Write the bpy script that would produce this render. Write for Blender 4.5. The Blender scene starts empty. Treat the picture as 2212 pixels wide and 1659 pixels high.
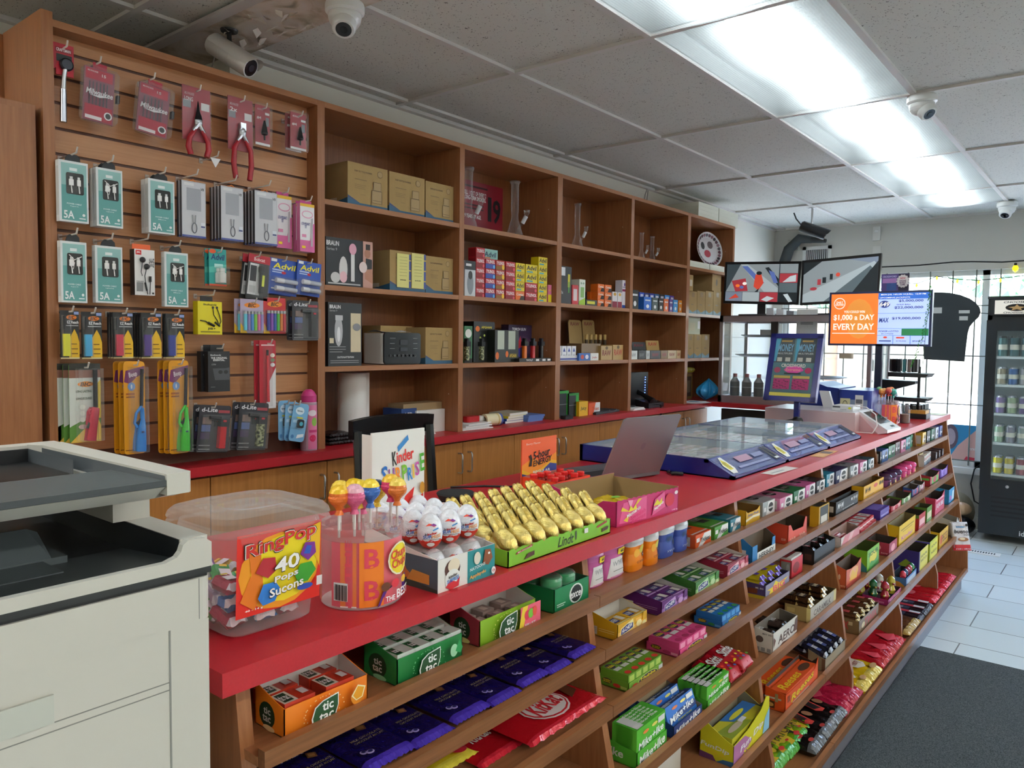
# corner shop counter scene
EXPO=0.35; WORLD=3.; SUN=20.; TUBE_E=13.; TUBE_E2=72.; TUBE_E3=80.; SCR=.6
import bpy, math, random
from mathutils import Vector, Matrix
random.seed(7)
PI=math.pi
S=bpy.context.scene
COL=S.collection
# ---------------- camera ----------------
FPX=1657.98
CP=Vector((0,0,1.5))
FW=Vector((-0.62807581,0.77610455,-0.05641368)); RT=Vector((0.77685229,0.62956532,0.01216689)); UP=Vector((-0.04495887,0.03618337,0.99833334))
cd=bpy.data.cameras.new('camera'); cam=bpy.data.objects.new('camera',cd); COL.objects.link(cam)
cd.sensor_fit='HORIZONTAL'; cd.sensor_width=36; cd.lens=36*FPX/2212; cd.clip_start=.02; cd.clip_end=200
m=Matrix((RT,UP,-FW)).transposed().to_4x4(); m.translation=CP; cam.matrix_world=m
S.camera=cam
# ---------------- colour management ----------------
S.view_settings.view_transform='Standard'; S.view_settings.look='None'; S.view_settings.gamma=1; S.view_settings.use_curve_mapping=False
S.view_settings.exposure=EXPO
S.cycles.max_bounces=10; S.cycles.diffuse_bounces=7; S.cycles.glossy_bounces=4; S.cycles.transmission_bounces=8; S.cycles.transparent_max_bounces=16
S.cycles.sample_clamp_indirect=6; S.cycles.caustics_reflective=False; S.cycles.caustics_refractive=False
S.cycles.use_denoising=True; S.cycles.use_adaptive_sampling=True; S.cycles.adaptive_threshold=.02
# ---------------- daylight ----------------
W=bpy.data.worlds.new('daylight'); S.world=W; W.use_nodes=True
wn=W.node_tree; bg=wn.nodes['Background']
sky=wn.nodes.new('ShaderNodeTexSky'); sky.sky_type='NISHITA'; sky.sun_elevation=math.radians(50); sky.sun_rotation=math.radians(200); sky.sun_disc=False; sky.air_density=1; sky.dust_density=3
wn.links.new(sky.outputs[0],bg.inputs[0]); bg.inputs[1].default_value=WORLD
sd=bpy.data.lights.new('sun','SUN'); sd.energy=SUN; sd.angle=.03; sd.color=(1,.96,.9); so=bpy.data.objects.new('sun',sd); COL.objects.link(so); so.rotation_euler=(math.radians(42),0,math.radians(25))

def at(px,py,ax,val):
    """the point where the sight line through a photo pixel meets the plane axis=val"""
    d=FW+RT*((px-1106)/FPX)-UP*((py-829.5)/FPX)
    t=(val-CP[ax])/d[ax]; return CP+d*t
# ---------------- materials ----------------
MATS={}
def lin(c): return c/12.92 if c<=.04045 else ((c+.055)/1.055)**2.4
def rgb(h):
    h=h.lstrip('#')
    if len(h)==3: h=''.join(c*2 for c in h)
    return tuple(lin(int(h[i:i+2],16)/255) for i in (0,2,4))+(1,)
def newm(name):
    m=bpy.data.materials.new(name); m.use_nodes=True; nt=m.node_tree; return m,nt,nt.nodes['Principled BSDF']
def mat(h,rough=.5,metal=0.,emit=0.,spec=.5,bump=0.,bs=200.,var=0.,coat=0.):
    if isinstance(h,bpy.types.Material): return h
    if h in NAMED: return NAMED[h]
    k=(h,rough,metal,emit,spec,bump,bs,var,coat)
    if k in MATS: return MATS[k]
    m,nt,b=newm('m_'+h.strip('#')); c=rgb(h)
    b.inputs['Base Color'].default_value=c; b.inputs['Roughness'].default_value=rough; b.inputs['Metallic'].default_value=metal
    b.inputs['Specular IOR Level'].default_value=spec; b.inputs['Coat Weight'].default_value=coat; b.inputs['Coat Roughness'].default_value=.1
    if emit: b.inputs['Emission Color'].default_value=c; b.inputs['Emission Strength'].default_value=emit
    if bump or var:
        tc=nt.nodes.new('ShaderNodeTexCoord'); n=nt.nodes.new('ShaderNodeTexNoise'); n.inputs['Scale'].default_value=bs; n.inputs['Detail'].default_value=4
        nt.links.new(tc.outputs['Object'],n.inputs['Vector'])
    if bump:
        bp=nt.nodes.new('ShaderNodeBump'); bp.inputs['Strength'].default_value=bump; bp.inputs['Distance'].default_value=.002
        nt.links.new(n.outputs['Fac'],bp.inputs['Height']); nt.links.new(bp.outputs[0],b.inputs['Normal'])
    if var:
        mx=nt.nodes.new('ShaderNodeMix'); mx.data_type='RGBA'; mx.inputs['A'].default_value=tuple(x*(1-var) for x in c[:3])+(1,); mx.inputs['B'].default_value=tuple(min(1,x*(1+var)) for x in c[:3])+(1,)
        nt.links.new(n.outputs['Fac'],mx.inputs['Factor']); nt.links.new(mx.outputs['Result'],b.inputs['Base Color'])
    MATS[k]=m; return m
NAMED={}
def nd(nt,t,**kw):
    n=nt.nodes.new('ShaderNode'+t)
    for k,v in kw.items():
        if k in n.inputs: n.inputs[k].default_value=v
        else: setattr(n,k,v)
    return n
def ramp(nt,fac,stops):
    r=nt.nodes.new('ShaderNodeValToRGB'); e=r.color_ramp.elements
    while len(e)<len(stops): e.new(.5)
    for i,(p,c) in enumerate(stops): e[i].position=p; e[i].color=c if len(c)==4 else tuple(c)+(1,)
    nt.links.new(fac,r.inputs[0]); return r.outputs[0]
def mapping(nt,scale,coord='Object',rot=(0,0,0)):
    tc=nt.nodes.new('ShaderNodeTexCoord'); mp=nt.nodes.new('ShaderNodeMapping'); mp.inputs['Scale'].default_value=scale; mp.inputs['Rotation'].default_value=rot
    nt.links.new(tc.outputs[coord],mp.inputs[0]); return mp.outputs[0]
def wood(name,c1,c2,scale,rough=.35):
    m,nt,b=newm(name); v=mapping(nt,scale)
    n=nd(nt,'TexNoise',Scale=3,Detail=8,Roughness=.6,Distortion=.3); nt.links.new(v,n.inputs['Vector'])
    nt.links.new(ramp(nt,n.outputs['Fac'],[(.3,rgb(c1)),(.7,rgb(c2))]),b.inputs['Base Color']); b.inputs['Roughness'].default_value=rough; b.inputs['Specular IOR Level'].default_value=.4
    NAMED[name]=m; return m
wood('wood_v','8a5836','a06a44',(40,40,2.0)); wood('wood_h','92603c','a6704a',(40,2.0,40)); wood('wood_slat','b07a52','c08c62',(40,2,60))
wood('wood_oak','a36a34','b87c42',(30,30,1.5)); wood('wood_lip','6e4528','885a38',(60,2,60)); wood('wood_in','7a4a2c','8e5a36',(30,30,2.)) ; wood('wood_dark','5c3422','6f4029',(30,30,2))
def laminate():
    m,nt,b=newm('red_laminate'); v=mapping(nt,(1,1,1)); n=nd(nt,'TexNoise',Scale=260,Detail=2); nt.links.new(v,n.inputs['Vector'])
    nt.links.new(ramp(nt,n.outputs['Fac'],[(.3,rgb('ae1e28')),(.7,rgb('b4222c'))]),b.inputs['Base Color']); b.inputs['Roughness'].default_value=.38
    bp=nd(nt,'Bump',Strength=.08,Distance=.001); nt.links.new(n.outputs['Fac'],bp.inputs['Height']); nt.links.new(bp.outputs[0],b.inputs['Normal']); NAMED['red']=m
laminate()
def ceiltile():
    m,nt,b=newm('ceiling_tile'); v=mapping(nt,(1,1,1)); v2=mapping(nt,(1,1.0,1))
    n=nd(nt,'TexNoise',Scale=75,Detail=3,Roughness=.7,Distortion=1.2); nt.links.new(v,n.inputs['Vector'])
    n2=nd(nt,'TexVoronoi',Scale=70,Randomness=1); nt.links.new(v2,n2.inputs['Vector'])
    a=ramp(nt,n.outputs['Fac'],[(.31,rgb('4a4644')),(.37,rgb('d0cfc8'))]); c=ramp(nt,n2.outputs['Distance'],[(.10,rgb('6b6664')),(.16,rgb('ffffff'))])
    mx=nd(nt,'Mix',data_type='RGBA',blend_type='MULTIPLY'); mx.inputs['Factor'].default_value=1; nt.links.new(a,mx.inputs['A']); nt.links.new(c,mx.inputs['B'])
    nt.links.new(mx.outputs['Result'],b.inputs['Base Color']); b.inputs['Roughness'].default_value=.9; b.inputs['Specular IOR Level'].default_value=.1; NAMED['ctile']=m
ceiltile()
def floortile():
    m,nt,b=newm('floor_tile'); tc=nt.nodes.new('ShaderNodeTexCoord'); mp=nt.nodes.new('ShaderNodeMapping'); mp.inputs['Location'].default_value=(.62,-4.39+3.05,0); nt.links.new(tc.outputs['Object'],mp.inputs[0])
    br=nd(nt,'TexBrick',Scale=1); br.offset=.5; br.inputs['Brick Width'].default_value=.61; br.inputs['Row Height'].default_value=.305; br.inputs['Mortar Size'].default_value=.003; br.inputs['Mortar Smooth'].default_value=0
    br.inputs['Color1'].default_value=rgb('c9d2d2'); br.inputs['Color2'].default_value=rgb('d3dada'); br.inputs['Mortar'].default_value=rgb('5a5c5a'); nt.links.new(mp.outputs[0],br.inputs['Vector'])
    nt.links.new(br.outputs['Color'],b.inputs['Base Color']); b.inputs['Roughness'].default_value=.3
    bp=nd(nt,'Bump',Strength=.3,Distance=.002); bp.invert=True; nt.links.new(br.outputs['Fac'],bp.inputs['Height']); nt.links.new(bp.outputs[0],b.inputs['Normal']); NAMED['ftile']=m
floortile()
def carpet():
    m,nt,b=newm('mat_pile'); v=mapping(nt,(1,1,1)); n=nd(nt,'TexNoise',Scale=260,Detail=3,Roughness=.8); nt.links.new(v,n.inputs['Vector'])
    nt.links.new(ramp(nt,n.outputs['Fac'],[(.35,rgb('2c3133')),(.65,rgb('6a7072'))]),b.inputs['Base Color']); b.inputs['Roughness'].default_value=1; b.inputs['Specular IOR Level'].default_value=.1
    bp=nd(nt,'Bump',Strength=1,Distance=.006); nt.links.new(n.outputs['Fac'],bp.inputs['Height']); nt.links.new(bp.outputs[0],b.inputs['Normal']); NAMED['carpet']=m
carpet()
def glassy(name,col,alpha,rough=.03,spec=.5):
    """thin clear plastic or pane: mostly lets light through, with a glossy coat"""
    m=bpy.data.materials.new(name); m.use_nodes=True; nt=m.node_tree; nt.nodes.clear()
    o=nd(nt,'OutputMaterial'); t=nd(nt,'BsdfTransparent'); p=nd(nt,'BsdfPrincipled'); p.inputs['Base Color'].default_value=rgb(col); p.inputs['Roughness'].default_value=rough
    fr=nd(nt,'LayerWeight',Blend=.2); ma=nd(nt,'MapRange'); ma.inputs['To Min'].default_value=alpha; ma.inputs['To Max'].default_value=min(1,alpha+.5)
    nt.links.new(fr.outputs['Facing'],ma.inputs['Value']); mx=nd(nt,'MixShader'); nt.links.new(ma.outputs[0],mx.inputs[0]); nt.links.new(t.outputs[0],mx.inputs[1]); nt.links.new(p.outputs[0],mx.inputs[2]); nt.links.new(mx.outputs[0],o.inputs[0]); NAMED[name]=m; return m
glassy('clear','e8ecec',.07); glassy('blister','d8dcdc',.04,.08); glassy('pane','dff0ee',.06,.01); glassy('pipe_glass','f0f4f4',.04,.02); glassy('lens','f4f6f6',.45,.3); glassy('tinted','c8a8a8',.3)
def foil(name,c1,c2,rough=.28,metal=.9,bump=.6,scale=90):
    m,nt,b=newm(name); v=mapping(nt,(1,1,1)); n=nd(nt,'TexNoise',Scale=scale,Detail=3,Roughness=.6,Distortion=.5); nt.links.new(v,n.inputs['Vector'])
    nt.links.new(ramp(nt,n.outputs['Fac'],[(.3,rgb(c1)),(.7,rgb(c2))]),b.inputs['Base Color']); b.inputs['Roughness'].default_value=rough; b.inputs['Metallic'].default_value=metal
    bp=nd(nt,'Bump',Strength=bump,Distance=.006); nt.links.new(n.outputs['Fac'],bp.inputs['Height']); nt.links.new(bp.outputs[0],b.inputs['Normal']); NAMED[name]=m
foil('gold','dcbc5a','f2dc8c',.34,.7,.5,75); foil('silver','c8c8cc','f0f0f4',.25,.9,.5,120)
def wrap(h):
    k='wrap_'+h
    if k not in NAMED: foil(k,h,h,.25,.1,.7,45)
    return NAMED[k]
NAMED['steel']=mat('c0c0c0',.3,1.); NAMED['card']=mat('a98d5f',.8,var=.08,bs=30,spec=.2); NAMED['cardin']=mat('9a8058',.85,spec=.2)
# ---------------- mesh builder ----------------
TXT={}
def glyphs(s,shear=0.,bold=.0):
    k=(s,shear,bold)
    if k in TXT: return TXT[k]
    c=bpy.data.curves.new('t','FONT'); c.body=s; c.size=1; c.shear=shear; c.offset=bold; c.resolution_u=2; c.space_line=.8; c.align_x='CENTER'
    o=bpy.data.objects.new('t',c); me=bpy.data.meshes.new_from_object(o)
    vs=[(v.co.x,v.co.y) for v in me.vertices]; fs=[tuple(p.vertices) for p in me.polygons]
    bpy.data.objects.remove(o); bpy.data.curves.remove(c); bpy.data.meshes.remove(me)
    if vs:
        x0=min(v[0] for v in vs); x1=max(v[0] for v in vs); y0=min(v[1] for v in vs); y1=max(v[1] for v in vs)
        vs=[((x-x0)/(x1-x0+1e-9),(y-y0)/(y1-y0+1e-9)) for x,y in vs]
    TXT[k]=(vs,fs); return TXT[k]
class MB:
    def __init__(s): s.v=[]; s.f=[]; s.mi=[]; s.sm=[]; s.mats=[]; s.T=None
    def m(s,mt):
        mt=mat(mt) if isinstance(mt,str) else mt
        if mt not in s.mats: s.mats.append(mt)
        return s.mats.index(mt)
    def add(s,vs,fs,mt,smooth=False):
        i0=len(s.v); k=s.m(mt)
        for p in vs:
            p=Vector(p)
            if s.T is not None: p=s.T@p
            s.v.append(p)
        for f in fs: s.f.append([i0+i for i in f]); s.mi.append(k); s.sm.append(smooth)
        return s
    def poly(s,pts,mt): return s.add(pts,[range(len(pts))],mt)
    def box(s,x0,y0,z0,x1,y1,z1,mt,**kw):
        """kw: xp,xm,yp,ym,zp,zm = material of one face (None leaves it out)"""
        V=[(x0,y0,z0),(x1,y0,z0),(x1,y1,z0),(x0,y1,z0),(x0,y0,z1),(x1,y0,z1),(x1,y1,z1),(x0,y1,z1)]
        F=dict(zm=(0,3,2,1),zp=(4,5,6,7),ym=(0,1,5,4),yp=(2,3,7,6),xm=(3,0,4,7),xp=(1,2,6,5))
        if not kw: return s.add(V,F.values(),mt)
        for k,f in F.items():
            q=kw.get(k,mt)
            if q is not None: s.add([V[i] for i in f],[range(4)],q)
        return s
    def rbox(s,x0,y0,z0,x1,y1,z1,r,mt,n=3,axis='z'):
        """box with rounded edges along one axis"""
        a0,a1,b0,b1,c0,c1={'z':(x0,x1,y0,y1,z0,z1),'y':(z0,z1,x0,x1,y0,y1),'x':(y0,y1,z0,z1,x0,x1)}[axis]
        P=rrect(a0,b0,a1,b1,r,n); return s.prism(P,axis,c0,c1,mt)
    def prism(s,P,axis,c0,c1,mt,caps=True,smooth=False,c0m=None,c1m=None):
        n=len(P); M={'z':lambda a,b,c:(a,b,c),'y':lambda a,b,c:(b,c,a),'x':lambda a,b,c:(c,a,b)}[axis]
        V=[M(a,b,c0) for a,b in P]+[M(a,b,c1) for a,b in P]
        s.add(V,[(i,(i+1)%n,n+(i+1)%n,n+i) for i in range(n)],mt,smooth)
        if caps: s.add(V,[range(n-1,-1,-1)],c0m or mt); s.add(V,[range(n,2*n)],c1m or mt)
        return s
    def tube(s,pts,r,mt,n=8,caps=True,smooth=True):
        pts=[Vector(p) for p in pts]; R=r if isinstance(r,(list,tuple)) else [r]*len(pts); V=[]; F=[]
        up=None
        for i,p in enumerate(pts):
            d=(pts[min(i+1,len(pts)-1)]-pts[max(i-1,0)]).normalized()
            if up is None: up=Vector((0,0,1)) if abs(d.z)<.9 else Vector((1,0,0))
            a=d.cross(up).normalized(); b=a.cross(d).normalized(); up=b
            for k in range(n): t=2*PI*k/n; V.append(p+(a*math.cos(t)+b*math.sin(t))*R[i])
        for i in range(len(pts)-1):
            for k in range(n): F.append((i*n+k,i*n+(k+1)%n,(i+1)*n+(k+1)%n,(i+1)*n+k))
        s.add(V,F,mt,smooth)
        if caps: L=(len(pts)-1)*n; s.add(V,[range(n-1,-1,-1),range(L,L+n)],mt)
        return s
    def lathe(s,prof,mt,c=(0,0,0),n=20,sx=1,sy=1,smooth=True,mts=None,caps=True):
        """prof: (radius, z) from the bottom up; mts: material of each band"""
        V=[(c[0]+r*math.cos(2*PI*k/n)*sx,c[1]+r*math.sin(2*PI*k/n)*sy,c[2]+z) for r,z in prof for k in range(n)]
        for i in range(len(prof)-1):
            s.add(V,[(i*n+k,i*n+(k+1)%n,(i+1)*n+(k+1)%n,(i+1)*n+k) for k in range(n)],(mts[i] if mts else mt),smooth)
        if caps:
            if prof[0][0]>1e-5: s.add(V,[range(n-1,-1,-1)],mts[0] if mts else mt)
            if prof[-1][0]>1e-5: L=(len(prof)-1)*n; s.add(V,[range(L,L+n)],mts[-1] if mts else mt)
        return s
    def ell(s,c,r,mt,n=14,h=8):
        return s.lathe([(math.sin(PI*i/h),-math.cos(PI*i/h)*r[2]) for i in range(h+1)],mt,c,n,r[0],r[1],caps=False)
    def grid(s,fn,nu,nv,mt,smooth=True,mfn=None):
        V=[fn(i/nu,j/nv) for j in range(nv+1) for i in range(nu+1)]
        F=[(j*(nu+1)+i,j*(nu+1)+i+1,(j+1)*(nu+1)+i+1,(j+1)*(nu+1)+i) for j in range(nv) for i in range(nu)]
        if mfn is None: return s.add(V,F,mt,smooth)
        for idx,f in enumerate(F): s.add([V[i] for i in f],[range(4)],mfn((idx%nu+.5)/nu,(idx//nu+.5)/nv),smooth)
        return s
    def art(s,spec,fm,asp=1.,curved=False,lay=0,eps=.0003):
        """print flat artwork on a face. fm(u,v,e) gives the point at u,v in 0..1 lifted by e; asp = width/height.
        r,x0,y0,x1,y1,col | e,cx,cy,rx,ry,col (ry in heights) | p,x,y,x,y,...,col | t,text,cx,cy,w,h,col[,shear[,rot]]"""
        if not spec: return s
        for L,it in enumerate(spec.split(';')):
            it=it.strip()
            if not it: continue
            a=it.split(','); k=a[0]; e=eps*(L+1+lay)
            if k=='t':
                txt=a[1].replace('/n','\n').replace('/c',','); cx,cy,w,h=map(float,a[2:6]); sh=float(a[7]) if len(a)>7 and a[7] else 0; rot=math.radians(float(a[8])) if len(a)>8 else 0
                vs,fs=glyphs(txt,sh,.022); co,si=math.cos(rot),math.sin(rot)
                P=[]
                for x,y in vs:
                    x=(x-.5)*w*asp; y=(y-.5)*h; P.append(fm(cx+(x*co-y*si)/asp,cy+x*si+y*co,e))
                s.add(P,fs,a[6])
            elif k=='r':
                x0,y0,x1,y1=map(float,a[1:5]); n=max(1,int(abs(x1-x0)*14)) if curved else 1; q=max(1,int(abs(y1-y0)*10)) if curved==2 else 1
                s.grid(lambda u,v:fm(x0+(x1-x0)*u,y0+(y1-y0)*v,e),n,q,a[5],smooth=bool(curved))
            elif k=='e':
                cx,cy,rx,ry=map(float,a[1:5]); n=16; P=[fm(cx,cy,e)]+[fm(cx+rx*math.cos(2*PI*i/n),cy+ry*math.sin(2*PI*i/n),e) for i in range(n)]
                s.add(P,[(0,1+i,1+(i+1)%n) for i in range(n)],a[5],bool(curved))
            elif k=='p':
                c=list(map(float,a[1:-1])); s.add([fm(c[i],c[i+1],e) for i in range(0,len(c),2)],[range(len(c)//2)],a[-1])
        return s
    def build(s,name,parent=None,loc=(0,0,0),rz=0,weld=False):
        me=bpy.data.meshes.new(name); me.from_pydata([tuple(p) for p in s.v],[],s.f)
        for q in s.mats: me.materials.append(q)
        me.polygons.foreach_set('material_index',s.mi); me.polygons.foreach_set('use_smooth',s.sm); me.update()
        o=bpy.data.objects.new(name,me); COL.objects.link(o); o.location=loc; o.rotation_euler[2]=rz
        if parent: o.parent=parent
        return o
def rrect(x0,y0,x1,y1,r,n=3):
    P=[]
    for cx,cy,a in ((x1-r,y0+r,-90),(x1-r,y1-r,0),(x0+r,y1-r,90),(x0+r,y0+r,180)):
        for i in range(n+1): t=math.radians(a+90*i/n); P.append((cx+r*math.cos(t),cy+r*math.sin(t)))
    return P
def plane(O,U,V):
    O,U,V=Vector(O),Vector(U),Vector(V); N=U.cross(V).normalized()
    return lambda u,v,e:O+U*u+V*v+N*e
def tag(o,label,cat,group=None):
    o['label']=label; o['category']=cat
    if group: o['group']=group
    return o
def thing(name,label,cat,loc=(0,0,0),rz=0,group=None):
    o=bpy.data.objects.new(name,None); COL.objects.link(o); o.location=loc; o.rotation_euler[2]=rz; o.empty_display_size=.05
    return tag(o,label,cat,group)
def struct(name,mb,loc=(0,0,0),parent=None):
    o=mb.build(name,parent,loc)
    if not parent: o['kind']='structure'
    return o
def dup(root,loc=None,rz=None,label=None,group=None):
    r=root.copy(); COL.objects.link(r)
    if loc is not None: r.location=loc
    if rz is not None: r.rotation_euler[2]=rz
    if label: r['label']=label
    if group: r['group']=group
    for ch in root.children:
        c=ch.copy(); COL.objects.link(c); c.parent=r
        for g in ch.children: d=g.copy(); COL.objects.link(d); d.parent=c
    return r
ORD=['first','second','third','fourth','fifth','sixth','seventh','eighth','ninth','tenth','eleventh','twelfth','thirteenth','fourteenth','fifteenth','sixteenth']
# ---------------- room ----------------
CH=2.567; ZC=1.077; WX=-2.70; FY=7.27
struct('floor',MB().box(-4.2,-3.2,-.05,4.5,7.4,0,'ftile'))
b=MB().box(WX-.1,1.62,0,WX,FY,2.7,mat('e2dfd4',.8)); struct('wall_left',b)
struct('wall_left_recess',MB().box(-3.15,-3.2,0,-3.05,1.62,2.7,mat('e2dfd4',.8)).box(-3.05,1.62,0,WX-.1,1.66,2.7,mat('e2dfd4',.8)))
struct('wall_back',MB().box(-4.2,-3.3,0,4.5,-3.2,2.7,mat('dedad2',.8)))
struct('wall_right',MB().box(4.4,-3.2,0,4.5,7.4,2.7,mat('dedad2',.8)))
# far wall with the window opening x -2.2 .. 1.6, z .50 .. 2.12
wf=mat('c4c2bb',.8,bump=.15,bs=60); b=MB(); y0,y1=FY,FY+.12; X0,X1,Z0,Z1=-2.60,2.6,.50,2.12
b.box(WX-.1,y0,0,X0,y1,2.7,wf).box(X1,y0,0,4.5,y1,2.7,wf).box(X0,y0,0,X1,y1,Z0,wf).box(X0,y0,Z1,X1,y1,2.7,wf); struct('wall_far',b)
b=MB(); b.box(X0-.02,y0-.02,Z1,X1,y0-.001,Z1+.10,mat('c4c2bc',.6)).box(X0-.02,y0-.05,Z0-.05,X1,y0-.001,Z0,mat('e6e6e2',.5)); struct('trim_1',b)
struct('baseboard_far',MB().box(X0-.3,y0-.015,0,X1+1,y0-.001,.10,mat('d8d6d0',.5)))
struct('trim_2',MB().box(WX,5.72,1.1,WX+.07,5.86,2.56,mat('d5d5cf',.5)))
# window: white frame, mullion, panes, and the bars in front of it
b=MB(); wm=mat('e4e8e6',.4)
for x in (X0,-.985,.45,1.7,X1-.05): b.box(x,y0+.03,Z0,x+.05,y0+.09,Z1,wm)
b.box(X0,y0+.03,Z0,X1,y0+.09,Z0+.05,wm).box(X0,y0+.03,Z1-.04,X1,y0+.09,Z1,wm)
wroot=struct('window_1',b)
MB().box(X0,y0+.055,Z0,X1,y0+.06,Z1,'pane').build('window_pane',wroot)
wb=MB(); bm=mat('70756f',.5,.3)
x=-2.534
while x<X1: wb.tube([(x,y0-.03,Z0+.02),(x,y0-.03,Z1)],.0055,bm,6); x+=.168
for z in (1.02,1.42,1.83,.56): wb.tube([(X0,y0-.036,z),(X1,y0-.036,z)],.005,bm,6)
tag(wb.build('window_bars'),'thin grey steel security bars in front of the bright far window','window bars')
# ceiling grid
b=MB(); tm=mat('d0ccc8',.6)
b0=b; b=MB()
gx=[-2.6,-1.985,-1.375,-.78,-.17,.44,1.05,1.66,2.27,2.88,3.49,4.1]; gy=[-2.43,-1.21,0.007,1.225,2.443,3.665,4.885,6.09,7.25]
for x in gx: b.box(x-.012,-3.2,CH,x+.012,7.27,CH+.013,tm)
for y in gy: b.box(-3.05 if y<1.62 else WX,y-.012,CH-.0005,4.4,y+.012,CH+.012,tm)
b.box(WX,1.66,CH-.004,WX+.03,7.27,CH+.012,tm).box(-4.2,7.24,CH-.004,4.4,7.27,CH+.012,tm).box(-3.05,-3.2,CH-.004,-3.02,1.62,CH+.012,tm)
struct('trim_3',b)
xs=[-4.2]+gx+[4.4]; ys=[-3.2]+gy
for i in range(len(xs)-1):
    for j in range(len(ys)-1):
        a,c=ys[j],ys[j+1]
        if abs(xs[i]+1.375)<.01 and a>-1.3: 
            if a>6: b0.box(xs[i],6.75,CH+.012,xs[i+1],c,CH+.02,'ctile')
            continue
        if xs[i]==-2.6 and a<-.5 and a>-3: continue
        if xs[i] in(1.05,2.88) and any(abs(a-k)<.01 for k in (-1.21,1.225,3.665)): continue
        b0.box(xs[i],a,CH+.012,xs[i+1],c,CH+.02,'ctile')
b0.box(-4.2,-3.2,CH+.11,4.5,7.4,CH+.13,'888')  # unseen lid added above the tiles to keep sky light from leaking in
struct('ceiling',b0)
# fluorescent troffers between x -1.375 and -.78 and two added, unseen rows over the aisles
def troffer(x,ya,yb,lab,group,tube=None,W=.595):
    t=thing('ceiling_light',lab,'ceiling light',(x,(ya+yb)/2,CH),0,group); L=(yb-ya)/2-.013; w=W/2-.012
    h=MB(); hm=mat('a8acac',.5)
    h.box(-w,-L,.085,w,L,.09,hm).box(-w,-L,.013,-w+.004,L,.085,hm).box(w-.004,-L,.013,w,L,.085,hm).box(-w,-L,.013,w,-L+.004,.085,hm).box(-w,L-.004,.013,w,L,.085,hm); h.build('housing',t)
    for dx in (-.055,.055): MB().tube([(dx,-L+.03,.055),(dx,L-.03,.055)],.018,tube or TUBE,8).build('fluorescent_tube',t)
    MB().grid(lambda u,v:(-w+2*w*u,-L+2*L*v,.006+.010*math.cos(PI*(u-.5))*-1+.004*math.sin(9*v+5*u)*math.sin(PI*u)),12,16,LENS).build('lens_panel',t)
    return t
TUBE=mat('f4fbff',.5,emit=TUBE_E); TUBE2=mat('fffaf2',.5,emit=TUBE_E2); TUBE3=mat('fff8ee',.5,emit=TUBE_E3)
def mklens():
    m=bpy.data.materials.new('prismatic_lens'); m.use_nodes=True; nt=m.node_tree; nt.nodes.clear(); o=nd(nt,'OutputMaterial')
    tr=nd(nt,'BsdfTransparent'); tr.inputs[0].default_value=(.9,.92,.92,1); tl=nd(nt,'BsdfTranslucent'); tl.inputs[0].default_value=(.55,.58,.58,1); gl=nd(nt,'BsdfDiffuse'); gl.inputs[0].default_value=(.62,.64,.64,1)
    m1=nd(nt,'MixShader'); m1.inputs[0].default_value=.3; nt.links.new(tl.outputs[0],m1.inputs[1]); nt.links.new(gl.outputs[0],m1.inputs[2])
    v=mapping(nt,(1,1,1)); w=nd(nt,'TexVoronoi',Scale=95,Randomness=.05); nt.links.new(v,w.inputs['Vector'])
    f=nd(nt,'MapRange'); nt.links.new(w.outputs['Distance'],f.inputs[0]); f.inputs['From Max'].default_value=.7; f.inputs['To Min'].default_value=.3; f.inputs['To Max'].default_value=.65
    m2=nd(nt,'MixShader'); nt.links.new(f.outputs[0],m2.inputs[0]); nt.links.new(tr.outputs[0],m2.inputs[1]); nt.links.new(m1.outputs[0],m2.inputs[2]); nt.links.new(m2.outputs[0],o.inputs[0]); return m
LENS=mklens()
seg=[(-1.21,.007),(.007,1.225),(1.225,2.443),(2.443,3.665),(3.665,4.885),(4.885,6.09),(6.09,6.74)]
lb=['behind the camera above the copier','above the copier, cut by the photo edge','nearest the photo top edge','second panel from the photo top edge','third panel, above the lottery cases','fourth panel, above the till','short last panel nearest the far wall']
for (a,c),l in zip(seg,lb): troffer(-1.0775,a,c,'white prismatic fluorescent ceiling light, '+l,'row of ceiling lights')
for x in (1.355,3.185):
    for a,c in seg[:-1:2]: troffer(x,a,c,'white fluorescent ceiling light over the customer aisle, %s row, %s'%('near' if x<2 else 'far','behind the camera' if a<0 else ('beside the sweets counter' if a<2 else 'towards the window')),'aisle ceiling lights',TUBE2)  # out-of-view fixtures added to brighten the counter fronts and shelving
for a,c,n in ((-2.43,-1.21,'rear'),(-1.21,.007,'front')): troffer(-2.2925,a,c,'white fluorescent ceiling light behind the camera over the staff side, %s of two'%n,'staff side ceiling lights',TUBE3,W=.60)  # out-of-view fixtures added to lift the upper-left ceiling by bounce
# damaged board patch in the ceiling, between two tee bars
def patch():
    m,nt,bb=newm('stained_board'); v=mapping(nt,(1,1,1)); n=nd(nt,'TexNoise',Scale=7,Detail=6,Distortion=1.5); nt.links.new(v,n.inputs['Vector'])
    nt.links.new(ramp(nt,n.outputs['Fac'],[(.3,rgb('8a8272')),(.42,rgb('b7a690')),(.5,rgb('cdbfb0')),(.62,rgb('d0c6bd'))]),bb.inputs['Base Color']); bb.inputs['Roughness'].default_value=.9
    bp=nd(nt,'Bump',Strength=.6,Distance=.01); nt.links.new(n.outputs['Fac'],bp.inputs['Height']); nt.links.new(bp.outputs[0],bb.inputs['Normal']); return m
pm=patch(); b=MB(); random.seed(3)
b.grid(lambda u,v:(-2.98+2.38*u if 0 else -2.98+1.38*u,1.425+.235*v,CH-.004-.006*math.sin(7*u)*math.sin(3*v)),18,5,pm)
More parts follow.
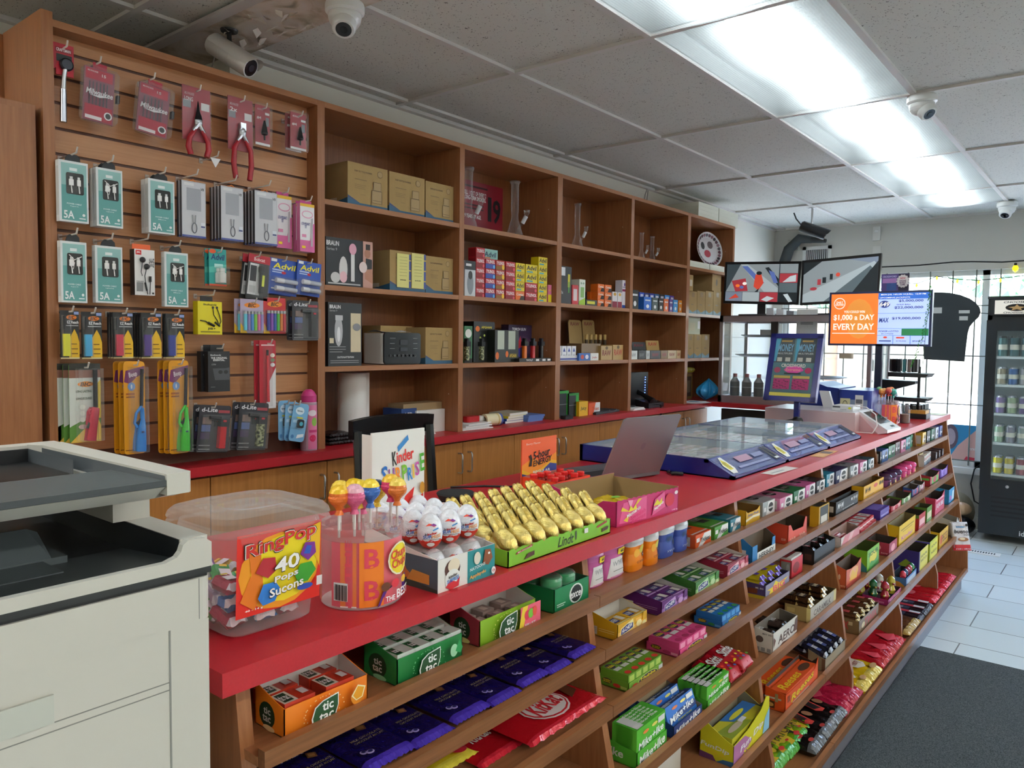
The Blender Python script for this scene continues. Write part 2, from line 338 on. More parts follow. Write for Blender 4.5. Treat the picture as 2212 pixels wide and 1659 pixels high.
for i in range(26):
    u=random.uniform(-2.62,-2.15); v=1.47+random.uniform(0,.17); a=random.uniform(0,6.3); l=random.uniform(.015,.05); w=l*.5; ca,sa=math.cos(a),math.sin(a)
    b.add([(u,v,CH-.008),(u+l*ca,v+l*sa,CH-.012),(u+l*ca-w*sa,v+l*sa+w*ca,CH-.03),(u-w*sa,v+w*ca,CH-.016)],[(0,1,2,3)],mat('cfc4b8',.9))
tag(b.build('ceiling_board'),'water stained peeling white board in the ceiling above the slatwall','ceiling board')
struct('trim_4',MB().box(-3.04,1.385,CH-.010,-1.39,1.425,CH+.0,mat('b8b0aa',.6)))
# entrance mat, floor vent
mb=MB(); mb.grid(lambda u,v:(-.762+1.5*u,.9+3.29*v,.0102),40,60,'carpet').box(-.762,.9,0,.738,4.19,.009,mat('2a2d2e',.9))
tag(mb.build('entrance_mat'),'large dark grey floor mat beside the sweets counter','mat')
p=at(2105,1192,2,0)
g=thing('floor_vent','white slotted floor vent in the tiles in front of the drinks cooler','vent',(p.x,p.y,0))
MB().box(-.16,-.045,0,.16,.045,.006,mat('e8e8e4',.4)).build('frame',g); q=MB()
for i in range(16): q.box(-.135+.017*i,-.02,.006,-.126+.017*i,.02,.0068,mat('333',.6))
q.build('slots',g)
# outside: sidewalk, road, hedge and trees beyond the window
b=MB(); b.box(-14,7.5,-.12,14,11,-.1,mat('c8c8c4',.9)).box(-14,11,-.13,14,30,-.12,mat('9a9a98',.9)); struct('ground_outside',b)
random.seed(11)
def tree(x,y,h,r,lab):
    t=thing('street_tree',lab,'tree',(x,y,-.1)); MB().tube([(0,0,0),(.05,0,h*.5),(0,0,h*.8)],[.14,.1,.05],mat('5e4c3c',.9),8).build('trunk',t)
    c=MB(); gm=mat('5f8f6a',.8,var=.4,bs=3)
    for i in range(900):
        a=random.uniform(0,6.28); z=random.uniform(-1,1); rr=r*(1-.15*random.random())*math.sqrt(1-z*z)*random.uniform(.6,1); px,py,pz=rr*math.cos(a),rr*math.sin(a),h*.72+z*r
        s=.16*random.uniform(.6,1.3); q=random.uniform(0,6.28); c.add([(px,py,pz),(px+s*math.cos(q),py+s*math.sin(q),pz+.05),(px+s*math.cos(q+.8),py+s*math.sin(q+.8),pz+s)],[(0,1,2)],gm)
    c.build('crown',t)
tree(-1.2,13.5,5,1.5,'leafy street tree seen through the window over the drinks cooler'); tree(-4.6,15.5,5.5,1.7,'leafy street tree seen through the window above the black board'); tree(-7.4,12.5,3.4,.9,'small leafy tree seen low through the window behind the glass case')
# ---------------- back wall shelving ----------------
F=-2.40; BK=-2.69; TOPZ=2.385
ST=[(.867,.897),(1.796,1.829),(2.574,2.605),(3.332,3.375),(4.096,4.13),(4.852,4.895),(5.61,5.64)]
SH=[2.027,1.704,1.392]
unit=thing('wall_shelving','long reddish brown open wall shelving above the red back counter','shelving',(F,3.2,ZC))
def P_(name,mb,par=unit,base=(F,3.2,ZC)):
    mb.v=[v-Vector(base) for v in mb.v]; return mb.build(name,par)
for i,(a,c) in enumerate(ST[1:]):
    b=MB().box(BK,a,ZC,F,c,TOPZ,'wood_v'); 
    for z in (1.25,1.45,1.85,2.2): b.tube([(F-.06,a-.0003,z),(F-.06,a-.001,z)],.002,'e8e0d8',6)
    P_('upright',b)
P_('top_board',MB().box(BK,ST[1][0]-.001,TOPZ-.02,F-.0005,ST[6][1],TOPZ+.0005,'wood_h'))
P_('back_panel',MB().box(BK-.008,ST[1][1]-.01,ZC,BK,ST[6][0]+.01,TOPZ-.001,'wood_in'))
for i in range(1,6):
    for z in SH: P_('shelf',MB().box(BK,ST[i][1],z-.02,F+.0005-.002,ST[i+1][0],z,'wood_h'))
sw=thing('slatwall_unit','reddish brown slatwall display bay hung with tools, cables and lighters','slatwall',(F,1.35,ZC))
B2=(F,1.35,ZC)
b=MB().box(-2.69,ST[0][0],ZC,F,ST[0][1],TOPZ+.02,'wood_v'); P_('side_panel',b,sw,B2)
P_('top_board',MB().box(-2.69,ST[0][1],TOPZ-.02,F,ST[1][0],TOPZ,'wood_h'),sw,B2)
SX=-2.465; b=MB().box(SX-.03,ST[0][1],ZC,SX-.006,ST[1][0],TOPZ-.02,'5a3626'); z=TOPZ-.02-.022-.0735
GZ=[2.248-.0735*k for k in range(-1,16)]   # groove heights
zz=TOPZ-.02
for g in GZ+[1.0]:
    lo=g+.0045; 
    if zz-lo>.01 and lo>ZC-.05: b.box(SX-.006,ST[0][1],max(lo,ZC+.002),SX,ST[1][0],zz,'wood_slat')
    zz=g-.0045
P_('slat_board',b,sw,B2)
tag(MB().box(-2.98,.25,.2,-2.415,.853,2.14,'wood_v').box(-3.0,.853,.2,-2.70,.897,TOPZ+.02,'wood_v').box(-2.415,.2,.25,-2.40,.838,2.12,'wood_v').build('tall_cupboard'),'tall reddish brown cupboard left of the slatwall, behind the copier','cupboard')
# back counter
b=MB(); b.box(WX+.002,.90,ZC-.032,-2.34,5.80,ZC,'red').box(-2.34,5.18,ZC-.032,-1.515,5.80,ZC,'red')
tag(b.build('back_countertop'),'long red laminate countertop under the wall shelving, turning the far corner','countertop')
SE=[.90,1.12,1.34,1.816,2.195,2.578,2.955,3.33,3.74,4.07,4.44,4.803,5.17]
for i in range(0,12,2):
    y0,y1=SE[i],SE[i+2]; t=thing('base_cabinet',['golden brown base cabinet left of the copier end','golden brown base cabinet below the slatwall, behind the black chair','golden brown base cabinet behind the yellow price strip shelf bay','golden brown base cabinet with chrome handles behind the orange energy display','golden brown base cabinet with chrome handles behind the laptop','golden brown base cabinet below the black telephone'][i//2],'cabinet',(-2.39,(y0+y1)/2,0),0,'base cabinets under the back counter')
    if i==4: t['label']='golden brown base cabinet right of the black chair'
    ym=(y0+y1)/2; h=(y1-y0)/2
    MB().box(-.29,-h+.001,.1,-.001,h-.001,ZC-.034,'wood_oak').box(-.29,-h+.01,0,-.04,h-.01,.1,'3a2a1e').build('body',t)
    ms=SE[i+1]-ym
    for a,c,s in ((-h,ms,1),(ms,h,-1)):
        d=MB().box(0,a+.002,.11,.018,c-.002,ZC-.045,'wood_oak').build('door',t)
        yh=c-.03 if s>0 else a+.035
        if i==0: continue
        MB().tube([(.018,yh,.985),(.04,yh,.985),(.045,yh,.975),(.045,yh,.905),(.04,yh,.895),(.018,yh,.895)],.004,'steel',6).build('handle',d)
MB_=tag(MB().box(-2.30,5.25,.05,-1.5,5.28,1.03,'17181c').build('under_counter_shade_sheet'),'dark panel under the far red countertop','panel')  # dark sheet stands in for the shade of the open space here
# ---------------- front display counter ----------------
PR=[(1.045,-.893),(.946,-.88),(.832,-.863),(.713,-.841),(.553,-.806),(.36,-.777),(.23,-.745),(.105,-.740)]
def fx(z):
    for (a,xa),(c,xc) in zip(PR,PR[1:]):
        if z>=c: return xa+(xc-xa)*(a-z)/(a-c)
    return PR[-1][1]
LT=[.946,.832,.713,.553,.36,.13]; SZ=[z-.012 for z in LT]
DY=[.575,1.426,2.265,3.11,3.92,4.77,5.42]
tag(MB().box(-1.512,.506,ZC-.032,-.872,5.43,ZC,'red').build('front_countertop'),'long red laminate customer countertop over the sweets shelves','countertop')
cs=thing('sweets_counter','long brown display counter with six tiers of sweets below the red countertop','display counter',(-1.0,3.0,0)); B3=(-1.0,3.0,0)
def sp(mb,n): return P_(n,mb,cs,B3)
fin_later=1
for i,y in enumerate(DY):
    e=i in(0,6); ins=0 if i==6 else .05
    Pz=[(-1.30,.1)]+[(x-ins,z) for z,x in reversed(PR)]+[(-1.30,1.045)]
    if i==0: Pz[0]=(-1.5,.1); Pz[-1]=(-1.5,1.045)
    Q=[(z,x) for x,z in Pz]  # prism axis y uses (z,x)
    sp(MB().prism(Q,'y',y-.011,y+.011,'wood_v'),'side_panel' if e else 'divider')
for k,(z,l) in enumerate(zip(SZ,LT)):
    sp(MB().box(-1.299,DY[0]-.005,z-.014,fx(l)-.0165,DY[6]-.011,z,'wood_h'),'shelf')
    x=fx(l)
    for a,c in ((DY[0]-.004,1.40),(1.402,2.7),(2.702,4.0),(4.002,5.408)): sp(MB().box(x-.016,a,l-.026,x,c,l,'wood_lip',zp='wood_h'),'shelf_edge')
sp(MB().box(-1.31,DY[0],.1,-1.30,DY[6],1.045,'wood_in'),'back_panel')
sp(MB().box(-1.45,DY[0]+.02,0,-.768,DY[6]-.02,.099,mat('6a676c',.5)),'kick_plate')
# ---------------- copier ----------------
c=thing('copier','large white office copier with dark paper trays beside the counter end','copier',(-1.1,.2,0))
def cp(mb,n,par=c): mb.v=[v-Vector((-1.1,.2,0)) for v in mb.v]; return mb.build(n,par)
wh=mat('cecbc3',.35); dk=mat('3c4246',.45); bk=mat('14161a',.4); gr=mat('4d5559',.45)
Y0,Y1,X1=-.20,.481,-.85
b=MB(); 
b.prism([(X1-.6,Y0),(X1,Y0)]+[(X1-.012+.012*math.cos(t),Y1-.012+.012*math.sin(t)) for t in (0,.5,1.05,1.57)]+[(X1-.6,Y1)],'z',1.163,1.2145,wh)
b.box(X1-.6,Y0,.02,X1-.003,Y1-.003,1.162,wh); cp(b,'body')
b=MB(); sm=mat('8c8c88',.6)
b.box(X1-.0032,.4285,.3,X1-.0022,.4305,1.160,sm).box(X1-.0032,Y0,1.0895,X1-.0022,.4285,1.0905,sm).box(X1-.0032,Y0,1.0985,X1-.0022,.4285,1.0995,sm).box(X1-.0032,Y0,.84,X1-.0022,.4285,.843,sm).box(X1-.0002,.464,1.165,X1+.0003,.465,1.214,sm); cp(b,'panel_seams')
cp(MB().box(X1-.0022,Y0,1.10,X1+.001,.305,1.130,mat('c6c8c0',.5)),'drawer_grip')
b=MB(); b.box(X1-.6,Y0,1.2145,X1-.004,Y1-.004,1.2185,bk).box(X1-.6,Y0,1.2185,X1-.0005,Y1-.0005,1.226,mat('26282a',.35)); cp(b,'black_band')
b=MB(); pz=[(Y0,1.226),(Y1,1.226),(Y1,1.255),(Y1-.008,1.261),(.452,1.262),(.4455,1.2575),(.443,1.250),(.438,1.2445),(.425,1.2405),(Y0,1.2405)]
b.prism(pz,'x',X1-.010,X1,wh); b.box(-1.45,.4475,1.226,X1-.010,Y1,1.262,wh); cp(b,'tray_rim')
b=MB(); b.add([(X1-.010,Y0,1.239),(X1-.010,.4475,1.239),(-1.05,.4475,1.222),(-1.05,Y0,1.222),(-1.40,.4475,1.2265),(-1.40,Y0,1.2265)],[(0,1,2,3),(3,2,4,5)],dk); b.box(-1.42,Y0,1.226,-1.40,.4475,1.31,bk).box(-1.40,.4465,1.226,X1-.013,.4474,1.2615,mat('1c2024',.4)); cp(b,'output_tray')
b=MB(); b.box(-1.22,Y0,1.224,-.985,.372,1.236,gr).box(-.985,Y0,1.232,-.925,.345,1.2345,gr); cp(b,'tray_step')
b=MB(); b.add([(-.985,Y0,1.235),(-.985,.355,1.235),(-1.02,.352,1.262),(-1.02,.34,1.268),(-1.02,Y0,1.268),(-.99,Y0,1.235),(-.99,.355,1.235),(-1.025,.352,1.262),(-1.025,.34,1.268),(-1.025,Y0,1.268)],[(0,1,2,3,4),(9,8,7,6,5),(3,2,7,8),(4,3,8,9),(1,6,7,2)],gr); cp(b,'paper_stop')
b=MB(); b.prism([(1.262,-1.3),(1.262,-1.0),(1.285,-1.0),(1.305,-.99),(1.316,-.96),(1.316,-1.3)],'y',.432,.479,wh); cp(b,'support_column')
b=MB(); LX=-.877; LY=.472
b.box(-1.29,Y0,1.306,-.905,LY-.02,1.312,wh).add([(LX,Y0,1.3235),(LX,LY-.033,1.3235),(-.905,LY-.033,1.306),(-.905,Y0,1.306)],[(0,1,2,3)],wh)
b.box(-1.292,Y0,1.306,-1.262,LY,1.337,wh)
b.prism([(-1.262,.425),(-1.24,.438),(LX,.441),(LX,LY-.004),(LX-.004,LY),(-1.262,LY)],'z',1.313,1.338,wh); b.add([(LX,.441,1.314),(LX,LY-.004,1.314),(-.905,LY-.01,1.306),(-.905,.441,1.306)],[(0,1,2,3)],wh); cp(b,'scanner_lid')
b=MB(); b.add([(LX-.001,Y0,1.331),(LX-.001,.4405,1.331),(-1.02,.439,1.327),(-1.02,Y0,1.327),(-1.1,.438,1.314),(-1.1,Y0,1.314)],[(0,1,2,3),(3,2,4,5)],gr).add([(LX-.001,Y0,1.3235),(LX-.001,.4405,1.3235),(LX-.001,.4405,1.331),(LX-.001,Y0,1.331)],[(0,1,2,3)],dk); b.box(-1.262,Y0,1.3125,-1.1,.425,1.3135,bk).box(-1.262,Y0,1.3135,-1.258,.425,1.3325,bk); b.box(-1.262,.4245,1.3135,-1.10,.4250,1.3325,mat('565c62',.25)).add([(-1.10,.4368,1.3135),(LX-.004,.4402,1.3315),(LX-.004,.4402,1.3360),(-1.24,.4365,1.3345),(-1.24,.4365,1.3135)],[(0,1,2,3,4)],mat('565c62',.25)); cp(b,'document_tray')
b=MB(); b.prism([(-1.16,1.3135),(-1.09,1.3135),(-1.10,1.328),(-1.16,1.331)],'z',0,.001,gr) if 0 else b.add([(-1.17,.30,1.3135),(-1.09,.30,1.3135),(-1.105,.30,1.329),(-1.17,.30,1.332),(-1.17,.335,1.3135),(-1.09,.335,1.3135),(-1.105,.335,1.329),(-1.17,.335,1.332)],[(0,1,2,3),(7,6,5,4),(1,5,6,2),(2,6,7,3),(3,7,4,0)],gr); cp(b,'paper_guide')
# ---------------- black wooden chair ----------------
ch=thing('wooden_chair','black wooden chair with a curved slatted back behind the counter','chair',(-1.78,1.82,0)); ck=mat('121214',.25)
def chb(mb,n): mb.v=[v-Vector((-1.78,1.82,0)) for v in mb.v]; return mb.build(n,ch)
for y in (1.655,1.99): chb(MB().tube([(-2.05,y,0),(-1.99,y,.45),(-1.97,y,.8),(-2.0,y,1.19)],[.019,.021,.02,.017],ck,6,smooth=False),'back_post')
for y in (1.66,1.985): chb(MB().tube([(-1.58,y,0),(-1.58,y,.44)],[.017,.02],ck,6,smooth=False),'leg')
chb(MB().grid(lambda u,v:(-2.0-.035*math.sin(PI*u)+.006*(v>.5),1.635+.375*u,1.165+.062*v+.006*math.sin(PI*u)*v),14,1,ck).grid(lambda u,v:(-2.022-.035*math.sin(PI*u),2.01-.375*u,1.165+.062*v+.006*math.sin(PI*u)*v),14,1,ck).grid(lambda u,v:(-2.0-.022*v-.035*math.sin(PI*u)+.006,1.635+.375*u,1.2265+.006*math.sin(PI*u)),14,1,ck).box(-2.022,1.635,1.165,-1.996,1.6355,1.2265,ck),'top_rail')
for k in range(6): y=1.705+.047*k; chb(MB().box(-2.02,y,.60,-2.008,y+.022,1.168,ck),'slat')
chb(MB().box(-2.0,1.66,.57,-1.98,1.985,.61,ck),'lower_rail'); chb(MB().rbox(-2.0,1.63,.44,-1.56,2.01,.475,.03,ck),'seat')
# ---------------- packaging builders ----------------
def ypx(px,x,z):
    k=(px-1106)/FPX; a=RT-FW*k; return -(a.x*(x-CP.x)+a.z*(z-CP.z))/a.y+CP.y
def xpx(px,y,z):
    k=(px-1106)/FPX; a=RT-FW*k; return -(a.y*(y-CP.y)+a.z*(z-CP.z))/a.x+CP.x
def zpy(py,x,y):
    k=-(py-829.5)/FPX; a=UP-FW*k; return -(a.x*(x-CP.x)+a.y*(y-CP.y))/a.z+CP.z
# local frame of a pack: front face at x=0 facing +x, near side y=0, width along +y, depth along -x
def fronts(mb,w,h,d,front='',side='',top='',zb=0):
    mb.art(front,plane((0,0,zb),(0,w,0),(0,0,h)),w/h); mb.art(side,plane((-d,0,zb),(d,0,0),(0,0,h)),d/h); mb.art(top,plane((0,0,zb+h),(0,w,0),(-d,0,0)),w/d)
def carton_mb(w,h,d,col,front='',side='',top='',faces={}):
    mb=MB(); mb.box(-d,0,0,0,w,h,mat(col,.4) if isinstance(col,str) and col not in NAMED else col,**{k:mat(v,.4) for k,v in faces.items()}); fronts(mb,w,h,d,front,side,top); return mb
def tray_mb(w,h,d,col,front='',side='',hb=None,inside='e8e6e0',fcut=None,t=.0015,facecol=None,sidecol=None,back=None):
    """open display tray: front wall h high (fcut = its top outline in 0..1,0..1), sides slope up to the back wall hb"""
    hb=hb or h; mb=MB(); c=mat(col,.45); ins=mat(inside,.7); fc=mat(facecol,.45) if facecol else c; sc=mat(sidecol,.45) if sidecol else c
    mb.box(-d,0,0,0,w,t,ins)
    top=[(w*a,h*b) for a,b in fcut] if fcut else [(0,h),(w,h)]
    P=[(0,0)]+[(a,b) for a,b in top]+[(w,0)]
    mb.prism(P[::-1],'x',-t,0,fc,c0m=ins,c1m=fc)
    Q=[(0,-d),(0,0),(h if not fcut else h*fcut[0][1],0),(min(h,hb)+(hb-h)*.25,-d*.3),(hb,-d)]
    mb.prism(Q[::-1],'y',0,t,sc,c1m=ins,c0m=sc)
    Q2=[(0,-d),(0,0),(h if not fcut else h*fcut[-1][1],0),(min(h,hb)+(hb-h)*.25,-d*.3),(hb,-d)]
    mb.prism(Q2[::-1],'y',w-t,w,c,c0m=ins,c1m=c)
    mb.box(-d,0,0,-d+t,w,hb,c,xp=ins)
    mb.art(front,plane((0,0,0),(0,w,0),(0,0,h)),w/h); mb.art(side,plane((-d,0,0),(d,0,0),(0,0,h)),d/h); return mb
def bag_mb(w,d,t,col,art='',crimp=.1,seed=0,gloss=.25,flat=0,nu=26,nv=20,crcol=None):
    """filled flow-wrap pack lying flat: w along y, d along x back from the front edge, t thick, crimped at front and back"""
    rnd=random.Random(seed); ph=[rnd.uniform(0,6) for _ in range(6)]
    def hgt(u,v):
        e=min(v,1-v)/crimp; f=1 if e>=1 else max(0,math.sin(e*PI/2))
        g=min(u,1-u)/.12; f2=1 if g>=1 else max(0,math.sin(g*PI/2))**.6
        return f,f2
    def P(u,v,s=1,e=0,wk=1):
        f,f2=hgt(u,v); wr=(.09*t*(math.sin(13*u+ph[0])*math.sin(10*v+ph[1])+.6*math.sin(23*u+ph[2]+7*v)*math.sin(17*v+ph[3])) if wk else .10*t)*(1-flat)
        cr=(1-f)*.12*t*(math.sin(60*u+ph[4]+5*v) if wk else 1.1)
        zz=t*.5+s*(t*.5*f**.7*f2)+(wr*f*f2 if s>0 else 0)+cr; ww=1-.06*(1-f)*0-.05*f
        return Vector((-d*(1-v) if 0 else -d+d*v, w*(.5+(u-.5)*(1.0 if f<.5 else ww)), max(.0004,zz+e)))
    mb=MB(); m_=wrap(col) if col not in NAMED else NAMED[col]; cm=(wrap(crcol) if crcol else m_)
    mb.grid(lambda u,v:P(u,v,1),nu,nv,m_,mfn=lambda u,v:cm if v>1-crimp*1.1 or v<crimp*1.1 else m_)
    mb.grid(lambda u,v:P(1-u,v,-1),nu,nv,m_)
    # artwork: u runs along the width (+y), v away from the front edge
    mb.art(art,lambda u,v,e:P(u,1-v,1,e*2+.0005,0),w/d,curved=2); return mb
def solidify_txt(*a): pass
def fin(mb,name,label,cat,loc,rz=0,group=None): return tag(mb.build(name,None,loc,rz),label,cat,group)
# ---------------- goods on the tiers of the sweets counter ----------------
NEXT={}; AV=[0]
def slot(k,px,py,top,pxr,bx,gap=None,hmin=.02,trim=True):
    """measure a pack on tier k: front-left bottom corner px,py; top py of that edge (or height); px of the front right edge; px of the back left top corner (or depth)"""
    z=SZ[k]; lx=fx(LT[k])-.018
    if py: p=at(px,py,2,z); x=min(lx-.001,max(lx-.10,p.x))
    else: x=lx-(gap or .004)
    y=ypx(px,x,z); h=zpy(top,x,y)-z if top>1 else top
    y1=ypx(pxr,x,z)
    if k in NEXT and trim: 
        if y<NEXT[k]+.002: y=NEXT[k]+.002
    for q in DY:
        if y<q+.0125 and y1>q-.0125:
            if (y+y1)/2>q: y=q+.0125
            else: y1=q-.0125
    w=max(.012,y1-y)
    d=x-xpx(bx,y,z+h) if abs(bx)>1 else bx
    av=(1.045 if k==0 else SZ[k-1]-.014)-z-.004; d=min(max(d,.03),.30); h=min(max(h,hmin),av); NEXT[k]=y+w; AV[0]=av
    return x,y,z,w,h,d
def carton(k,px,py,top,pxr,bx,label,col,front='',side='',topart='',cat='carton',name='gum_carton',group=None,**kw):
    x,y,z,w,h,d=slot(k,px,py,top,pxr,bx)
    return fin(carton_mb(w,h,d,col,front,side,topart,**kw),name,label,cat,(x,y,z),0,group),(x,y,z,w,h,d)
def tray(k,px,py,top,pxr,bx,label,col,front='',side='',hb=1.0,cat='display box',name='display_tray',group=None,**kw):
    x,y,z,w,h,d=slot(k,px,py,top,pxr,bx)
    return fin(tray_mb(w,h,d,col,front,side,hb=min(h*hb,AV[0]),**kw),name,label,cat,(x,y,z),0,group),(x,y,z,w,h,d)
def fill(box,mb,name,labf,cat,group,nx,ny,nz=1,dx=None,dy=None,dz=.02,off=(0,0,0),rz=0,tilt=0,skip=()):
    """place individual packs in a tray in a grid, each an object; labf(i,j,k) gives the label"""
    x,y,z,w,h,d=box; first=None; dx=dx or (d-.006)/nx; dy=dy or (w-.006)/ny; n=0
    for kz in range(nz):
        for i in range(nx):
            for j in range(ny):
                if (i,j,kz) in skip: continue
                loc=(x-.003-dx*i+off[0],y+.003+dy*j+off[1],z+.0025+dz*kz+off[2])
                if first is None: first=mb.build(name,None,loc,rz); o=first
                else: o=first.copy(); COL.objects.link(o); o.location=loc
                o.rotation_euler[1]=tilt; tag(o,labf(i,j,kz),cat,group); n+=1
    return n
def rc(a): return ORD[a]
TT='t,tic/ntac,%s,%s,%s,%s,fff'
def tictac(k,px,py,top,pxr,bx,lab,c,dotc,right,hb,**kw):
    dots=''.join('e,%.3f,%.3f,.007,.022,%s;'%(.42+.20*math.cos(a)*(1+.22*r),.45+.44*math.sin(a)*(1+.22*r),dotc) for r in (0,1) for a in [i*.33 for i in range(19)])
    leaf='p,.27,.02,.25,.4,.29,.75,.38,.9,.57,.98,.57,.55,.53,.2,.42,.05,'
    fr=dots+leaf.replace('p,','p,')+'fff;p,.285,.05,.265,.4,.30,.72,.385,.87,.56,.94,.56,.55,.52,.23,.42,.08,1c4a26;t,tic,.44,.68,.13,.30,fff;t,tac,.42,.34,.17,.28,fff;'+right
    sd='e,.42,.52,.27,.44,1c3a20;t,tic,.43,.66,.24,.24,ddd;t,tac,.42,.40,.28,.24,ddd;e,.5,.1,.2,.1,'+dotc
    return tray(k,px,py,top,pxr,bx,lab,c,fr,sd,hb=hb,cat='mint display box',name='mint_tray',inside='dcdad4',**kw)
G='open mint display boxes on the top tier'
_,b=tictac(0,614,1597,1533,794,551,'orange open box of mints at the near end of the top tier','f08420','ffd9a0','e,.80,.55,.085,.30,e08a20;p,.72,.62,.80,.95,.90,.80,.86,.45,.78,.40,fff2c0;p,.74,.62,.80,.90,.88,.78,.85,.48,.78,.44,e9a01e;t,ORANGE,.80,.16,.17,.13,fff',1.45,group=G)
pk=carton_mb(.052,.022,.036,'b5301a','','','r,.0,.0,.45,1,e9e0d0;r,.06,.1,.36,.9,1c3a20;t,tic tac,.2,.5,.26,.5,fff;r,.7,.25,.92,.75,ddd')
fill((b[0],b[1],b[2]+b[4]*.55,b[3],b[4],b[5]),pk,'mint_box',lambda i,j,k:'red topped mint pack in the orange box, %s row, %s along'%(('front','middle','back')[i],rc(j)),'mints','mint packs in the orange box',2,2,1,dy=b[3]/2-.004,dx=.042)
_,b=tictac(0,858,1484,1426,998,786,'green open box of mints on the top tier, near bay','1f7a3c','8fd0a0','e,.78,.6,.06,.25,9fd8ae;p,.80,.55,.86,.95,.92,.6,.88,.4,2f9a55;t,FRESH MINT,.80,.2,.22,.10,fff',1.5,group=G)
pk=carton_mb(.04,.016,.03,'c9cfc9','','','r,.0,.0,.35,1,1f7a3c;r,.05,.1,.33,.9,143a20;t,tic tac,.19,.5,.24,.5,fff')
fill((b[0],b[1],b[2]+b[4]*.72,b[3],b[4],b[5]),pk,'mint_box',lambda i,j,k:'clear and green mint pack in the green box, %s row, %s along'%(('front','middle','back')[i],rc(j)),'mints','mint packs in the green box',2,4,1,dx=.04)
_,b=tictac(0,1036,1399,1343,1156,971,'lime, yellow and pink open box of mints on the top tier','8ab52a','f6ef9a','r,.62,0,1,1,e8607a;p,.58,0,.66,1,.76,1,.66,0,f0d23c;e,.74,.62,.05,.2,d83a52;e,.81,.64,.05,.2,7ac03c;e,.88,.68,.04,.2,e0503c;t,FRUIT,.80,.22,.2,.12,fff',1.5,group=G,sidecol='9a3040')
pk=carton_mb(.034,.016,.03,'8f7b74','','','r,.3,.2,.7,.8,c9b8ae')
fill((b[0],b[1],b[2]+b[4]*.45,b[3],b[4],b[5]),pk,'mint_box',lambda i,j,k:'brownish clear mint pack in the lime and pink box, %s row, %s along'%(('front','middle','back')[i],rc(j)),'mints','mint packs in the fruit box',2,3,1,dx=.04)
x,y,z,w,h,d=slot(0,1197,1327,1275,1271,1108)
fin(tray_mb(w,h,d,'157a4a','e,.62,.5,.2,.42,e8f0e8;e,.62,.5,.16,.36,0f1416;t,excel,.62,.5,.36,.34,fff,.2;r,.06,.3,.3,.34,cfe8d8;r,.06,.22,.26,.26,cfe8d8','',hb=h,inside='2a5a40'),'gum_tray','green open gum box holding green tubs on the top tier','gum display box',(x,y,z))
def tub_mb(r,h,c,lid,lab=''):
    m=MB(); m.lathe([(r*.86,0),(r*.95,.004),(r,h*.2),(r*.9,h*.45),(r,h*.66),(r*.93,h*.74)],mat(c,.25),n=18,caps=False).lathe([(r*.96,h*.74),(r*.98,h*.78),(r*.98,h*.92),(r*.85,h),(0,h)],mat(lid,.25),n=18,caps=False)
    def cyl(u,v,e):
        a=(u-.5)*2.6+.0; return Vector(((r+e+.0006)*math.cos(a),(r+e+.0006)*math.sin(a),h*(.05+.65*v)))
    m.art(lab,cyl,2.6*r/(h*.65),curved=True); return m
tm=tub_mb(.024,.062,'1a8650','1f9a5c','r,.1,.0,.9,.45,0f6e40;e,.5,.25,.15,.22,101414;t,excel,.5,.25,.3,.25,fff'); tm.lathe([(.0245,.040),(.0246,.062),(.021,.066),(0,.067)],NAMED['clear'],n=18,caps=False)
x0=x; 
for i,(dx,dy) in enumerate(((-.03,.028),(-.03,.077),(-.08,.028),(-.08,.077))):
    if i==0: t0=fin(tm,'gum_tub','green gum tub, front left of four in the green box','gum tub',(x+dx,y+dy,z+.004),0,'green gum tubs in the box')
    else: t0=dup(t0,(x+dx,y+dy,z+.004),label='green gum tub, %s of four in the green box'%('front right','back left','back right')[i-1])
# tall gum bottles
def bottle_mb(w,d,h,c1,c2,lab):
    m=MB(); 
    def ring(z,sx,sy): return [(-d/2+d/2*sx*math.copysign(abs(math.cos(a))**.7,math.cos(a)),w/2+w/2*sy*math.copysign(abs(math.sin(a))**.7,math.sin(a)),z) for a in [2*PI*i/20 for i in range(20)]]
    prof=[(0,.86,.86),(.03,.92,.92),(.2,.95,.93),(.5,.86,.82),(.72,.97,.95),(.84,1,1),(.93,.9,.92),(1,.55,.6)]
    for i in range(len(prof)-1):
        a,b_=prof[i],prof[i+1]; V=ring(a[0]*h,a[1],a[2])+ring(b_[0]*h,b_[1],b_[2]); m.add(V,[(j,(j+1)%20,20+(j+1)%20,20+j) for j in range(20)],mat(c1 if a[0]<.6 else c2,.3),True)
    V=ring(h,.55,.6); m.add(V,[range(20)],mat(c2,.3)); m.add(ring(h+.0005,.4,.42),[range(20)],mat('8a8a8a',.4))
    def fm(u,v,e):
        # front wraps around the +x side
        zz=v; k=[p for p in prof if p[0]<=zz][-1]; k2=[p for p in prof if p[0]>=zz][0]; f=0 if k2[0]==k[0] else (zz-k[0])/(k2[0]-k[0]); sx=k[1]+(k2[1]-k[1])*f; sy=k[2]+(k2[2]-k[2])*f
        a=(u-.5)*2.4; return Vector((-d/2+(d/2*sx+e+.0008)*math.copysign(abs(math.cos(a))**.7,math.cos(a)),w/2+(w/2*sy+e+.0008)*math.copysign(abs(math.sin(a))**.7,math.sin(a)),zz*h))
    m.art(lab,fm,1.3,curved=2); return m
wl='r,.3,.06,.85,.58,ececec;p,.3,.06,.16,.06,.3,.5,ececec;t,WHITE,.6,.42,.42,.13,b0b4b8;e,.74,.64,.1,.08,111;r,.4,.22,.78,.24,999;r,.3,.06,.85,.1,e7a7c4;r,.5,.66,.74,.82,f2d81e;t,60,.62,.74,.14,.08,222'
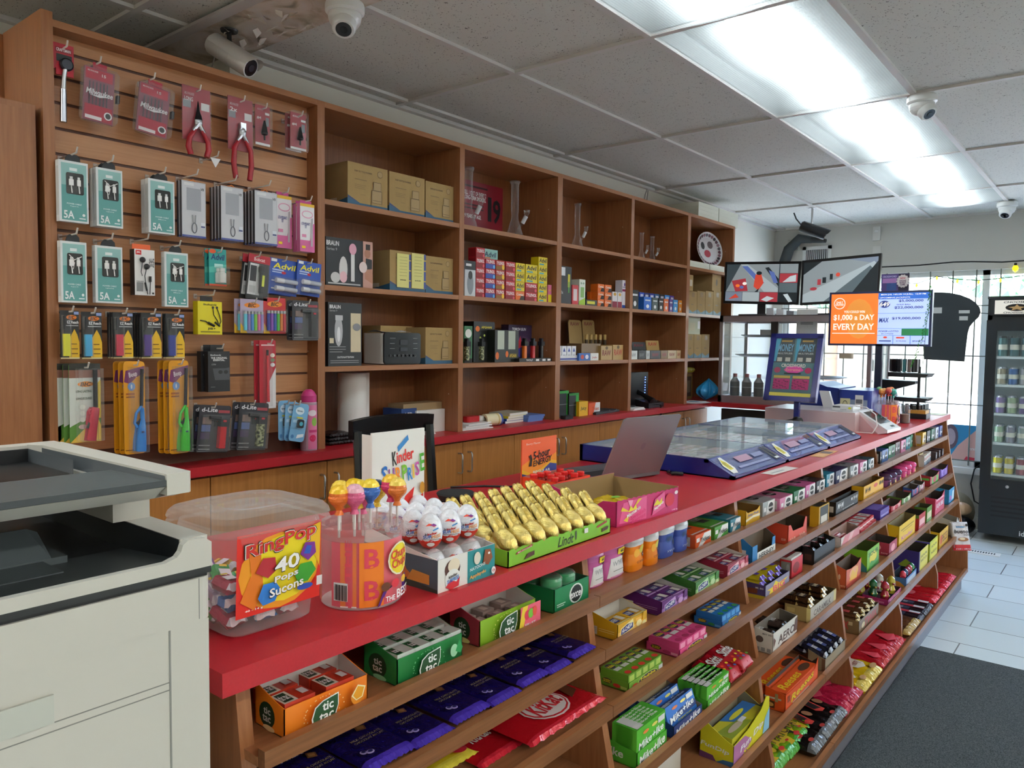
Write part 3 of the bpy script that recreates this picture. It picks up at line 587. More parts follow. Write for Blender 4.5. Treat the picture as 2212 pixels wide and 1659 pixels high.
ol='e,.42,.52,.13,.12,f2b33a;e,.62,.60,.12,.12,d9cf5a;e,.76,.44,.1,.09,1d2228;t,excel,.76,.44,.16,.05,fff;t,CITRUS,.62,.26,.4,.06,8a4a10'
bl='e,.5,.56,.16,.11,2b4f8e;e,.5,.56,.1,.07,16305e;e,.72,.44,.09,.1,20304e;t,XYLITOL,.6,.2,.4,.06,cdd8ee'
specs=[(1274,1277,1197,1311,'c862a4','cf6cb0',wl,'pink gum bottle with white label beside the divider, first of the pair','pink'),(1308,1260,1178,1355,'c862a4','cf6cb0',wl,'pink gum bottle with white label, second and larger of the pair','pink'),(1357,1243,1161,1397,'ee8a1e','dcdce0',ol,'white and orange gum bottle with lemon picture, nearer of two','orange'),(1398,1228,1151,1428,'ee8a1e','dcdce0',ol,'white and orange gum bottle with lemon picture, farther of two','orange'),(1430,1211,1138,1463,'3f55a8','d8dce4',bl,'white and blue gum bottle with berry picture, nearer of two','blue'),(1464,1197,1129,1491,'3f55a8','d8dce4',bl,'white and blue gum bottle with berry picture, farther of two','blue')]
for px,py,tp,pr,c1,c2,art,lab,g in specs:
    x,y,z,w,h,d=slot(0,px,py,tp,pr,.045); h=min(h,.088); fin(bottle_mb(w,.042,h,c1,c2,art),'gum_bottle',lab,'gum bottle',(x,y,z),0,g+' gum bottles on the top tier')
# gum cartons along the top tier
def gum(px,py,top,pr,lab,c,txt='excel',tc='fff',white=True,d=.12,tcol=None,k=0):
    fr=('p,.28,.0,.45,.95,1,.95,1,0,f0f0f0;' if white else '')+'e,.66,.5,.2,.34,111;t,%s,.66,.5,.36,.2,%s;r,.08,.3,.26,.6,eee'%(txt,tc)
    sd='r,.3,.15,.92,.8,d8d8d4;r,.35,.6,.85,.63,888;r,.35,.45,.85,.48,888;r,.35,.3,.7,.33,888'
    tp='e,.5,.5,.22,.2,151515;t,%s,.5,.5,.4,.18,ccc;r,.02,.3,.12,.7,ddd'%txt
    return carton(0,px,py,top,pr,d,lab,tcol or c,fr,sd,tp,faces={'xp':c},group='gum cartons on the top tier')
tri=lambda c:'p,.15,0,.55,.95,1,.95,1,0,f4f4f4;p,.4,0,.62,.3,1,.5,1,0,'+c+';t,Trident,.62,.5,.6,.34,222,.2;r,.04,.45,.24,.75,eee'
for a in ((1501,1187,1158,1535,'orange and white gum carton beside the blue gum bottle','d9591e'),(1543,1168,1140,1572,'bright green and white gum carton on the top tier','4f9a3a'),(1577,1151,1124,1603,'teal and white gum carton next to the second divider','2a7f95')):
    carton(0,a[0],a[1],a[2],a[3],.16,a[4],a[5],tri(a[5]),'r,.2,.1,.9,.8,cfcac2;r,.3,.55,.8,.58,777;r,.3,.35,.8,.38,777','r,0,.06,1,.1,ddd;p,.3,.3,.55,.9,.8,.3,333;t,Trident,.5,.55,.6,.2,ddd',group='gum cartons on the top tier')
tray(0,1611,1137,1104,1641,.13,'yellow open gum carton with a white wave, just past the second divider','e6b422','p,0,.25,.5,.38,1,.32,1,.5,.5,.52,0,.4,f6efd8;t,Juicy Fruit,.5,.62,.8,.22,2b3f8e,.2','r,.2,.4,.8,.8,ddd;r,.3,.6,.7,.63,888',hb=1.0,inside='8a6a30',fcut=[(0,1),(.12,.8),(.8,.8),(1,1)],name='gum_tray',cat='gum display box')
for a in ((1647,1117,1087,1673,'grey gum carton right of the yellow open one','a8b0b2'),(1684,1106,1078,1711,'pale pink gum carton between the grey and green ones','d57fa8'),(1714,1091,1063,1738,'dark green gum carton between two pink ones','1c6e42'),(1740,1078,1050,1760,'bright pink gum carton next to the black one','d86fae'),(1763,1067,1041,1781,'black gum carton before the third divider','1c2026')): gum(*a)
for a in ((1785,1053,1026,1801,'small teal gum carton after the third divider','2a8fae'),(1805,1046,1019,1830,'navy gum carton with white badge after the teal one','1e2a55'),(1836,1035,1008,1853,'silver grey gum carton between navy and pink','8e969a'),(1857,1026,1000,1872,'pink and white gum carton in the third bay','d98ab4'),(1875,1018,993,1887,'dark teal gum carton before the fourth divider','1f5a66')): gum(*a)
lb=[(1897,1004,'black'),(1905,1000,'blue'),(1919,991,'green'),(1934,983,'brown'),(1945,979,'pink'),(1957,972,'teal'),(1967,966,'mint green'),(1978,961,'dark green')]
cc=['1c1f24','2d5fa0','1d6a3c','5a3a34','d87aa0','2f8a96','4fa87c','1f3f30']
for i,(a,py,n) in enumerate(lb): gum(a,py,py-26,(lb[i+1][0]-1 if i<7 else 1985),n+' gum carton in the fourth bay of the top tier',cc[i],white=False,d=.1)
lb=[(1990,955,2001,'yellow','e0b83a'),(2003,948,2014,'charcoal','2a3234'),(2016,941,2027,'deep green','1f6a4a'),(2029,935,2036,'white and navy','c9ced8'),(2037,931,2044,'royal blue','2a4a9a')]
for i,(a,py,b_,n,c) in enumerate(lb): fin(carton_mb(.088,.074,.1,c,'e,.66,.5,.2,.34,111;t,excel,.66,.5,.34,.2,fff;r,.08,.3,.26,.6,eee','r,.3,.15,.92,.8,d8d8d4','e,.5,.5,.22,.2,151515'),'gum_carton',n+' gum carton in the last bay of the top tier','carton',(-.905,4.80+.122*i,SZ[0]),0,'gum cartons along the top tier')

m=MB(); m.prism([(0,0),(.012,.012),(.052,.018),(.060,.03),(.062,.052),(.030,.06),(.0,.055),(-.006,.03)],'x',-.0015,0,mat('14261c',.5)); m.art('t,excel,.5,.5,.8,.4,9aa8a0,.2',plane((0,0,.0),(.056,0,0) if 0 else (0,.056,0),(0,0,.06)),1.)
fin(m,'display_card','dark die cut header card of the green gum box lying on the lime mint box','display card',(-.99,1.225,SZ[0]+.035),0)
# ---------------- second tier ----------------
def bag(k,px,py,pr,d,t,label,col,art,cat='sweets bag',name='candy_bag',group=None,lift=0,rz=0,inset=.02,seed=None,rx=0,**kw):
    z=SZ[k]; x=fx(LT[k])-inset; 
    if py: x=min(fx(LT[k])-.019,at(px,py,2,z+lift).x)
    y=ypx(px,x,z+lift+t*.4); w=abs(ypx(pr,x,z+lift+t*.4)-y)
    for q in DY:
        if y<q+.012<y+w*.3: w-=q+.013-y; y=q+.013
        if y+w*.7<q-.012<y+w: w=q-.013-y
    o=fin(bag_mb(w,d,t,col,art,seed=seed if seed is not None else int(px),**kw),name,label,cat,(x,y,z+lift+.001),rz,group); o.rotation_euler[1]=rx; return o
dm='t,DAIRY,.36,.76,.5,.09,c8c8d8,.1;t,MILK,.40,.64,.46,.09,c8c8d8,.1;p,.56,.50,.72,.47,.78,.54,.62,.58,7a4a22;p,.60,.51,.70,.49,.74,.53,.63,.555,b07a44;t,MILK CHOCOLATE,.55,.38,.6,.03,8a7a4a;t,CHOCOLAT AU LAIT,.55,.33,.6,.03,8a7a4a;e,.18,.18,.055,.03,cbb8e8;e,.27,.15,.07,.03,cbb8e8;e,.18,.18,.035,.018,180f50;e,.27,.15,.045,.018,180f50'
for i,(a,b_,py) in enumerate(((690,800,None),(795,905,None),(900,985,None),(985,1065,None),(1065,1130,None),(1130,1190,None),(1190,1240,None),(1240,1290,None))):
    bag(1,a,py,b_,.20,.014,'purple milk chocolate bar, %s'%['nearest, mostly hidden by the tier above','second from the near end','third from the near end','fourth from the near end','fifth from the near end','third from the divider','second from the divider','last one beside the divider'][i],'180f50',dm,'chocolate bar','chocolate_bar','row of purple chocolate bars on the second tier',lift=.002+.005*(i%2),flat=.7,crcol='4a32b0',crimp=.09,inset=.019)
def chew(px,py,top,pr,bx,label,c,cw,c2,txt='HI-CHEW'):
    sd='p,.0,.1,.3,.1,.3,.6,0,.6,d8d4cc;r,.02,.48,.28,.5,777;r,.02,.38,.28,.4,777;r,.02,.28,.28,.3,777;r,.36,.5,.9,.53,%s;r,.36,.38,.9,.41,%s'%(c2,c2)
    fr='r,.0,.0,1,.5,%s;p,.05,.15,.1,.7,.5,.95,.55,.4,%s;p,.10,.3,.11,.62,.3,.78,.5,.72,.5,.42,.3,.34,26357e;t,%s,.3,.56,.34,.26,fff,0,8;e,.7,.5,.1,.2,%s;e,.88,.35,.07,.15,%s'%(cw,c2,txt,c2,c2)
    o,b=tray(1,px,py,top,pr,bx,label,c,fr,sd,hb=1.45,inside='d8d6d0',fcut=[(0,1),(.6,1),(.62,.55),(.85,.55),(.87,1),(1,1)],name='chew_tray',cat='sweets display box',group='fruit chew boxes on the second tier')
    pk=carton_mb(b[3]/2-.006,.026,.046,c,'r,.1,.2,.9,.8,%s'%cw,'','p,.15,.25,.55,.25,.6,.75,.2,.75,26357e;t,%s,.36,.5,.36,.3,fff;r,.66,.25,.92,.8,e8e4dc;r,.0,.0,1,.12,%s'%(txt,c2))
    fill((b[0],b[1],b[2]+max(0,b[4]*.9-.028),b[3],b[4],b[5]),pk,'chew_pack',lambda i,j,k:'%s fruit chew pack, row %s, %s'%(label.split()[0],rc(i),'left' if j==0 else 'right'),'sweets pack',label.split()[0]+' chew packs',min(4,int((b[5]-.004)/.048)),2,1,dy=b[3]/2-.002,dx=.048)
chew(1334,1390,1351,1397,1272,'yellow fruit chew box nearest the divider','d9a520','f0c060','f3e3a0')
chew(1429,1334,1301,1485,1343,'purple fruit chew box with a clear torn wrap','5c1f6e','a070b8','c8a0d8')
chew(1502,1294,1259,1553,1421,'green fruit chew box between purple and crimson ones','3f7a34','8fc07a','c2e0ae')
chew(1571,1253,1223,1616,1494,'crimson fruit chew box at the second divider','9e2a44','e090a4','f0c0c8')
NT=[(0,1),(.12,1),(.2,.55),(.8,.55),(.88,1),(1,1)]
tray(1,1622,1222,1184,1674,1598,'blue and white open chocolate box, nearly empty, past the second divider','2277b8','r,.0,.0,.2,1,2277b8;r,.2,0,1,.55,e8e8e4;t,HERSHEY,.6,.28,.66,.3,222','r,.1,.5,.5,.75,ddd;t,COOKIES,.5,.25,.7,.2,333',hb=1.5,inside='5a4a3a',fcut=[(0,1),(.2,1),(.2,.5),(.85,.5),(.87,1),(1,1)])
tray(1,1702,1180,1136,1742,1655,'orange red open sweets box with a torn front','d2452a','t,SOUR,.25,.2,.3,.14,f0c8b0;t,SOUR,.75,.2,.3,.14,f0c8b0','t,SOUR,.8,.25,.2,.12,f0c8b0',hb=1.1,inside='4a3c2c',fcut=[(0,1),(.12,.98),(.25,.6),(.8,.55),(.92,1.05),(1,1)])
carton(1,1768,1144,1096,1790,1750,'black upright box with yellow edges on the second tier','c79a1e','r,.12,.05,.9,.95,2a2a26;r,.2,.15,.8,.5,d0ccc0','r,0,0,1,1,d9a520','r,.1,.1,.9,.9,14120e',name='chocolate_carton')
tray(1,1805,1118,1086,1853,1791,'long black open box of chocolate candies with white letters','1a1816','t,M+M,.2,.65,.26,.36,eee,.2;t,peanut,.55,.3,.5,.12,bbb;t,M+M,.86,.7,.2,.3,ddd,.2;r,.66,.62,.72,.8,eee','r,.2,.3,.7,.7,d0ccc4',inside='1a1614',hb=1.0)
tray(1,1865,1083,1052,1908,1839,'yellow open box of chocolate candies with dark letters','e8b01a','t,M+M,.2,.65,.26,.36,4a3214,.2;e,.58,.72,.1,.14,c84a2a;t,M+M,.87,.72,.22,.3,4a3214,.2;r,.15,.2,.5,.26,a06a10','r,.1,.3,.6,.7,d8c8a0',inside='6a4a1a',hb=1.0)
def tubs(pxs,lab,c,lid,group):
    f=None
    for i,(px,py) in enumerate(pxs):
        z=SZ[1]; x=at(px,py,2,z).x; x=min(x,fx(LT[1])-.045); y=ypx(px,x,z)
        if f is None:
            m=MB(); m.lathe([(.026,0),(.031,.003),(.031,.032),(.028,.036)],mat(c,.3),n=18,caps=False).lathe([(.031,.036),(.035,.040),(.035,.052),(.028,.060),(0,.063)],mat(lid,.2),n=18,caps=False)
            m.art('r,.1,.1,.9,.9,%s;e,.5,.5,.15,.3,e8c85a'%lid,lambda u,v,e:Vector(((.0312+e)*math.cos((u-.5)*2),(.0312+e)*math.sin((u-.5)*2),.004+.028*v)),2,curved=True)
            f=fin(m,'gum_tub',lab%rc(i),'gum tub',(x,y,z),0,group)
        else: dup(f,(x,y,z),label=lab%rc(i))
tubs(((1909,1054),(1920,1047),(1931,1041)),'purple round gum tub with domed lid, %s from the near side','7a3a6e','4a2a4e','purple round gum tubs')
tubs(((1943,1035),(1953,1030),(1963,1024)),'pink round gum tub with domed lid, %s from the near side','d0407e','e0508e','pink round gum tubs')
NEXT[1]=0
carton(1,1977,1012,985,1993,.1,'small mixed green and red carton beside the pink tubs','b8a05a','e,.3,.4,.2,.3,c04a5a;e,.7,.6,.2,.3,7aa04a',group=None,name='sweets_carton')
for i in range(5):
    a=1996+4.6*i; x=fx(LT[1])-.022; y=ypx(a,x,SZ[1]); fin(carton_mb(.028,.062,.05,'e4e0da','r,.1,.0,.9,.45,2a4a6a;e,.5,.7,.3,.16,b0323c','','r,.2,.2,.8,.8,7a2a30'),'cigarillo_pack','slim white and red pack, %s in the fanned row by the end'%rc(i),'pack',(x-.004*i,y,SZ[1]),0,'slim white packs near the counter end')
for i in range(3):
    a=2021+7*i; x=fx(LT[1])-.022; y=ypx(a,x,SZ[1]); fin(carton_mb(.04,.05,.06,'3a2a2c','t,Oh,.5,.5,.5,.4,ddd','','r,.1,.1,.9,.9,6a4a4c'),'sweets_carton','small dark brown pack with pale print, %s from the last divider'%['third','second','nearest'][i],'pack',(x,y,SZ[1]),0,'small dark packs at the counter end')
# ---------------- third tier ----------------
kk='e,.5,.5,.24,.36,e8e0e0;e,.5,.5,.225,.33,c41a26;e,.5,.5,.21,.30,e8e0e0;t,KitKat,.5,.5,.36,.34,c41a26,.3,6;r,.05,.68,.16,.9,3a1a16;t,100,.1,.8,.1,.1,ddd;p,.74,.3,.78,.6,.9,.72,.88,.4,5a2c18'
bag(2,1146,1652,1324,.15,.016,'large red chocolate wafer bar with white oval logo','b81420',kk,'chocolate bar','chocolate_bar','large chocolate bars on the third tier',flat=.8,crcol='d0283a',crimp=.08,lift=.014)
bag(2,1040,1672,1150,.16,.012,'large red chocolate wafer bar partly under the front one','b01420','t,KitKat,.5,.5,.4,.2,ddd,.25','chocolate bar','chocolate_bar','large chocolate bars on the third tier',flat=.8,crcol='d0283a',crimp=.08)
bag(2,905,1712,1035,.13,.012,'large yellow chocolate bar with red letters, cut by the photo edge','e3c92a','t,COFFEE/nCRISP,.42,.58,.6,.42,7a1a24;e,.85,.3,.14,.2,c02030;t,Nestle,.85,.3,.2,.1,eee','chocolate bar','chocolate_bar','large chocolate bars on the third tier',flat=.6,crcol='e8d84a',crimp=.12,lift=.012)
NEXT[2]=0
def hubba(px,py,top,pr,bx,label,c,c2,c3,nn,cat='gum display box'):
    fr='e,.55,.48,.30,.46,%s;e,.55,.48,.27,.40,3a2a50;t,Hubba/nBubba,.55,.48,.44,.6,f4e020,.1;e,.16,.4,.08,.24,%s;r,.86,.1,.98,.9,d8d8da'%(c2,c3)
    sd='e,.3,.6,.16,.28,4a3a30;t,Hubba/nBubba,.3,.6,.24,.34,e8d820;e,.62,.4,.12,.2,%s;r,.75,.2,.95,.5,%s'%(c3,c2)
    o,b=tray(2,px,py,top,pr,bx,label,c,fr,sd,hb=1.0,inside=c,name='gum_tray',cat=cat,group='bubble gum boxes on the third tier')
    n=nn; w=(b[3]-.004)/n; pk=carton_mb(w-.001,.024,b[5]-.008,c,'r,.15,.15,.85,.85,%s'%c2,'','e,.5,.78,.42,.17,3a2a50;t,Hubba,.5,.78,.7,.16,f4e020;r,.1,.42,.9,.58,e0e0da;e,.5,.14,.34,.1,%s'%c3)
    fill((b[0],b[1],b[2]+b[4]-.010,b[3],b[4],b[5]),pk,'gum_pack',lambda i,j,k:'%s bubble gum pack, %s from the left in its box'%(label.split()[0],rc(j)),'gum pack',label.split()[0]+' bubble gum packs',1,n,1,dy=w)
hubba(1358,1512,1477,1431,1292,'green watermelon bubble gum box with yellow logos','6a9a2e','b0c860','c8322a',5)
hubba(1468,1436,1405,1527,1396,'pink bubble gum box with yellow logos','d84a86','f0a0c0','b03060',4)
hubba(1560,1368,1345,1600,1499,'blue bubble gum box with yellow and green logos','1f6cb4','5aa0d8','2f8f4a',4)
o,b=tray(2,1653,1305,1266,1704,1611,'purple and yellow open box of wrapped chocolate bars','4a3a6a','r,0,0,1,1,8a86a0;p,.1,.05,.2,.45,.05,.6,.3,.62,.4,.95,.55,.65,.95,.7,.7,.4,.8,.05,.5,.25,e8cf30;t,BIG,.55,.45,.5,.4,e04a6a','r,.0,.0,1,.25,c9b030;p,.1,.3,.1,.65,.6,.72,.6,.35,7a3a1e;t,MR. BIG,.7,.75,.4,.12,eee',inside='2a2440',hb=1.05)
pk=bag_mb(.042,.1,.02,'d8c42a','r,.2,.2,.8,.8,5a3a9a;t,BIG,.5,.5,.6,.2,eee',crcol='6a4ab0',nu=8,nv=10)
fill((b[0],b[1],b[2]+b[4]*.65,b[3],b[4],b[5]),pk,'chocolate_bar',lambda i,j,k:'yellow and purple wrapped bar, %s layer, %s'%(('lower','upper')[k],rc(j)+' in the purple and yellow box'),'chocolate bar','yellow and purple bars in the box',1,3,2,dy=b[3]/3.1,dz=.016,off=(-.01,0,0))
o,b=tray(2,1709,1251,1212,1733,1685,'small red open box with white chocolate bars on top','c8202c','e,.4,.5,.3,.3,8a1018','r,.1,.15,.9,.9,8a8a80;e,.7,.5,.15,.3,aaa',inside='8a8478',name='display_tray')
pk=carton_mb(b[3]/2-.005,.016,.05,'e0dcd8','','','t,KitKat,.5,.5,.8,.3,a01c28')
fill((b[0],b[1],b[2]+b[4]-.012,b[3],b[4],b[5]),pk,'chocolate_bar',lambda i,j,k:'white topped bar on the small red box, %s row %s'%(('front','back')[i%2],('left','right')[j]),'chocolate bar','white topped bars',2,2,1)
o,b=tray(2,1758,1222,1190,1803,1733,'black open box of dark wrapped chocolate bars','1c1a1a','r,.1,.1,.9,.2,555','r,.2,.3,.8,.7,4a2c26',inside='1a1614',hb=1.2)
pk=bag_mb(.028,.06,.02,'26201e','r,.2,.3,.8,.7,8a2030;t,DARK,.5,.5,.6,.2,eee',nu=6,nv=8)
fill((b[0],b[1],b[2]+b[4]*.7,b[3],b[4],b[5]),pk,'chocolate_bar',lambda i,j,k:'dark glossy wrapped bar, row %s, %s from the left'%(rc(i),rc(j)),'chocolate bar','dark bars in the black box',2,3,1)
o,b=tray(2,1814,1187,1164,1856,1787,'white and pink open box of red wafer bars with a slanted front','e4d8d4','p,0,0,.2,1,1,1,1,0,d88a94;p,.3,0,.5,1,.7,1,.5,0,e8b8bc','r,.1,.1,.9,.6,d8d0cc',inside='9a7a70',hb=1.3)
pk=bag_mb(.11,.022,.016,'a02430','r,.1,.3,.9,.7,e0b8b8',nu=8,nv=6)
fill((b[0],b[1],b[2]+b[4]*.5,b[3],b[4],b[5]),pk,'chocolate_bar',lambda i,j,k:'dark red wafer bar lying across the white and pink box, %s from the front'%rc(i),'chocolate bar','red wafer bars in the pink box',4,1,1,dx=.026)
for i in range(4):
    px=1860+9.6*i; x=fx(LT[2])-.022; y=ypx(px,x,SZ[2])
    for j in range(2): fin(carton_mb(.062,.016,.07,'c02a34','r,.0,.0,1,.4,e8e4e0','','r,.1,.15,.9,.85,e4e2e0;r,.3,.3,.6,.7,888'),'sweets_pack','flat white and red pack, %s column, %s'%(rc(i),('bottom','top')[j]),'sweets pack',(x-.003*i-.01*j,y,SZ[2]+.0165*j),0,'stacked white and red packs')
NEXT[2]=0
carton(2,1901,1125,1104,1922,.16,'flat purple carton with patterned top behind the white packs','4a3490','r,0,0,1,1,5a44a0;r,.1,.3,.9,.5,9a90d0','','r,.05,.1,.95,.4,7a6ac0;r,.05,.55,.95,.9,7a6ac0',name='chocolate_carton')
tr=[(1925,1110,1094,1946,1900,'red open sweets tray with a curved front past the fourth divider','c02838','f0c0c0'),(1948,1094,1077,1967,1915,'green open sweets tray with pale front beside the red one','5a8a30','e0e0d0'),(1970,1075,1057,1984,1950,'navy and blue open sweets tray on the third tier','2a4a90','c04a5a'),(1986,1063,1047,2002,1965,'white and red open sweets tray in the far bay','d8d4d0','c04a6a'),(2009,1052,1030,2028,1985,'red and green open sweets tray near the counter end','b02836','58b848'),(2031,1035,1014,2054,2010,'purple open sweets tray at the counter end','7a50b8','b090e0')]
for px,py,tp,pr,bx,lab,c,c2 in tr: tray(2,px,py,tp,pr,bx,lab,c,'r,.2,.1,.9,.8,%s;e,.5,.5,.2,.3,%s'%(c2,c),'r,.1,.6,.9,.8,'+c2,inside='4a4038',hb=1.15,fcut=[(0,1),(.3,.82),(.7,.82),(1,1.05)],group=None)
# ---------------- fourth tier ----------------
def mike(px,py,top,pr,bx,label,c,c2,lean=False,k=3):
    sd='p,.0,.0,1,0,1,.5,0,.7,%s;t,Ike,.25,.3,.5,.28,e8e8e8,.1'%c2
    fr='r,0,0,1,1,%s;p,0,.28,1,.42,1,.0,0,0,%s;t,Mike+Ike,.5,.16,.9,.18,fff,.15,8'%(c2,c)
    x,y,z,w,h,d=slot(k,px,py,top,pr,bx)
    fin(tray_mb(w,h*.42,d,c,'t,Mike+Ike,.5,.5,.86,.6,fff,.15,6','t,Ike,.25,.6,.5,.5,e8e8e8,.1' if px<1400 else '',hb=h*(.9 if lean else .5),inside='8a7c60' if lean else c),'candy_tray',label,'candy display box',(x,y,z),0,'chewy candy boxes on the fourth tier')
    n=5; pw=(w-.006); dd=.022
    pk=carton_mb(pw,h*.92,dd,c2,'p,.05,.55,.5,.66,1,.62,1,.4,.05,.38,%s;t,Mike+Ike,.5,.55,.88,.22,fff,.15,5;t,Original Fruits,.55,.33,.5,.07,f0e040;e,.3,.82,.1,.05,e88040;e,.6,.85,.1,.05,f0e070;r,.72,.78,.95,.95,e8e8e8'%c,'','p,0,0,0,1,1,1,1,0,%s;t,Mike+Ike,.5,.6,.7,.36,f0f0f0;r,.04,.1,.26,.7,ddd'%c)
    for i in range(n):
        xx=x-.004-(d-.03)*i/(n-1) if not lean else x-.006-.042*i
        o=fin(pk,'candy_box','%s chewy candy box, %s from the front in %s'%('blue' if lean else 'green',rc(i),'the navy tray' if lean else ('the nearest green tray' if px<1400 else 'the green tray by the red bags')),'candy box',(xx,y+.003,z+.003),0,'candy boxes standing in '+('the blue tray' if lean else 'tray at %d'%px)) if i==0 else tag(COPY(o),'%s chewy candy box, %s from the front in %s'%('blue' if lean else 'green',rc(i),'the navy tray' if lean else ('the nearest green tray' if px<1400 else 'the green tray by the red bags')),'candy box','candy boxes standing in '+('the blue tray' if lean else 'tray at %d'%px))
        o.location=(xx,y+.003,z+.003); o.rotation_euler[1]=-.35 if lean else 0
def COPY(o): c=o.copy(); COL.objects.link(c); return c
mike(1376,1676,1578,1440,1318,'light green candy tray nearest the near divider','4aa82e','5cb838')
mike(1455,1616,1535,1516,1375,'navy blue candy tray with leaning boxes','16306e','2a6cc4',lean=True)
mike(1528,1553,1487,1577,1460,'light green candy tray between the navy tray and the red bags','4aa82e','5cb838')
sk='r,.0,.0,1,.5,b01828;t,Skittles,.5,.62,.9,.3,f4f4f4,.2,5;'+''.join('e,%.2f,%.2f,.06,.035,%s;'%(.1+.09*i,.25+.1*math.sin(i*2.1),c) for i,c in enumerate(('f0c820','e85020','4a9a30','7a3a9a','f0e040','3a6ac0','e87020','f0d020','50a030')))
bag(3,1578,1488,1611,.12,.035,'red fruit sweets bag with white letters, nearer of two','a81826',sk,'sweets bag','candy_bag','red fruit sweets bags',lift=.0,seed=5,crimp=.12,rx=.12)
bag(3,1602,1470,1626,.12,.035,'red fruit sweets bag with white letters, farther of two','a81826',sk,'sweets bag','candy_bag','red fruit sweets bags',lift=.012,seed=8,crimp=.12,rx=.12)
NEXT[3]=0
o,b=tray(3,1669,1424,1370,1721,1629,'white open box of bubbly chocolate bars with brown picture','dcd8d0','t,AERO,.55,.5,.7,.42,4a2c20,.1;p,.0,.0,1,0,1,.2,.7,.12,.4,.25,.2,.1,7a4a34;p,.85,.3,.9,.9,1,.95,1,.3,5a3424;p,.02,.3,.1,.6,.02,.8,6a4030','e,.3,.62,.2,.16,5a4a44;t,MAY 2021,.7,.9,.5,.08,555;r,.05,.08,.3,.25,999;r,.4,.08,.6,.25,999;r,.7,.08,.9,.25,999',inside='6a6258',hb=1.15)
pk=bag_mb(.05,.1,.022,'3a2e2a','t,AERO,.5,.5,.6,.2,ccc',nu=8,nv=8)
fill((b[0],b[1],b[2]+b[4]*.55,b[3],b[4],b[5]),pk,'chocolate_bar',lambda i,j,k:'dark brown bubbly chocolate bar in the white box, %s'%rc(j),'chocolate bar','bars in the white box',1,2,1)
o,b=tray(3,1750,1352,1315,1805,1695,'gold and silver open box of caramel chocolate bars','a89058','r,.0,.0,1,1,b4aea0;t,CARAMILK,.45,.5,.66,.4,5a5048,.1;r,.9,.0,1,1,d8c88a','r,.1,.5,.4,.8,c8b070;r,.85,0,1,1,e8d48a',inside='5a4a2a',hb=1.0)
pk=bag_mb(.052,.075,.024,'3a2414','r,.15,.3,.85,.75,2a1a10;t,CARAMILK,.5,.5,.7,.2,e8d8b0,.1',crcol='a88a50',nu=8,nv=8)
fill((b[0],b[1],b[2]+b[4]*.7,b[3],b[4],b[5]),pk,'chocolate_bar',lambda i,j,k:'brown and gold caramel bar, %s row, %s layer, %s'%(('front','back')[i],('lower','upper')[k],('left','right')[j]),'chocolate bar','caramel bars in the gold box',2,2,2,dz=.018)
NEXT[3]=0
tray(3,1827,1274,1232,1859,1804,'orange open sweets box with a leaf emblem','c85a34','e,.5,.6,.3,.3,e8a878;p,.2,.3,.4,.8,.6,.5,.8,.9,.7,.2,e8b848;r,.0,.0,1,.2,a83a24','t,berry,.7,.15,.5,.14,f0c0a0;e,.4,.6,.1,.14,f0d0b0',inside='4a382a',hb=1.2,fcut=[(0,1),(.3,.9),(.7,.9),(1,1.1)])
tray(3,1872,1237,1191,1898,1824,'lime green open sour sweets box','7ab828','e,.5,.5,.3,.3,e8d84a;t,SOUR,.5,.75,.8,.2,2a5a20;p,.1,.0,.3,.4,.6,.3,.9,.45,1,0,4a9a40','p,.0,.3,.5,.7,1,.2,1,0,0,0,3a8a8a',inside='4a5a20',hb=1.0)
tray(3,1920,1208,1175,1937,1873,'crimson open sweets box with leaf emblem past the divider','a82c48','e,.5,.5,.25,.3,e8a0a8','e,.5,.6,.14,.2,e8a0b0;t,berry,.8,.2,.3,.14,f0c0d0',inside='3a302a',hb=1.1)
tray(3,1941,1182,1138,1976,1917,'tall yellow open box of small toys and sweets','ecc21e','t,Kinder,.5,.3,.7,.2,c86a9a;r,.1,.7,.9,.76,a8841a;r,.2,.6,.8,.63,a8841a','p,.1,.2,.3,.5,.6,.4,.9,.6,.9,.2,c89a10',inside='7a6a40',hb=1.05)
tray(3,1984,1150,1114,1998,1940,'tall red open sweets box beside a thin green one','b8242c','r,.1,.3,.9,.7,e8b0b0','r,0,.8,1,1,5a7a30',inside='2a241e',hb=1.05)
tray(3,2001,1135,1098,2012,1975,'narrow green open sweets box between two red ones','5a8a2a','r,.1,.3,.9,.7,d8c8a0','',inside='3a3a20',hb=1.0)
tray(3,2019,1118,1078,2039,1990,'pink and red open sweets box with pale letters','c8365a','t,JUJUBE,.5,.5,.8,.3,e8e0e8,.1;r,.1,.8,.9,.9,f0b0c0','r,.1,.1,.9,.9,b02a4a',inside='3a302c',hb=1.05,fcut=[(0,1),(.3,.85),(.7,.9),(1,1.15)])
tray(3,2049,1091,1059,2066,2010,'bright blue open sweets box at the counter end','2a8cc0','e,.3,.4,.16,.16,c060b0;p,.5,.2,.9,.2,.9,.8,.6,.8,c8d8e0','t,NERDS,.5,.6,.6,.14,b8d8e8',inside='3a3e3c',hb=1.15)
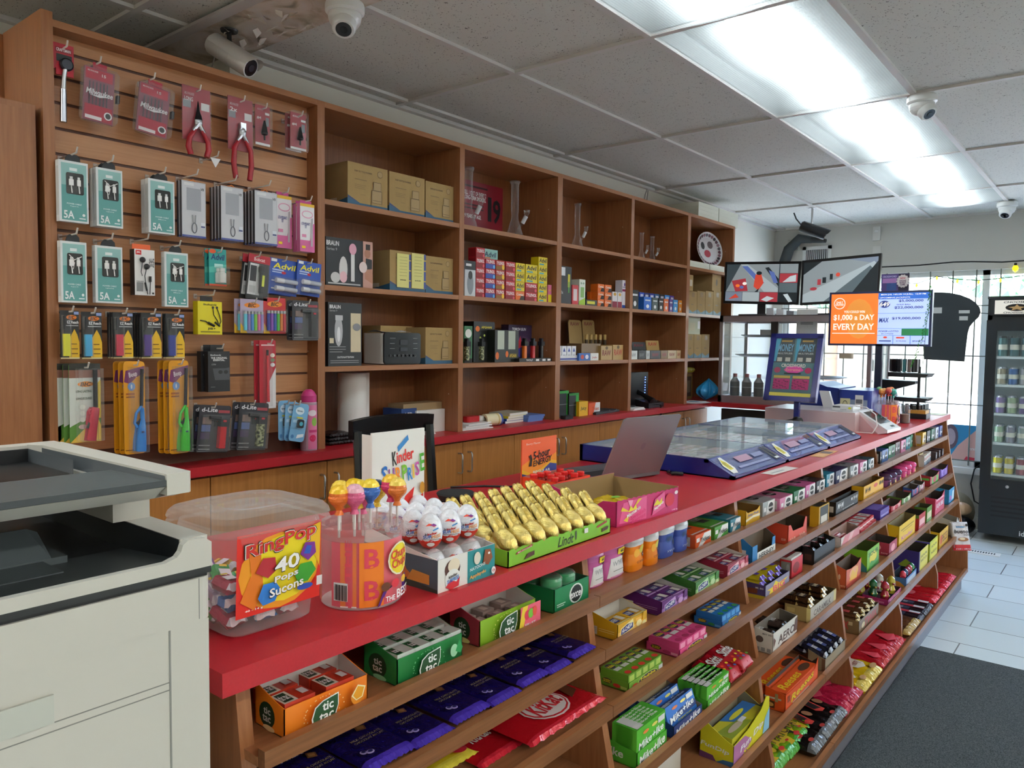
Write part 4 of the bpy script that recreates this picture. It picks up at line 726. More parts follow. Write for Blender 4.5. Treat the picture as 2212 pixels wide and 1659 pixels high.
# ---------------- fifth tier ----------------
NEXT[4]=0
tray(4,1345,1655,1640,1470,.2,'low white and brown box cut by the photo bottom edge','c8c4ba','','',inside='5a4030')
NEXT[4]=0
o,b=tray(4,1584,1659,1613,1660,1512,'yellow open box of sour dip candy with a raised right corner','d8d020','p,0,0,.3,0,.5,.5,.3,1,0,1,b070a0;t,Fun Dip,.5,.62,.66,.36,f0eef4,.2,6;t,SOUR,.5,.34,.5,.2,e0d820,.2,6;p,.8,.2,1,.2,1,1.3,.86,.9,8ac0d8','t,FunDip,.45,.62,.85,.26,e8e8ea,.1,-4;t,SOUR,.5,.36,.55,.2,e0c828;p,.0,.0,.5,.0,.4,.25,0,.3,6a3a6a;p,.5,0,1,0,1,.25,.7,.2,3a6a9a',hb=1.9,inside='8a8470',fcut=[(0,1),(.4,1.15),(.75,1.5),(.9,1.95),(1,1.8)])
pk=carton_mb(b[3]-.02,.02,b[5]-.03,'c8c030','','','p,0,.0,.6,0,.5,.5,0,.7,8a9a30;p,.4,.5,1,.4,1,1,.3,1,2a6ab0;e,.6,.7,.2,.12,e8e040;e,.3,.3,.2,.14,c8b8a0;r,.45,.25,.6,.45,e8e8f0')
fill((b[0]-.006,b[1]+.006,b[2]+b[4]*.5,b[3],b[4],b[5]),pk,'candy_pouch',lambda i,j,k:'yellow and blue sour dip pouch, %s from the top in the yellow box'%rc(1-k),'sweets pouch','sour dip pouches',1,1,2,dz=.021)
NEXT[4]=0
o,b=tray(4,1696,1559,1503,1766,1652,'orange open box of peanut butter bars with a torn front','d8501a','t,Reeses,.5,.62,.7,.4,e8d020,.2,4;t,Reeses,.5,.6,.7,.4,3a2a10,.2,4;t,Reeses,.505,.62,.7,.4,e8d020,.2,4;r,.2,.2,.7,.26,c8b8a8;r,.05,.5,.12,.85,8a3a18','r,.0,.62,.8,.72,c8c0b0;r,.5,.5,.65,.95,9a8a60;p,.0,.1,.5,.1,.5,.5,.0,.55,5a3016;e,.25,.3,.2,.12,c89a50',inside='2a1e12',hb=1.25,fcut=[(0,1),(.9,.86),(1,1.4)])
pk=carton_mb(b[3]-.02,.022,.05,'d8501a','','','t,Reeses,.35,.5,.55,.6,e8c820,.2;e,.82,.5,.14,.3,4a2a14')
fill((b[0],b[1]+.008,b[2]+b[4]*.6,b[3],b[4],b[5]),pk,'chocolate_bar',lambda i,j,k:'orange peanut butter bar, %s row in the torn orange box'%('front','middle','back')[i],'chocolate bar','orange bars in the torn box',3,1,1,dx=.056)
NEXT[4]=0
o,b=tray(4,1782,1462,1425,1825,1745,'open brown carton of dark blue wrapped nut bars','8a7c60','','r,.8,.0,1,1,6a4a34',inside='2a2420',hb=1.5)
pk=bag_mb(.03,.1,.022,'1e1c2e','r,.12,.25,.88,.75,26306e;t,SNICKERS,.5,.5,.7,.2,f0f0f0,.2;r,.0,.9,1,1,8a8a92;r,.0,.0,1,.1,8a8a92',nu=8,nv=10,crcol='8a8c94')
fill((b[0],b[1],b[2]+b[4]*.75,b[3],b[4],b[5]),pk,'chocolate_bar',lambda i,j,k:'dark blue nut bar in the brown carton, %s row, %s from the left'%(('front','back')[i],rc(j)),'chocolate bar','dark blue nut bars',2,4,1,dx=.07,tilt=.25)
NEXT[4]=0
o,b=tray(4,1855,1373,1343,1897,1821,'gold and brown open box of caramel biscuit bars','7a6240','t,TWIX,.6,.5,.66,.6,b03030,.2;e,.2,.5,.08,.2,d8c8a0','t,X,.2,.55,.3,.6,c03038;r,.35,.6,.6,.85,c8b890',inside='4a3820',hb=1.05)
pk=bag_mb(.036,.1,.02,'5a3a24','r,.1,.4,.9,.7,9a2a2a;r,.3,.1,.8,.25,e8dcc0',nu=8,nv=8,crcol='c8b070')
fill((b[0],b[1],b[2]+b[4]*.75,b[3],b[4],b[5]),pk,'chocolate_bar',lambda i,j,k:'brown and gold biscuit bar, %s layer, %s from the left'%(('lower','upper')[k],rc(j)),'chocolate bar','caramel biscuit bars',1,4,2,dz=.014)
NEXT[4]=0
o,b=tray(4,1918,1317,1297,1946,1862,'magenta low tray of bubble packs with coloured gum balls','a02466','t,MACHINE,.5,.5,.7,.5,e0a8c8','t,Machines a Gomme,.55,.5,.6,.4,e0a0c0',inside='3a1a2a',hb=1.2)
def blob_mb(c1,c2,s=1.):
    m=MB(); m.lathe([(0,0),(.017*s,.006*s),(.02*s,.022*s),(.015*s,.036*s),(.013*s,.044*s),(.019*s,.058*s),(.016*s,.074*s),(.006*s,.084*s),(0,.086*s)],mat(c1,.15,spec=.8,coat=.6),n=14,caps=False)
    for i in range(8): m.ell((.016*s*math.cos(i*.8),.016*s*math.sin(i*.8),(.022+.03*(i%2))*s),(.006*s,.006*s,.006*s),mat(c2,.2),6,4)
    return m
cols=[('b83040','c8c040','red'),('2a6a40','c8b040','green'),('c8b83a','b04040','yellow'),('d8d8d0','b03848','clear')]
n=0
for i in range(3):
    for j in range(2):
        c1,c2,cn=cols[(i+j*2)%4]; fin(blob_mb(c1,c2),'gumball_machine_toy','%s bottle shaped gum ball pack, %s row, %s in the magenta tray'%(cn,('front','middle','back')[i],('left','right')[j]),'gum ball pack',(b[0]-.03-.05*i,b[1]+b[3]*(.28+.45*j),b[2]+.004),0,'gum ball packs'); n+=1
o,b=tray(4,1957,1270,1250,1979,1922,'blue and orange low tray of slim bottle shaped sweets','4a78b0','r,.1,.2,.9,.8,b8c8d8','p,0,0,1,0,.6,.5,0,.6,c88a30',inside='2a3a4a')
for i,(c,cn) in enumerate((('d83a58','pink'),('2a4a78','navy'),('a83a5a','crimson'),('b84a4a','red'),('2a8a50','green'))):
    fin(blob_mb(c,c,.8),'sweets_bottle','%s slim bottle sweet, %s from the left in the blue tray'%(cn,rc(i)),'sweets bottle',(b[0]-.02,b[1]+b[3]*(.1+.2*i),b[2]+.004),0,'slim bottle sweets')
tray(4,1984,1240,1193,2003,1930,'purple and yellow tall sour sweets box on the fifth tier','3a2e78','r,.1,.0,1,1,d8cc48;t,SOUR,.55,.7,.7,.12,4a4a20;t,PATCH,.55,.5,.7,.12,6a5a20','p,.2,.3,.5,.6,.9,.3,.6,.1,8aa030',inside='3a342a',hb=1.05)
tray(4,2007,1217,1172,2024,1955,'yellow and lime tall sour sweets box on the fifth tier','b8c418','r,.1,.0,1,.9,d8d030;t,SOUR,.55,.7,.7,.12,5a5a20;t,KIDS,.55,.4,.7,.12,6a6a20','r,0,.9,1,1,5a4aa0',inside='3a342a',hb=1.05)
tray(4,2028,1188,1152,2047,1990,'amber open box of peanut sweets beside the white box','d8a81a','t,PIECES,.6,.5,.6,.5,7a3a10,.1;e,.2,.5,.1,.3,d04a20','r,.1,.2,.9,.5,8a6a10',inside='4a3a16',hb=1.1)
tray(4,2062,1160,1128,2076,2012,'white open box of biscuit snacks at the counter end','d8d4cc','r,.2,.2,.8,.6,b8b0a4','e,.5,.6,.25,.2,c0a070;r,.1,.1,.3,.3,333;r,.5,.3,.6,.4,444',inside='8a867c',hb=1.4,fcut=[(0,1),(.3,.8),(.5,1.2),(.7,.8),(1,1)])
# ---------------- bottom tier ----------------
sour='p,.05,.1,.1,.6,.4,.8,.9,.7,.95,.1,d8b828;t,SOUR,.4,.62,.6,.2,b8e028,.1;t,SOUR,.41,.61,.6,.2,2a2a10,.1;t,SOUR,.4,.62,.58,.18,a8d828,.1;t,PATCH,.5,.4,.7,.22,4a2a10,.1;e,.7,.15,.1,.05,c83028;e,.3,.2,.06,.03,c83028'
Bg='bags lying on the bottom tier'
bag(5,1676,1690,1716,.17,.045,'lime and yellow sour sweets bag, nearest on the bottom tier','8ab820',sour,seed=1,crcol='5aa84a',group=Bg,crimp=.14)
bag(5,1708,1655,1748,.17,.045,'lime and yellow sour sweets bag, second on the bottom tier','8ab820',sour,seed=2,crcol='4aa03a',group=Bg,crimp=.14)
bag(5,1738,1620,1768,.17,.045,'lime and yellow sour sweets bag beside the black packs','8ab820',sour,seed=3,crcol='5ab04a',group=Bg,crimp=.14)
ok='p,.1,.4,.3,.8,.6,.7,.4,.3,.2,.3,c83a30;p,.14,.44,.3,.72,.5,.62,.36,.36,1a1412;e,.7,.5,.12,.1,9a6a48;e,.3,.15,.12,.04,b03028;t,licorice,.55,.72,.4,.08,d0b0a0'
for i,(a,c) in enumerate(((1762,1790),(1786,1812),(1808,1832))):
    bag(5,a,None,c,.2,.04,'black sweets pack with red swirls and silver end, %s of three'%rc(i),'131012',ok,seed=20+i,crcol='70747a',group=Bg,lift=.004*i,crimp=.12)
for i,(a,c) in enumerate(((1826,1846),(1842,1866))):
    bag(5,a,None,c,.2,.045,'crimson glossy sweets bag, %s'%('nearer of two next to the black packs','farther of two before the yellow bags')[i],'b01c40','p,.2,.6,.5,.9,.8,.6,.5,.5,c83a5a',seed=30+i,group=Bg,crimp=.2,lift=.006*i)
oh='p,.25,.35,.2,.7,.5,.85,.8,.7,.75,.35,.5,.25,e8e0c8;t,Oh!/nHenry,.5,.55,.4,.36,8a3020,.1;e,.7,.15,.2,.06,b8905a'
for i,(a,c) in enumerate(((1868,1886),(1886,1908),)):
    bag(5,a,None,c,.2,.04,'yellow nut bar pack with red and white badge, %s'%('nearer of two','farther of two')[i],'dcb81c',oh,seed=40+i,crcol='e0c860',group=Bg,crimp=.16)
for i,(a,c) in enumerate(((1908,1922),(1921,1938),(1936,1957))):
    bag(5,a,None,c,.22,.045,'red glossy sweets bag past the yellow packs, %s of three'%rc(i),'b81a2a','r,.4,.6,.55,.75,b8c0cc;p,.2,.2,.5,.5,.8,.2,.5,.1,d83a4a',seed=50+i,group=Bg,crimp=.2)
for i,(a,c) in enumerate(((1962,1976),(1975,1990))):
    bag(5,a,None,c,.2,.035,'brown and gold chocolate pack on the bottom tier, %s of two'%('nearer','farther')[i],'5a3620','p,.2,.5,.5,.7,.85,.6,.5,.45,a83030',seed=60+i,crcol='b89a58',group=Bg,crimp=.14)
for i,(a,c) in enumerate(((1990,1999),(1999,2008),(2008,2017))):
    bag(5,a,None,c,.2,.03,'dark pack with red and white panel, %s of three on the bottom tier'%rc(i),'221a24','r,.05,.4,.5,.85,2a3048;t,NUT,.28,.6,.3,.1,d0d0d8;r,.55,.1,.9,.8,c02838;r,.6,.1,.9,.35,e0e0e4',seed=70+i,crcol='3a363e',group=Bg,crimp=.1,flat=.5)
for i,(a,c) in enumerate(((2020,2031),(2032,2043),(2044,2055),(2055,2066))):
    bag(5,a,None,c,.22,.03,'bright red chocolate wafer bag near the counter end, %s of four'%rc(i),'c01a2a','e,.5,.6,.3,.1,e06070',seed=80+i,crcol='d82a3c',group=Bg,crimp=.14)
x=-.93; m=bag_mb(.115,.17,.03,'dcd8dc','r,.0,.0,1,.2,c8262e;t,bueno,.5,.66,.8,.14,1a1a1a,.2;t,kinder,.5,.82,.5,.07,2a8ac0;e,.55,.38,.3,.07,a06a44;e,.5,.40,.16,.04,e8d8b8;e,.85,.88,.08,.05,2a1e1a;t,mini,.75,.54,.3,.06,666',seed=4,flat=.6)
o=fin(m,'candy_bag','white and red bag of chocolate bites standing against the end panel','sweets bag',(-.80,5.20,SZ[5]+.155)); o.rotation_euler=(0,math.radians(72),math.radians(-48))
# ---------------- on the red countertop ----------------
def jarring(z,hw,hd,r,cx,cy,n=6): return [(cx+a,cy+b_,z) for a,b_ in rrect(-hd,-hw,hd,hw,r,n)]
J=thing('sweets_jar','clear square plastic jar of ring shaped lollies with a red and yellow label','sweets jar',(-1.0145,.635,ZC))
def loft(mb,rings,mt,caps=True):
    n=len(rings[0]); V=[p for r in rings for p in r]
    for i in range(len(rings)-1): mb.add(V,[(i*n+k,i*n+(k+1)%n,(i+1)*n+(k+1)%n,(i+1)*n+k) for k in range(n)],mt,True)
    if caps: mb.add(rings[0],[range(n-1,-1,-1)],mt); mb.add(rings[-1],[range(n)],mt)
    return mb
R=[jarring(z,hw,hd*.82,r,0,0) for z,hw,hd,r in ((.003,.062,.072,.02),(0.008,.070,.080,.022),(.09,.076,.086,.022),(.15,.082,.092,.024),(.158,.080,.090,.024))]
loft(MB(),R,NAMED['clear'],False).poly(R[0],NAMED['clear']).build('jar_body',J)
R=[jarring(z,hw,hd*.82,r*.9,0,0,8) for z,hw,hd,r in ((.150,.093,.104,.03),(.153,.097,.108,.034),(.160,.094,.105,.034),(.163,.096,.107,.034),(.170,.094,.105,.034),(.176,.090,.101,.04),(.180,.078,.088,.05),(.178,.070,.080,.05),(.180,.05,.058,.04),(.176,.042,.05,.035))]
loft(MB(),R,NAMED['clear'],False).poly(R[-1],NAMED['clear']).build('jar_lid',J)
lab=MB(); art='r,0,0,1,1,d8281c;e,.5,.48,.48,.47,ec9a1a;e,.55,.5,.40,.42,f2dc1c;p,.04,.2,.16,.5,.12,.85,.26,.8,.3,.3,.2,.06,e07818;p,.75,.9,.98,.98,.98,.4,.9,.6,f0c020;t,RingPop,.5,.83,.88,.24,111,.1,8;t,RingPop,.5,.83,.86,.22,f6f0e8,.1,8;t,RingPop,.5,.83,.84,.20,c82a26,.1,8;p,.2,.52,.28,.68,.42,.66,.44,.5,.34,.42,b02430;p,.72,.62,.78,.76,.9,.74,.92,.6,.82,.52,7a2a90;p,.76,.62,.8,.72,.86,.7,.84,.6,2a5ac0;p,.66,.36,.72,.5,.86,.5,.92,.38,.82,.26,.7,.26,3a9a2a;p,.22,.2,.28,.36,.42,.36,.48,.26,.42,.12,.28,.1,2a7ad0;e,.78,.2,.1,.04,2a4ab0;t,40,.55,.56,.32,.2,1a1212,.1,6;t,40,.55,.565,.3,.185,fff,.1,6;t,Pops,.54,.39,.3,.11,1a1212,.1,8;t,Pops,.54,.395,.29,.1,fff,.1,8;t,Sucons,.54,.26,.42,.12,1a1212,.1,8;t,Sucons,.54,.265,.41,.11,fff,.1,8;r,.91,.18,.98,.3,e8e8e8;t,40 - 14 g,.16,.1,.2,.03,fff'
lab.art(art,lambda u,v,e:Vector((.0685+.006*v+e*1.5,-.066+.140*u,.033+.118*v)),1.1,curved=False); lab.build('jar_label',J)
random.seed(5)
for i in range(26):
    c,cn=[('b02a48','red'),('3a9a4a','green'),('8a4ab0','purple'),('3a7ac8','blue'),('c8a8c8','pink'),('c89a3a','orange')][i%6]
    m=bag_mb(.034,.05,.02,c,'r,.2,.3,.8,.6,e8d8e0;r,.3,.7,.7,.8,e8c030',nu=8,nv=8,seed=i,crcol='d8ccd4'); L=i//9
    o=fin(m,'wrapped_lolly','%s wrapped ring lolly inside the square jar, %s of the heap, %s piece'%(cn,('bottom','middle','top')[L],rc(i%9)),'lolly',(-1.0+.032-.036*(i%3),.635-.065+.042*((i//3)%3),ZC+.008+.026*L),0,'wrapped lollies in the square jar'); o.rotation_euler=(random.uniform(-.3,.3),random.uniform(-.2,.5),random.uniform(-.25,.25))
    if i>16: o.scale=(.9,.9,.9)
# lollipop tub
TC=(-.966,.808); RR=.066
T=thing('lollipop_tub','round clear tub with pink and orange wrap and lollipops stuck in its lid, near end','lollipop tub',(TC[0],TC[1],ZC))
def tubwrap(tubh,RR,par,detail=True):
    MB().lathe([(RR*.96,0),(RR,.004),(RR,tubh*.9)],NAMED['clear'],n=40,caps=False).lathe([(0,.001),(RR*.97,.001)],mat('d8b8b8',.4),n=40,caps=False).build('tub_body',par)
    MB().lathe([(RR*1.03,tubh*.84),(RR*1.035,tubh*.98),(RR*1.0,tubh),(RR*.9,tubh*.985),(0,tubh*.985)],NAMED['tinted'],n=40,caps=False).build('tub_lid',par)
    th0=math.atan2(-TC[1],-TC[0]) if detail else math.radians(-50)
    def cyl(u,v,e): a=th0-1.5+3.3*u; return Vector(((RR*.985+e)*math.cos(a),(RR*.985+e)*math.sin(a),tubh*(.04+.80*v)))
    w=MB(); w.art('r,.22,0,1,1,e0405a;r,.0,0,.08,1,ef7a3a;r,.30,0,.42,1,f07a1c;r,.30,0,.42,.02,fff;t,THE,.36,.72,.30,.10,e04a5a,0,90;r,.44,0,.62,1,f0801c;t,B,.53,.75,.11,.30,e0405a;t,B,.53,.26,.11,.30,e0405a;r,.25,.1,.36,.38,eee;'+''.join('r,%.3f,.12,%.3f,.36,222;'%(.257+.0085*i,.260+.0085*i+.002*(i%3)) for i in range(12))+'e,.76,.68,.12,.26,f6f0d0;e,.76,.68,.105,.235,f0d81c;t,Chupa/nChups,.76,.68,.18,.32,d02a30,.1,6;p,.56,.0,.6,.22,.66,.26,.98,.3,1,0,5a2a8a;t,THE,.66,.10,.08,.08,fff;t,BEST,.80,.14,.17,.14,fff;e,.62,.3,.035,.07,6a3a24;e,.7,.32,.035,.07,d83040;e,.79,.34,.03,.06,f0c030',cyl,3.3*RR/(tubh*.8),curved=True); w.build('tub_label',par)
tubwrap(.128,RR,T)
def lolly_mb(c1,c2):
    m=MB(); m.tube([(0,0,-.055),(0,0,.0)],.0021,mat('e8e6e2',.5),8); m.ell((0,0,.012),(.0152,.0152,.0155),wrap(c1),14,10); m.lathe([(0,.0279),(.0078,.0262),(.0126,.0215),(.0153,.0155)],wrap(c2),n=14,caps=False)
    m.lathe([(.0154,.011),(.0168,.008),(.0157,.003),(.0130,-.001),(.0070,-.007),(.0045,-.012),(.0075,-.019)],wrap(c1),n=12,caps=False); return m
L_=[((726,1046),'e0702a','f0c030','orange'),((735,1055),'d87030','f0d050','orange'),((764,1043),'e8a020','e8c020','yellow'),((766,1062),'d8608a','e8b0c0','pink'),((784,1066),'e06a9a','f0c0d0','pink'),((776,1053),'e0b030','f0d040','yellow'),((800,1043),'3a6ab8','f0d040','blue and yellow'),((815,1052),'d8b830','2a3a5a','yellow and navy'),((844,1038),'d84070','f0c040','red and yellow'),((858,1048),'e07830','f0d060','orange')]
for i,((px,py),c1,c2,cn) in enumerate(L_):
    a=2.2*i; xx=TC[0]+.035*math.cos(a)*(1 if i%2 else .6); 
    z=ZC+.128+.055; y=ypx(px,xx,z)
    yy=min(max(y,TC[1]-.062),TC[1]+.062)
    zz=zpy(py+3,xx,yy)-.012; zz=min(max(zz,ZC+.150),ZC+.170)
    fin(lolly_mb(c1,c2),'lollipop','%s round lollipop standing in the near tub lid, %s'%(cn,rc(i)+' from the left'),'lollipop',(xx,yy,zz),0,'lollipops in the near tub')
# kinder egg display
KX,KY,KW=-.884,.902,.146
K=thing('egg_display','white and teal cardboard display of chocolate eggs with a tall header card','egg display',(KX,KY,ZC))
m=tray_mb(KW,.056,.186,'e8e4e0','r,0,0,.5,1,ece8e4;r,.5,0,1,1,2a8a90;e,.24,.62,.13,.3,4a1e14;e,.26,.72,.10,.22,f0e0c8;e,.24,.32,.13,.30,f0eeea;p,.12,.12,.2,.3,.3,.2,.36,.34,.34,.05,.2,0,c8202c;t,kinder,.24,.42,.15,.09,222,.1,8;t,SURPRISE,.24,.30,.2,.12,2a6ab8,.1,8;e,.66,.72,.06,.2,e8e0d0;p,.76,.5,.8,.92,.9,.9,.94,.6,.86,.4,8a4a2a;e,.87,.78,.02,.04,fff;t,NATOONS,.66,.45,.28,.1,e8f0f0,.1,6;t,Applaydu,.66,.2,.3,.14,e8a030,.1,6;e,.95,.18,.04,.12,f0f0f0;t,+24,.95,.18,.05,.1,c02030','r,0,0,1,1,4a5a66;p,0,0,.4,.3,1,.1,1,0,2a3a34;p,.35,.25,.42,.75,.55,.8,.6,.5,.7,.3,.5,.2,c06a30;p,.6,.2,.68,.55,.9,.5,.9,.2,c88a3a;e,.12,.7,.12,.16,2a3a7a',hb=.085,inside='c8c4c0'); m.build('tray',K)
h=MB(); h.box(-.186,.014,.06,-.182,KW,.252,mat('ece9e6',.5)); h.box(-.21,.014,.06,-.186,.016,.248,mat('e4e0dc',.5))
h.art('r,0,0,1,1,efedea;p,0,0,0,.16,.3,.12,.5,.18,.62,.34,.8,.42,.72,.18,.86,.30,.98,.34,1,0,d8261e;p,.0,.0,.0,.02,1,.02,1,0,c82020;p,.46,.84,.66,.95,.68,.90,.48,.79,3a8ad0;t,K,.40,.73,.08,.14,111,.1,8;t,inder,.61,.75,.34,.12,d8261e,.1,8;t,S,.22,.58,.12,.18,1f6ac0,.1,8;t,U,.35,.57,.11,.14,8a3a9a,.1,8;t,R,.47,.57,.11,.15,f08a1c,.1,8;t,P,.59,.58,.11,.16,7ab82a,.1,8;t,R,.69,.56,.09,.13,2a8ad0,.1,8;t,I,.76,.58,.04,.14,f0c020,.1,8;t,S,.83,.6,.09,.14,c04aa0,.1,8;t,E,.93,.66,.10,.18,4aa82a,.1,8;e,.93,.40,.05,.06,c88a20',plane((-.182,.014,.06),(0,KW-.014,0),(0,0,.192)),(KW-.014)/.192); h.build('header_card',K)
MB().box(-.18,.002,.062,-.02,KW-.002,.0632,NAMED['clear']).box(-.022,.002,.02,-.02,KW-.002,.0632,NAMED['clear']).build('clear_shelf',K)
def egg_mb():
    m=MB(); P=[]; n=14; rr=.0225; H=.062; wf=foil_egg
    for i in range(n+1):
        t=i/n; z=H*(1-math.cos(PI*t))/2; r=rr*math.sin(PI*t)**.92*(1-.18*(z/H-.4)); P.append((max(r,0),z))
    m.lathe(P,wf,n=20,caps=False,mts=[mat('c8301e',.25) if p[1]<.016 else wf for p in P[:-1]])
    def sf(u,v,e):
        z=H*(.04+.92*v); t=math.acos(1-2*z/H); r=rr*math.sin(t)**.92*(1-.18*(z/H-.4))+e+.0004; a=math.radians(-40)+(u-.5)*2.2; return Vector((r*math.cos(a),r*math.sin(a),z))
    m.art('p,.0,.22,.2,.30,.35,.24,.5,.32,.7,.24,.9,.32,1,.26,1,.2,0,.2,d8352a;e,.5,.16,.16,.07,e8e4e0;t,kinder,.5,.50,.42,.07,111,.1,6;t,inder,.55,.505,.34,.07,d02820,.1,6;t,SUR,.38,.41,.3,.1,2a6ac0,.1,6;t,PRISE,.68,.42,.34,.1,e08a20,.1,6;r,.2,.32,.85,.335,777;p,.3,.72,.42,.80,.55,.78,.68,.72,.6,.70,.5,.74,e8503a;p,.45,.74,.6,.8,.72,.74,.6,.72,7a3a9a;p,.55,.62,.75,.68,.76,.64,.56,.58,3a8ad0',sf,1.2,curved=2); return m
foil('egg_foil','e4e4ec','f4f4fa',.35,.15,.35,120); foil_egg=NAMED['egg_foil']
em=egg_mb(); first=None
for L in (0,1):
    for i in range(4 if L else 1):
        for j in range(3):
            loc=(KX-.045-.042*i if L else KX-.035,KY+.026+.047*j,ZC+(.0635 if L else .003)); lab='white and red foil chocolate egg, %s layer, %s row, %s'%(('lower','upper')[L],('front','second','third','back')[i],('left','middle','right')[j])
            if first is None: first=fin(em,'chocolate_egg',lab,'chocolate egg',loc,0,'foil chocolate eggs'); 
            else: o=COPY(first); o.location=loc; o['label']=lab
            
# gold bunnies
BXm,BY,BW,BD=-.886,1.090,.358,.215
o=fin(tray_mb(BW,.034,BD,'7ab82a','t,Lindt,.52,.5,.16,.6,2a3a14,.3,0;e,.62,.6,.01,.3,3a4a1a;p,.06,.62,.2,.82,.21,.95,.07,.76,a02a3a;t,MILK CHOCOLATE,.135,.78,.12,.08,f0e0d0,0,6;p,.13,.2,.16,.5,.22,.55,.22,.3,4a2a18;p,.84,.62,.95,.8,.95,.92,.84,.74,a02a3a;p,.89,.25,.9,.5,.97,.55,.96,.35,4a2a18;r,.70,.55,.74,.85,eceae4','p,.5,.2,.55,.6,.8,.5,.7,.2,4a2a18',inside='a8842c',t=.002,fcut=[(i/24,.93+.07*(i%2)) for i in range(25)]),'bunny_tray','bright green cardboard tray full of gold foil bunnies','bunny tray',(BXm,BY,ZC))
def bunny_mb():
    m=MB(); g=NAMED['gold']
    def tube2(path,mt,n=14):
        V=[];F=[]
        for (x,z,rx,ry) in path:
            for k in range(n): a=2*PI*k/n; V.append((x+rx*math.cos(a)*.8,ry*math.sin(a),z+rx*math.cos(a)*.6))
        for i in range(len(path)-1): F+= [(i*n+k,i*n+(k+1)%n,(i+1)*n+(k+1)%n,(i+1)*n+k) for k in range(n)]
        m.add(V,F,mt,True)
    tube2([(-.030,.058,.003,.004),(-.026,.057,.010,.0125),(-.016,.050,.0150,.0175),(-.005,.041,.0180,.0195),(.004,.033,.0175,.0180),(.012,.0265,.0130,.0130),(.017,.0225,.0070,.0075),(.019,.021,.001,.001)],g)
    for sy in (-1,1):
        V=[];F=[];n=10; P_e=[(-.014,.048,.007,.006,.0085),(-.023,.060,.0095,.0075,.0085),(-.031,.070,.0100,.0075,.0080),(-.038,.0795,.0085,.0065,.0072),(-.042,.0845,.0035,.003,.0068)]
        for (x,z,ry,rx,cy) in P_e:
            for k in range(n): a=2*PI*k/n; V.append((x+rx*math.cos(a)*.75,sy*cy+ry*math.sin(a)*.85,z+rx*math.cos(a)*.6))
        for i in range(len(P_e)-1): F+=[(i*n+k,i*n+(k+1)%n,(i+1)*n+(k+1)%n,(i+1)*n+k) for k in range(n)]
        F.append(range((len(P_e)-1)*n,len(P_e)*n)); m.add(V,F,g,True)
    m.ell((-.022,0,.020),(.030,.0195,.026),g,16,10)
    m.tube([(.004+.000*math.cos(a)-.004+.013*math.cos(a)*1.0,.0165*math.sin(a),.0195-.010*math.cos(a)*.9) for a in [2*PI*k/14 for k in range(15)]],.0026,mat('b81c2a',.5),6,caps=False)
    for s in (-1,1):
        m.add([(.004,s*.0162,.038),(.001,s*.0172,.0405),(-.003,s*.0178,.040),(.000,s*.0172,.037)],[(0,1,2,3) if s>0 else (3,2,1,0)],mat('2a1a10',.4))
        m.add([(-.018,s*.0172,.0580),(-.034,s*.0168,.0755),(-.029,s*.0172,.0640),(-.020,s*.0172,.0545)],[(0,1,2,3) if s>0 else (3,2,1,0)],mat('4a3a14',.5))
    return m
bm_=bunny_mb(); first=None
for i in range(4):
    for j in range(8):
        loc=(BXm-.022-.051*i,BY+.0225+.0447*j,ZC+.0045+.003*(i>1)); lab='gold foil bunny, %s row, %s from the near end'%(('front','second','third','back')[i],rc(j))
        if first is None: first=fin(bm_,'gold_bunny',lab,'chocolate bunny',loc,0,'gold foil bunnies')
        else: o=COPY(first); o.location=loc; o['label']=lab; o.rotation_euler[2]=.05*math.sin(i*3+j*2)
for j in (5,6): fin(MB().box(0,0,0,.0004,.016,.011,mat('f0f0ee',.5)),'price_sticker','small white price sticker on the %s front bunny'%rc(j),'sticker',(BXm-.0215,BY+.0145+.0447*j,ZC+.0525),0,'price stickers on bunnies').rotation_euler=(0,-.75,0)
# energy shot display
E5=thing('shot_display','orange cardboard display of small red capped energy bottles with a header card','drink display',(-1.20,1.68,ZC))
tray_mb(.165,.04,.12,'e8481c','','t,Helps you,.3,.7,.3,.14,f8d0c0',inside='d88a80',hb=.042).build('tray',E5)
h=MB(); h.box(-.124,0,0,-.1205,.165,.145,mat('e8562a',.5)); h.art('r,0,.3,1,1,ee6a3c;p,0,.5,.3,.62,.6,.5,1,.66,1,.3,0,.3,f29a2c;p,0,.3,0,.42,.25,.32,.55,.38,.85,.52,1,.48,1,.3,f0c02c;p,0,.2,0,.34,.25,.26,.55,.32,.8,.46,1,.42,1,.2,3a4a9a;t,5-hour,.55,.68,.5,.16,1a1210,.2,6;t,ENERGY,.58,.53,.56,.12,1a1210,.2,6;p,.18,.46,.22,.6,.18,.66,.24,.7,.28,.6,.26,.46,1a1210;t,REGULAR,.55,.33,.5,.06,eee;t,Berry Flavor,.3,.9,.4,.05,f8d0c0',plane((-.1205,0,0),(0,.165,0),(0,0,.145)),.165/.145); h.build('header_card',E5)
bt=MB().lathe([(.012,0),(.013,.002),(.013,.028),(.009,.034),(.009,.036)],mat('b02a20',.3),n=14,caps=False).lathe([(.0105,.036),(.0108,.046),(.010,.048),(0,.048)],mat('e02a28',.35),n=14,caps=False)
f=None
for i in range(3):
    for j in range(5):
        if (i,j) in ((0,2),(1,0),(2,3)): continue
        loc=(-1.20-.02-.036*i,1.68+.018+.032*j,ZC+.003); lab='red capped energy shot bottle, %s row, %s from the left'%(('front','middle','back')[i],rc(j))
        f=fin(bt,'energy_shot_bottle',lab,'small bottle',loc,0,'energy shot bottles') if f is None else tag(COPY(f),lab,'small bottle','energy shot bottles'); f.location=loc
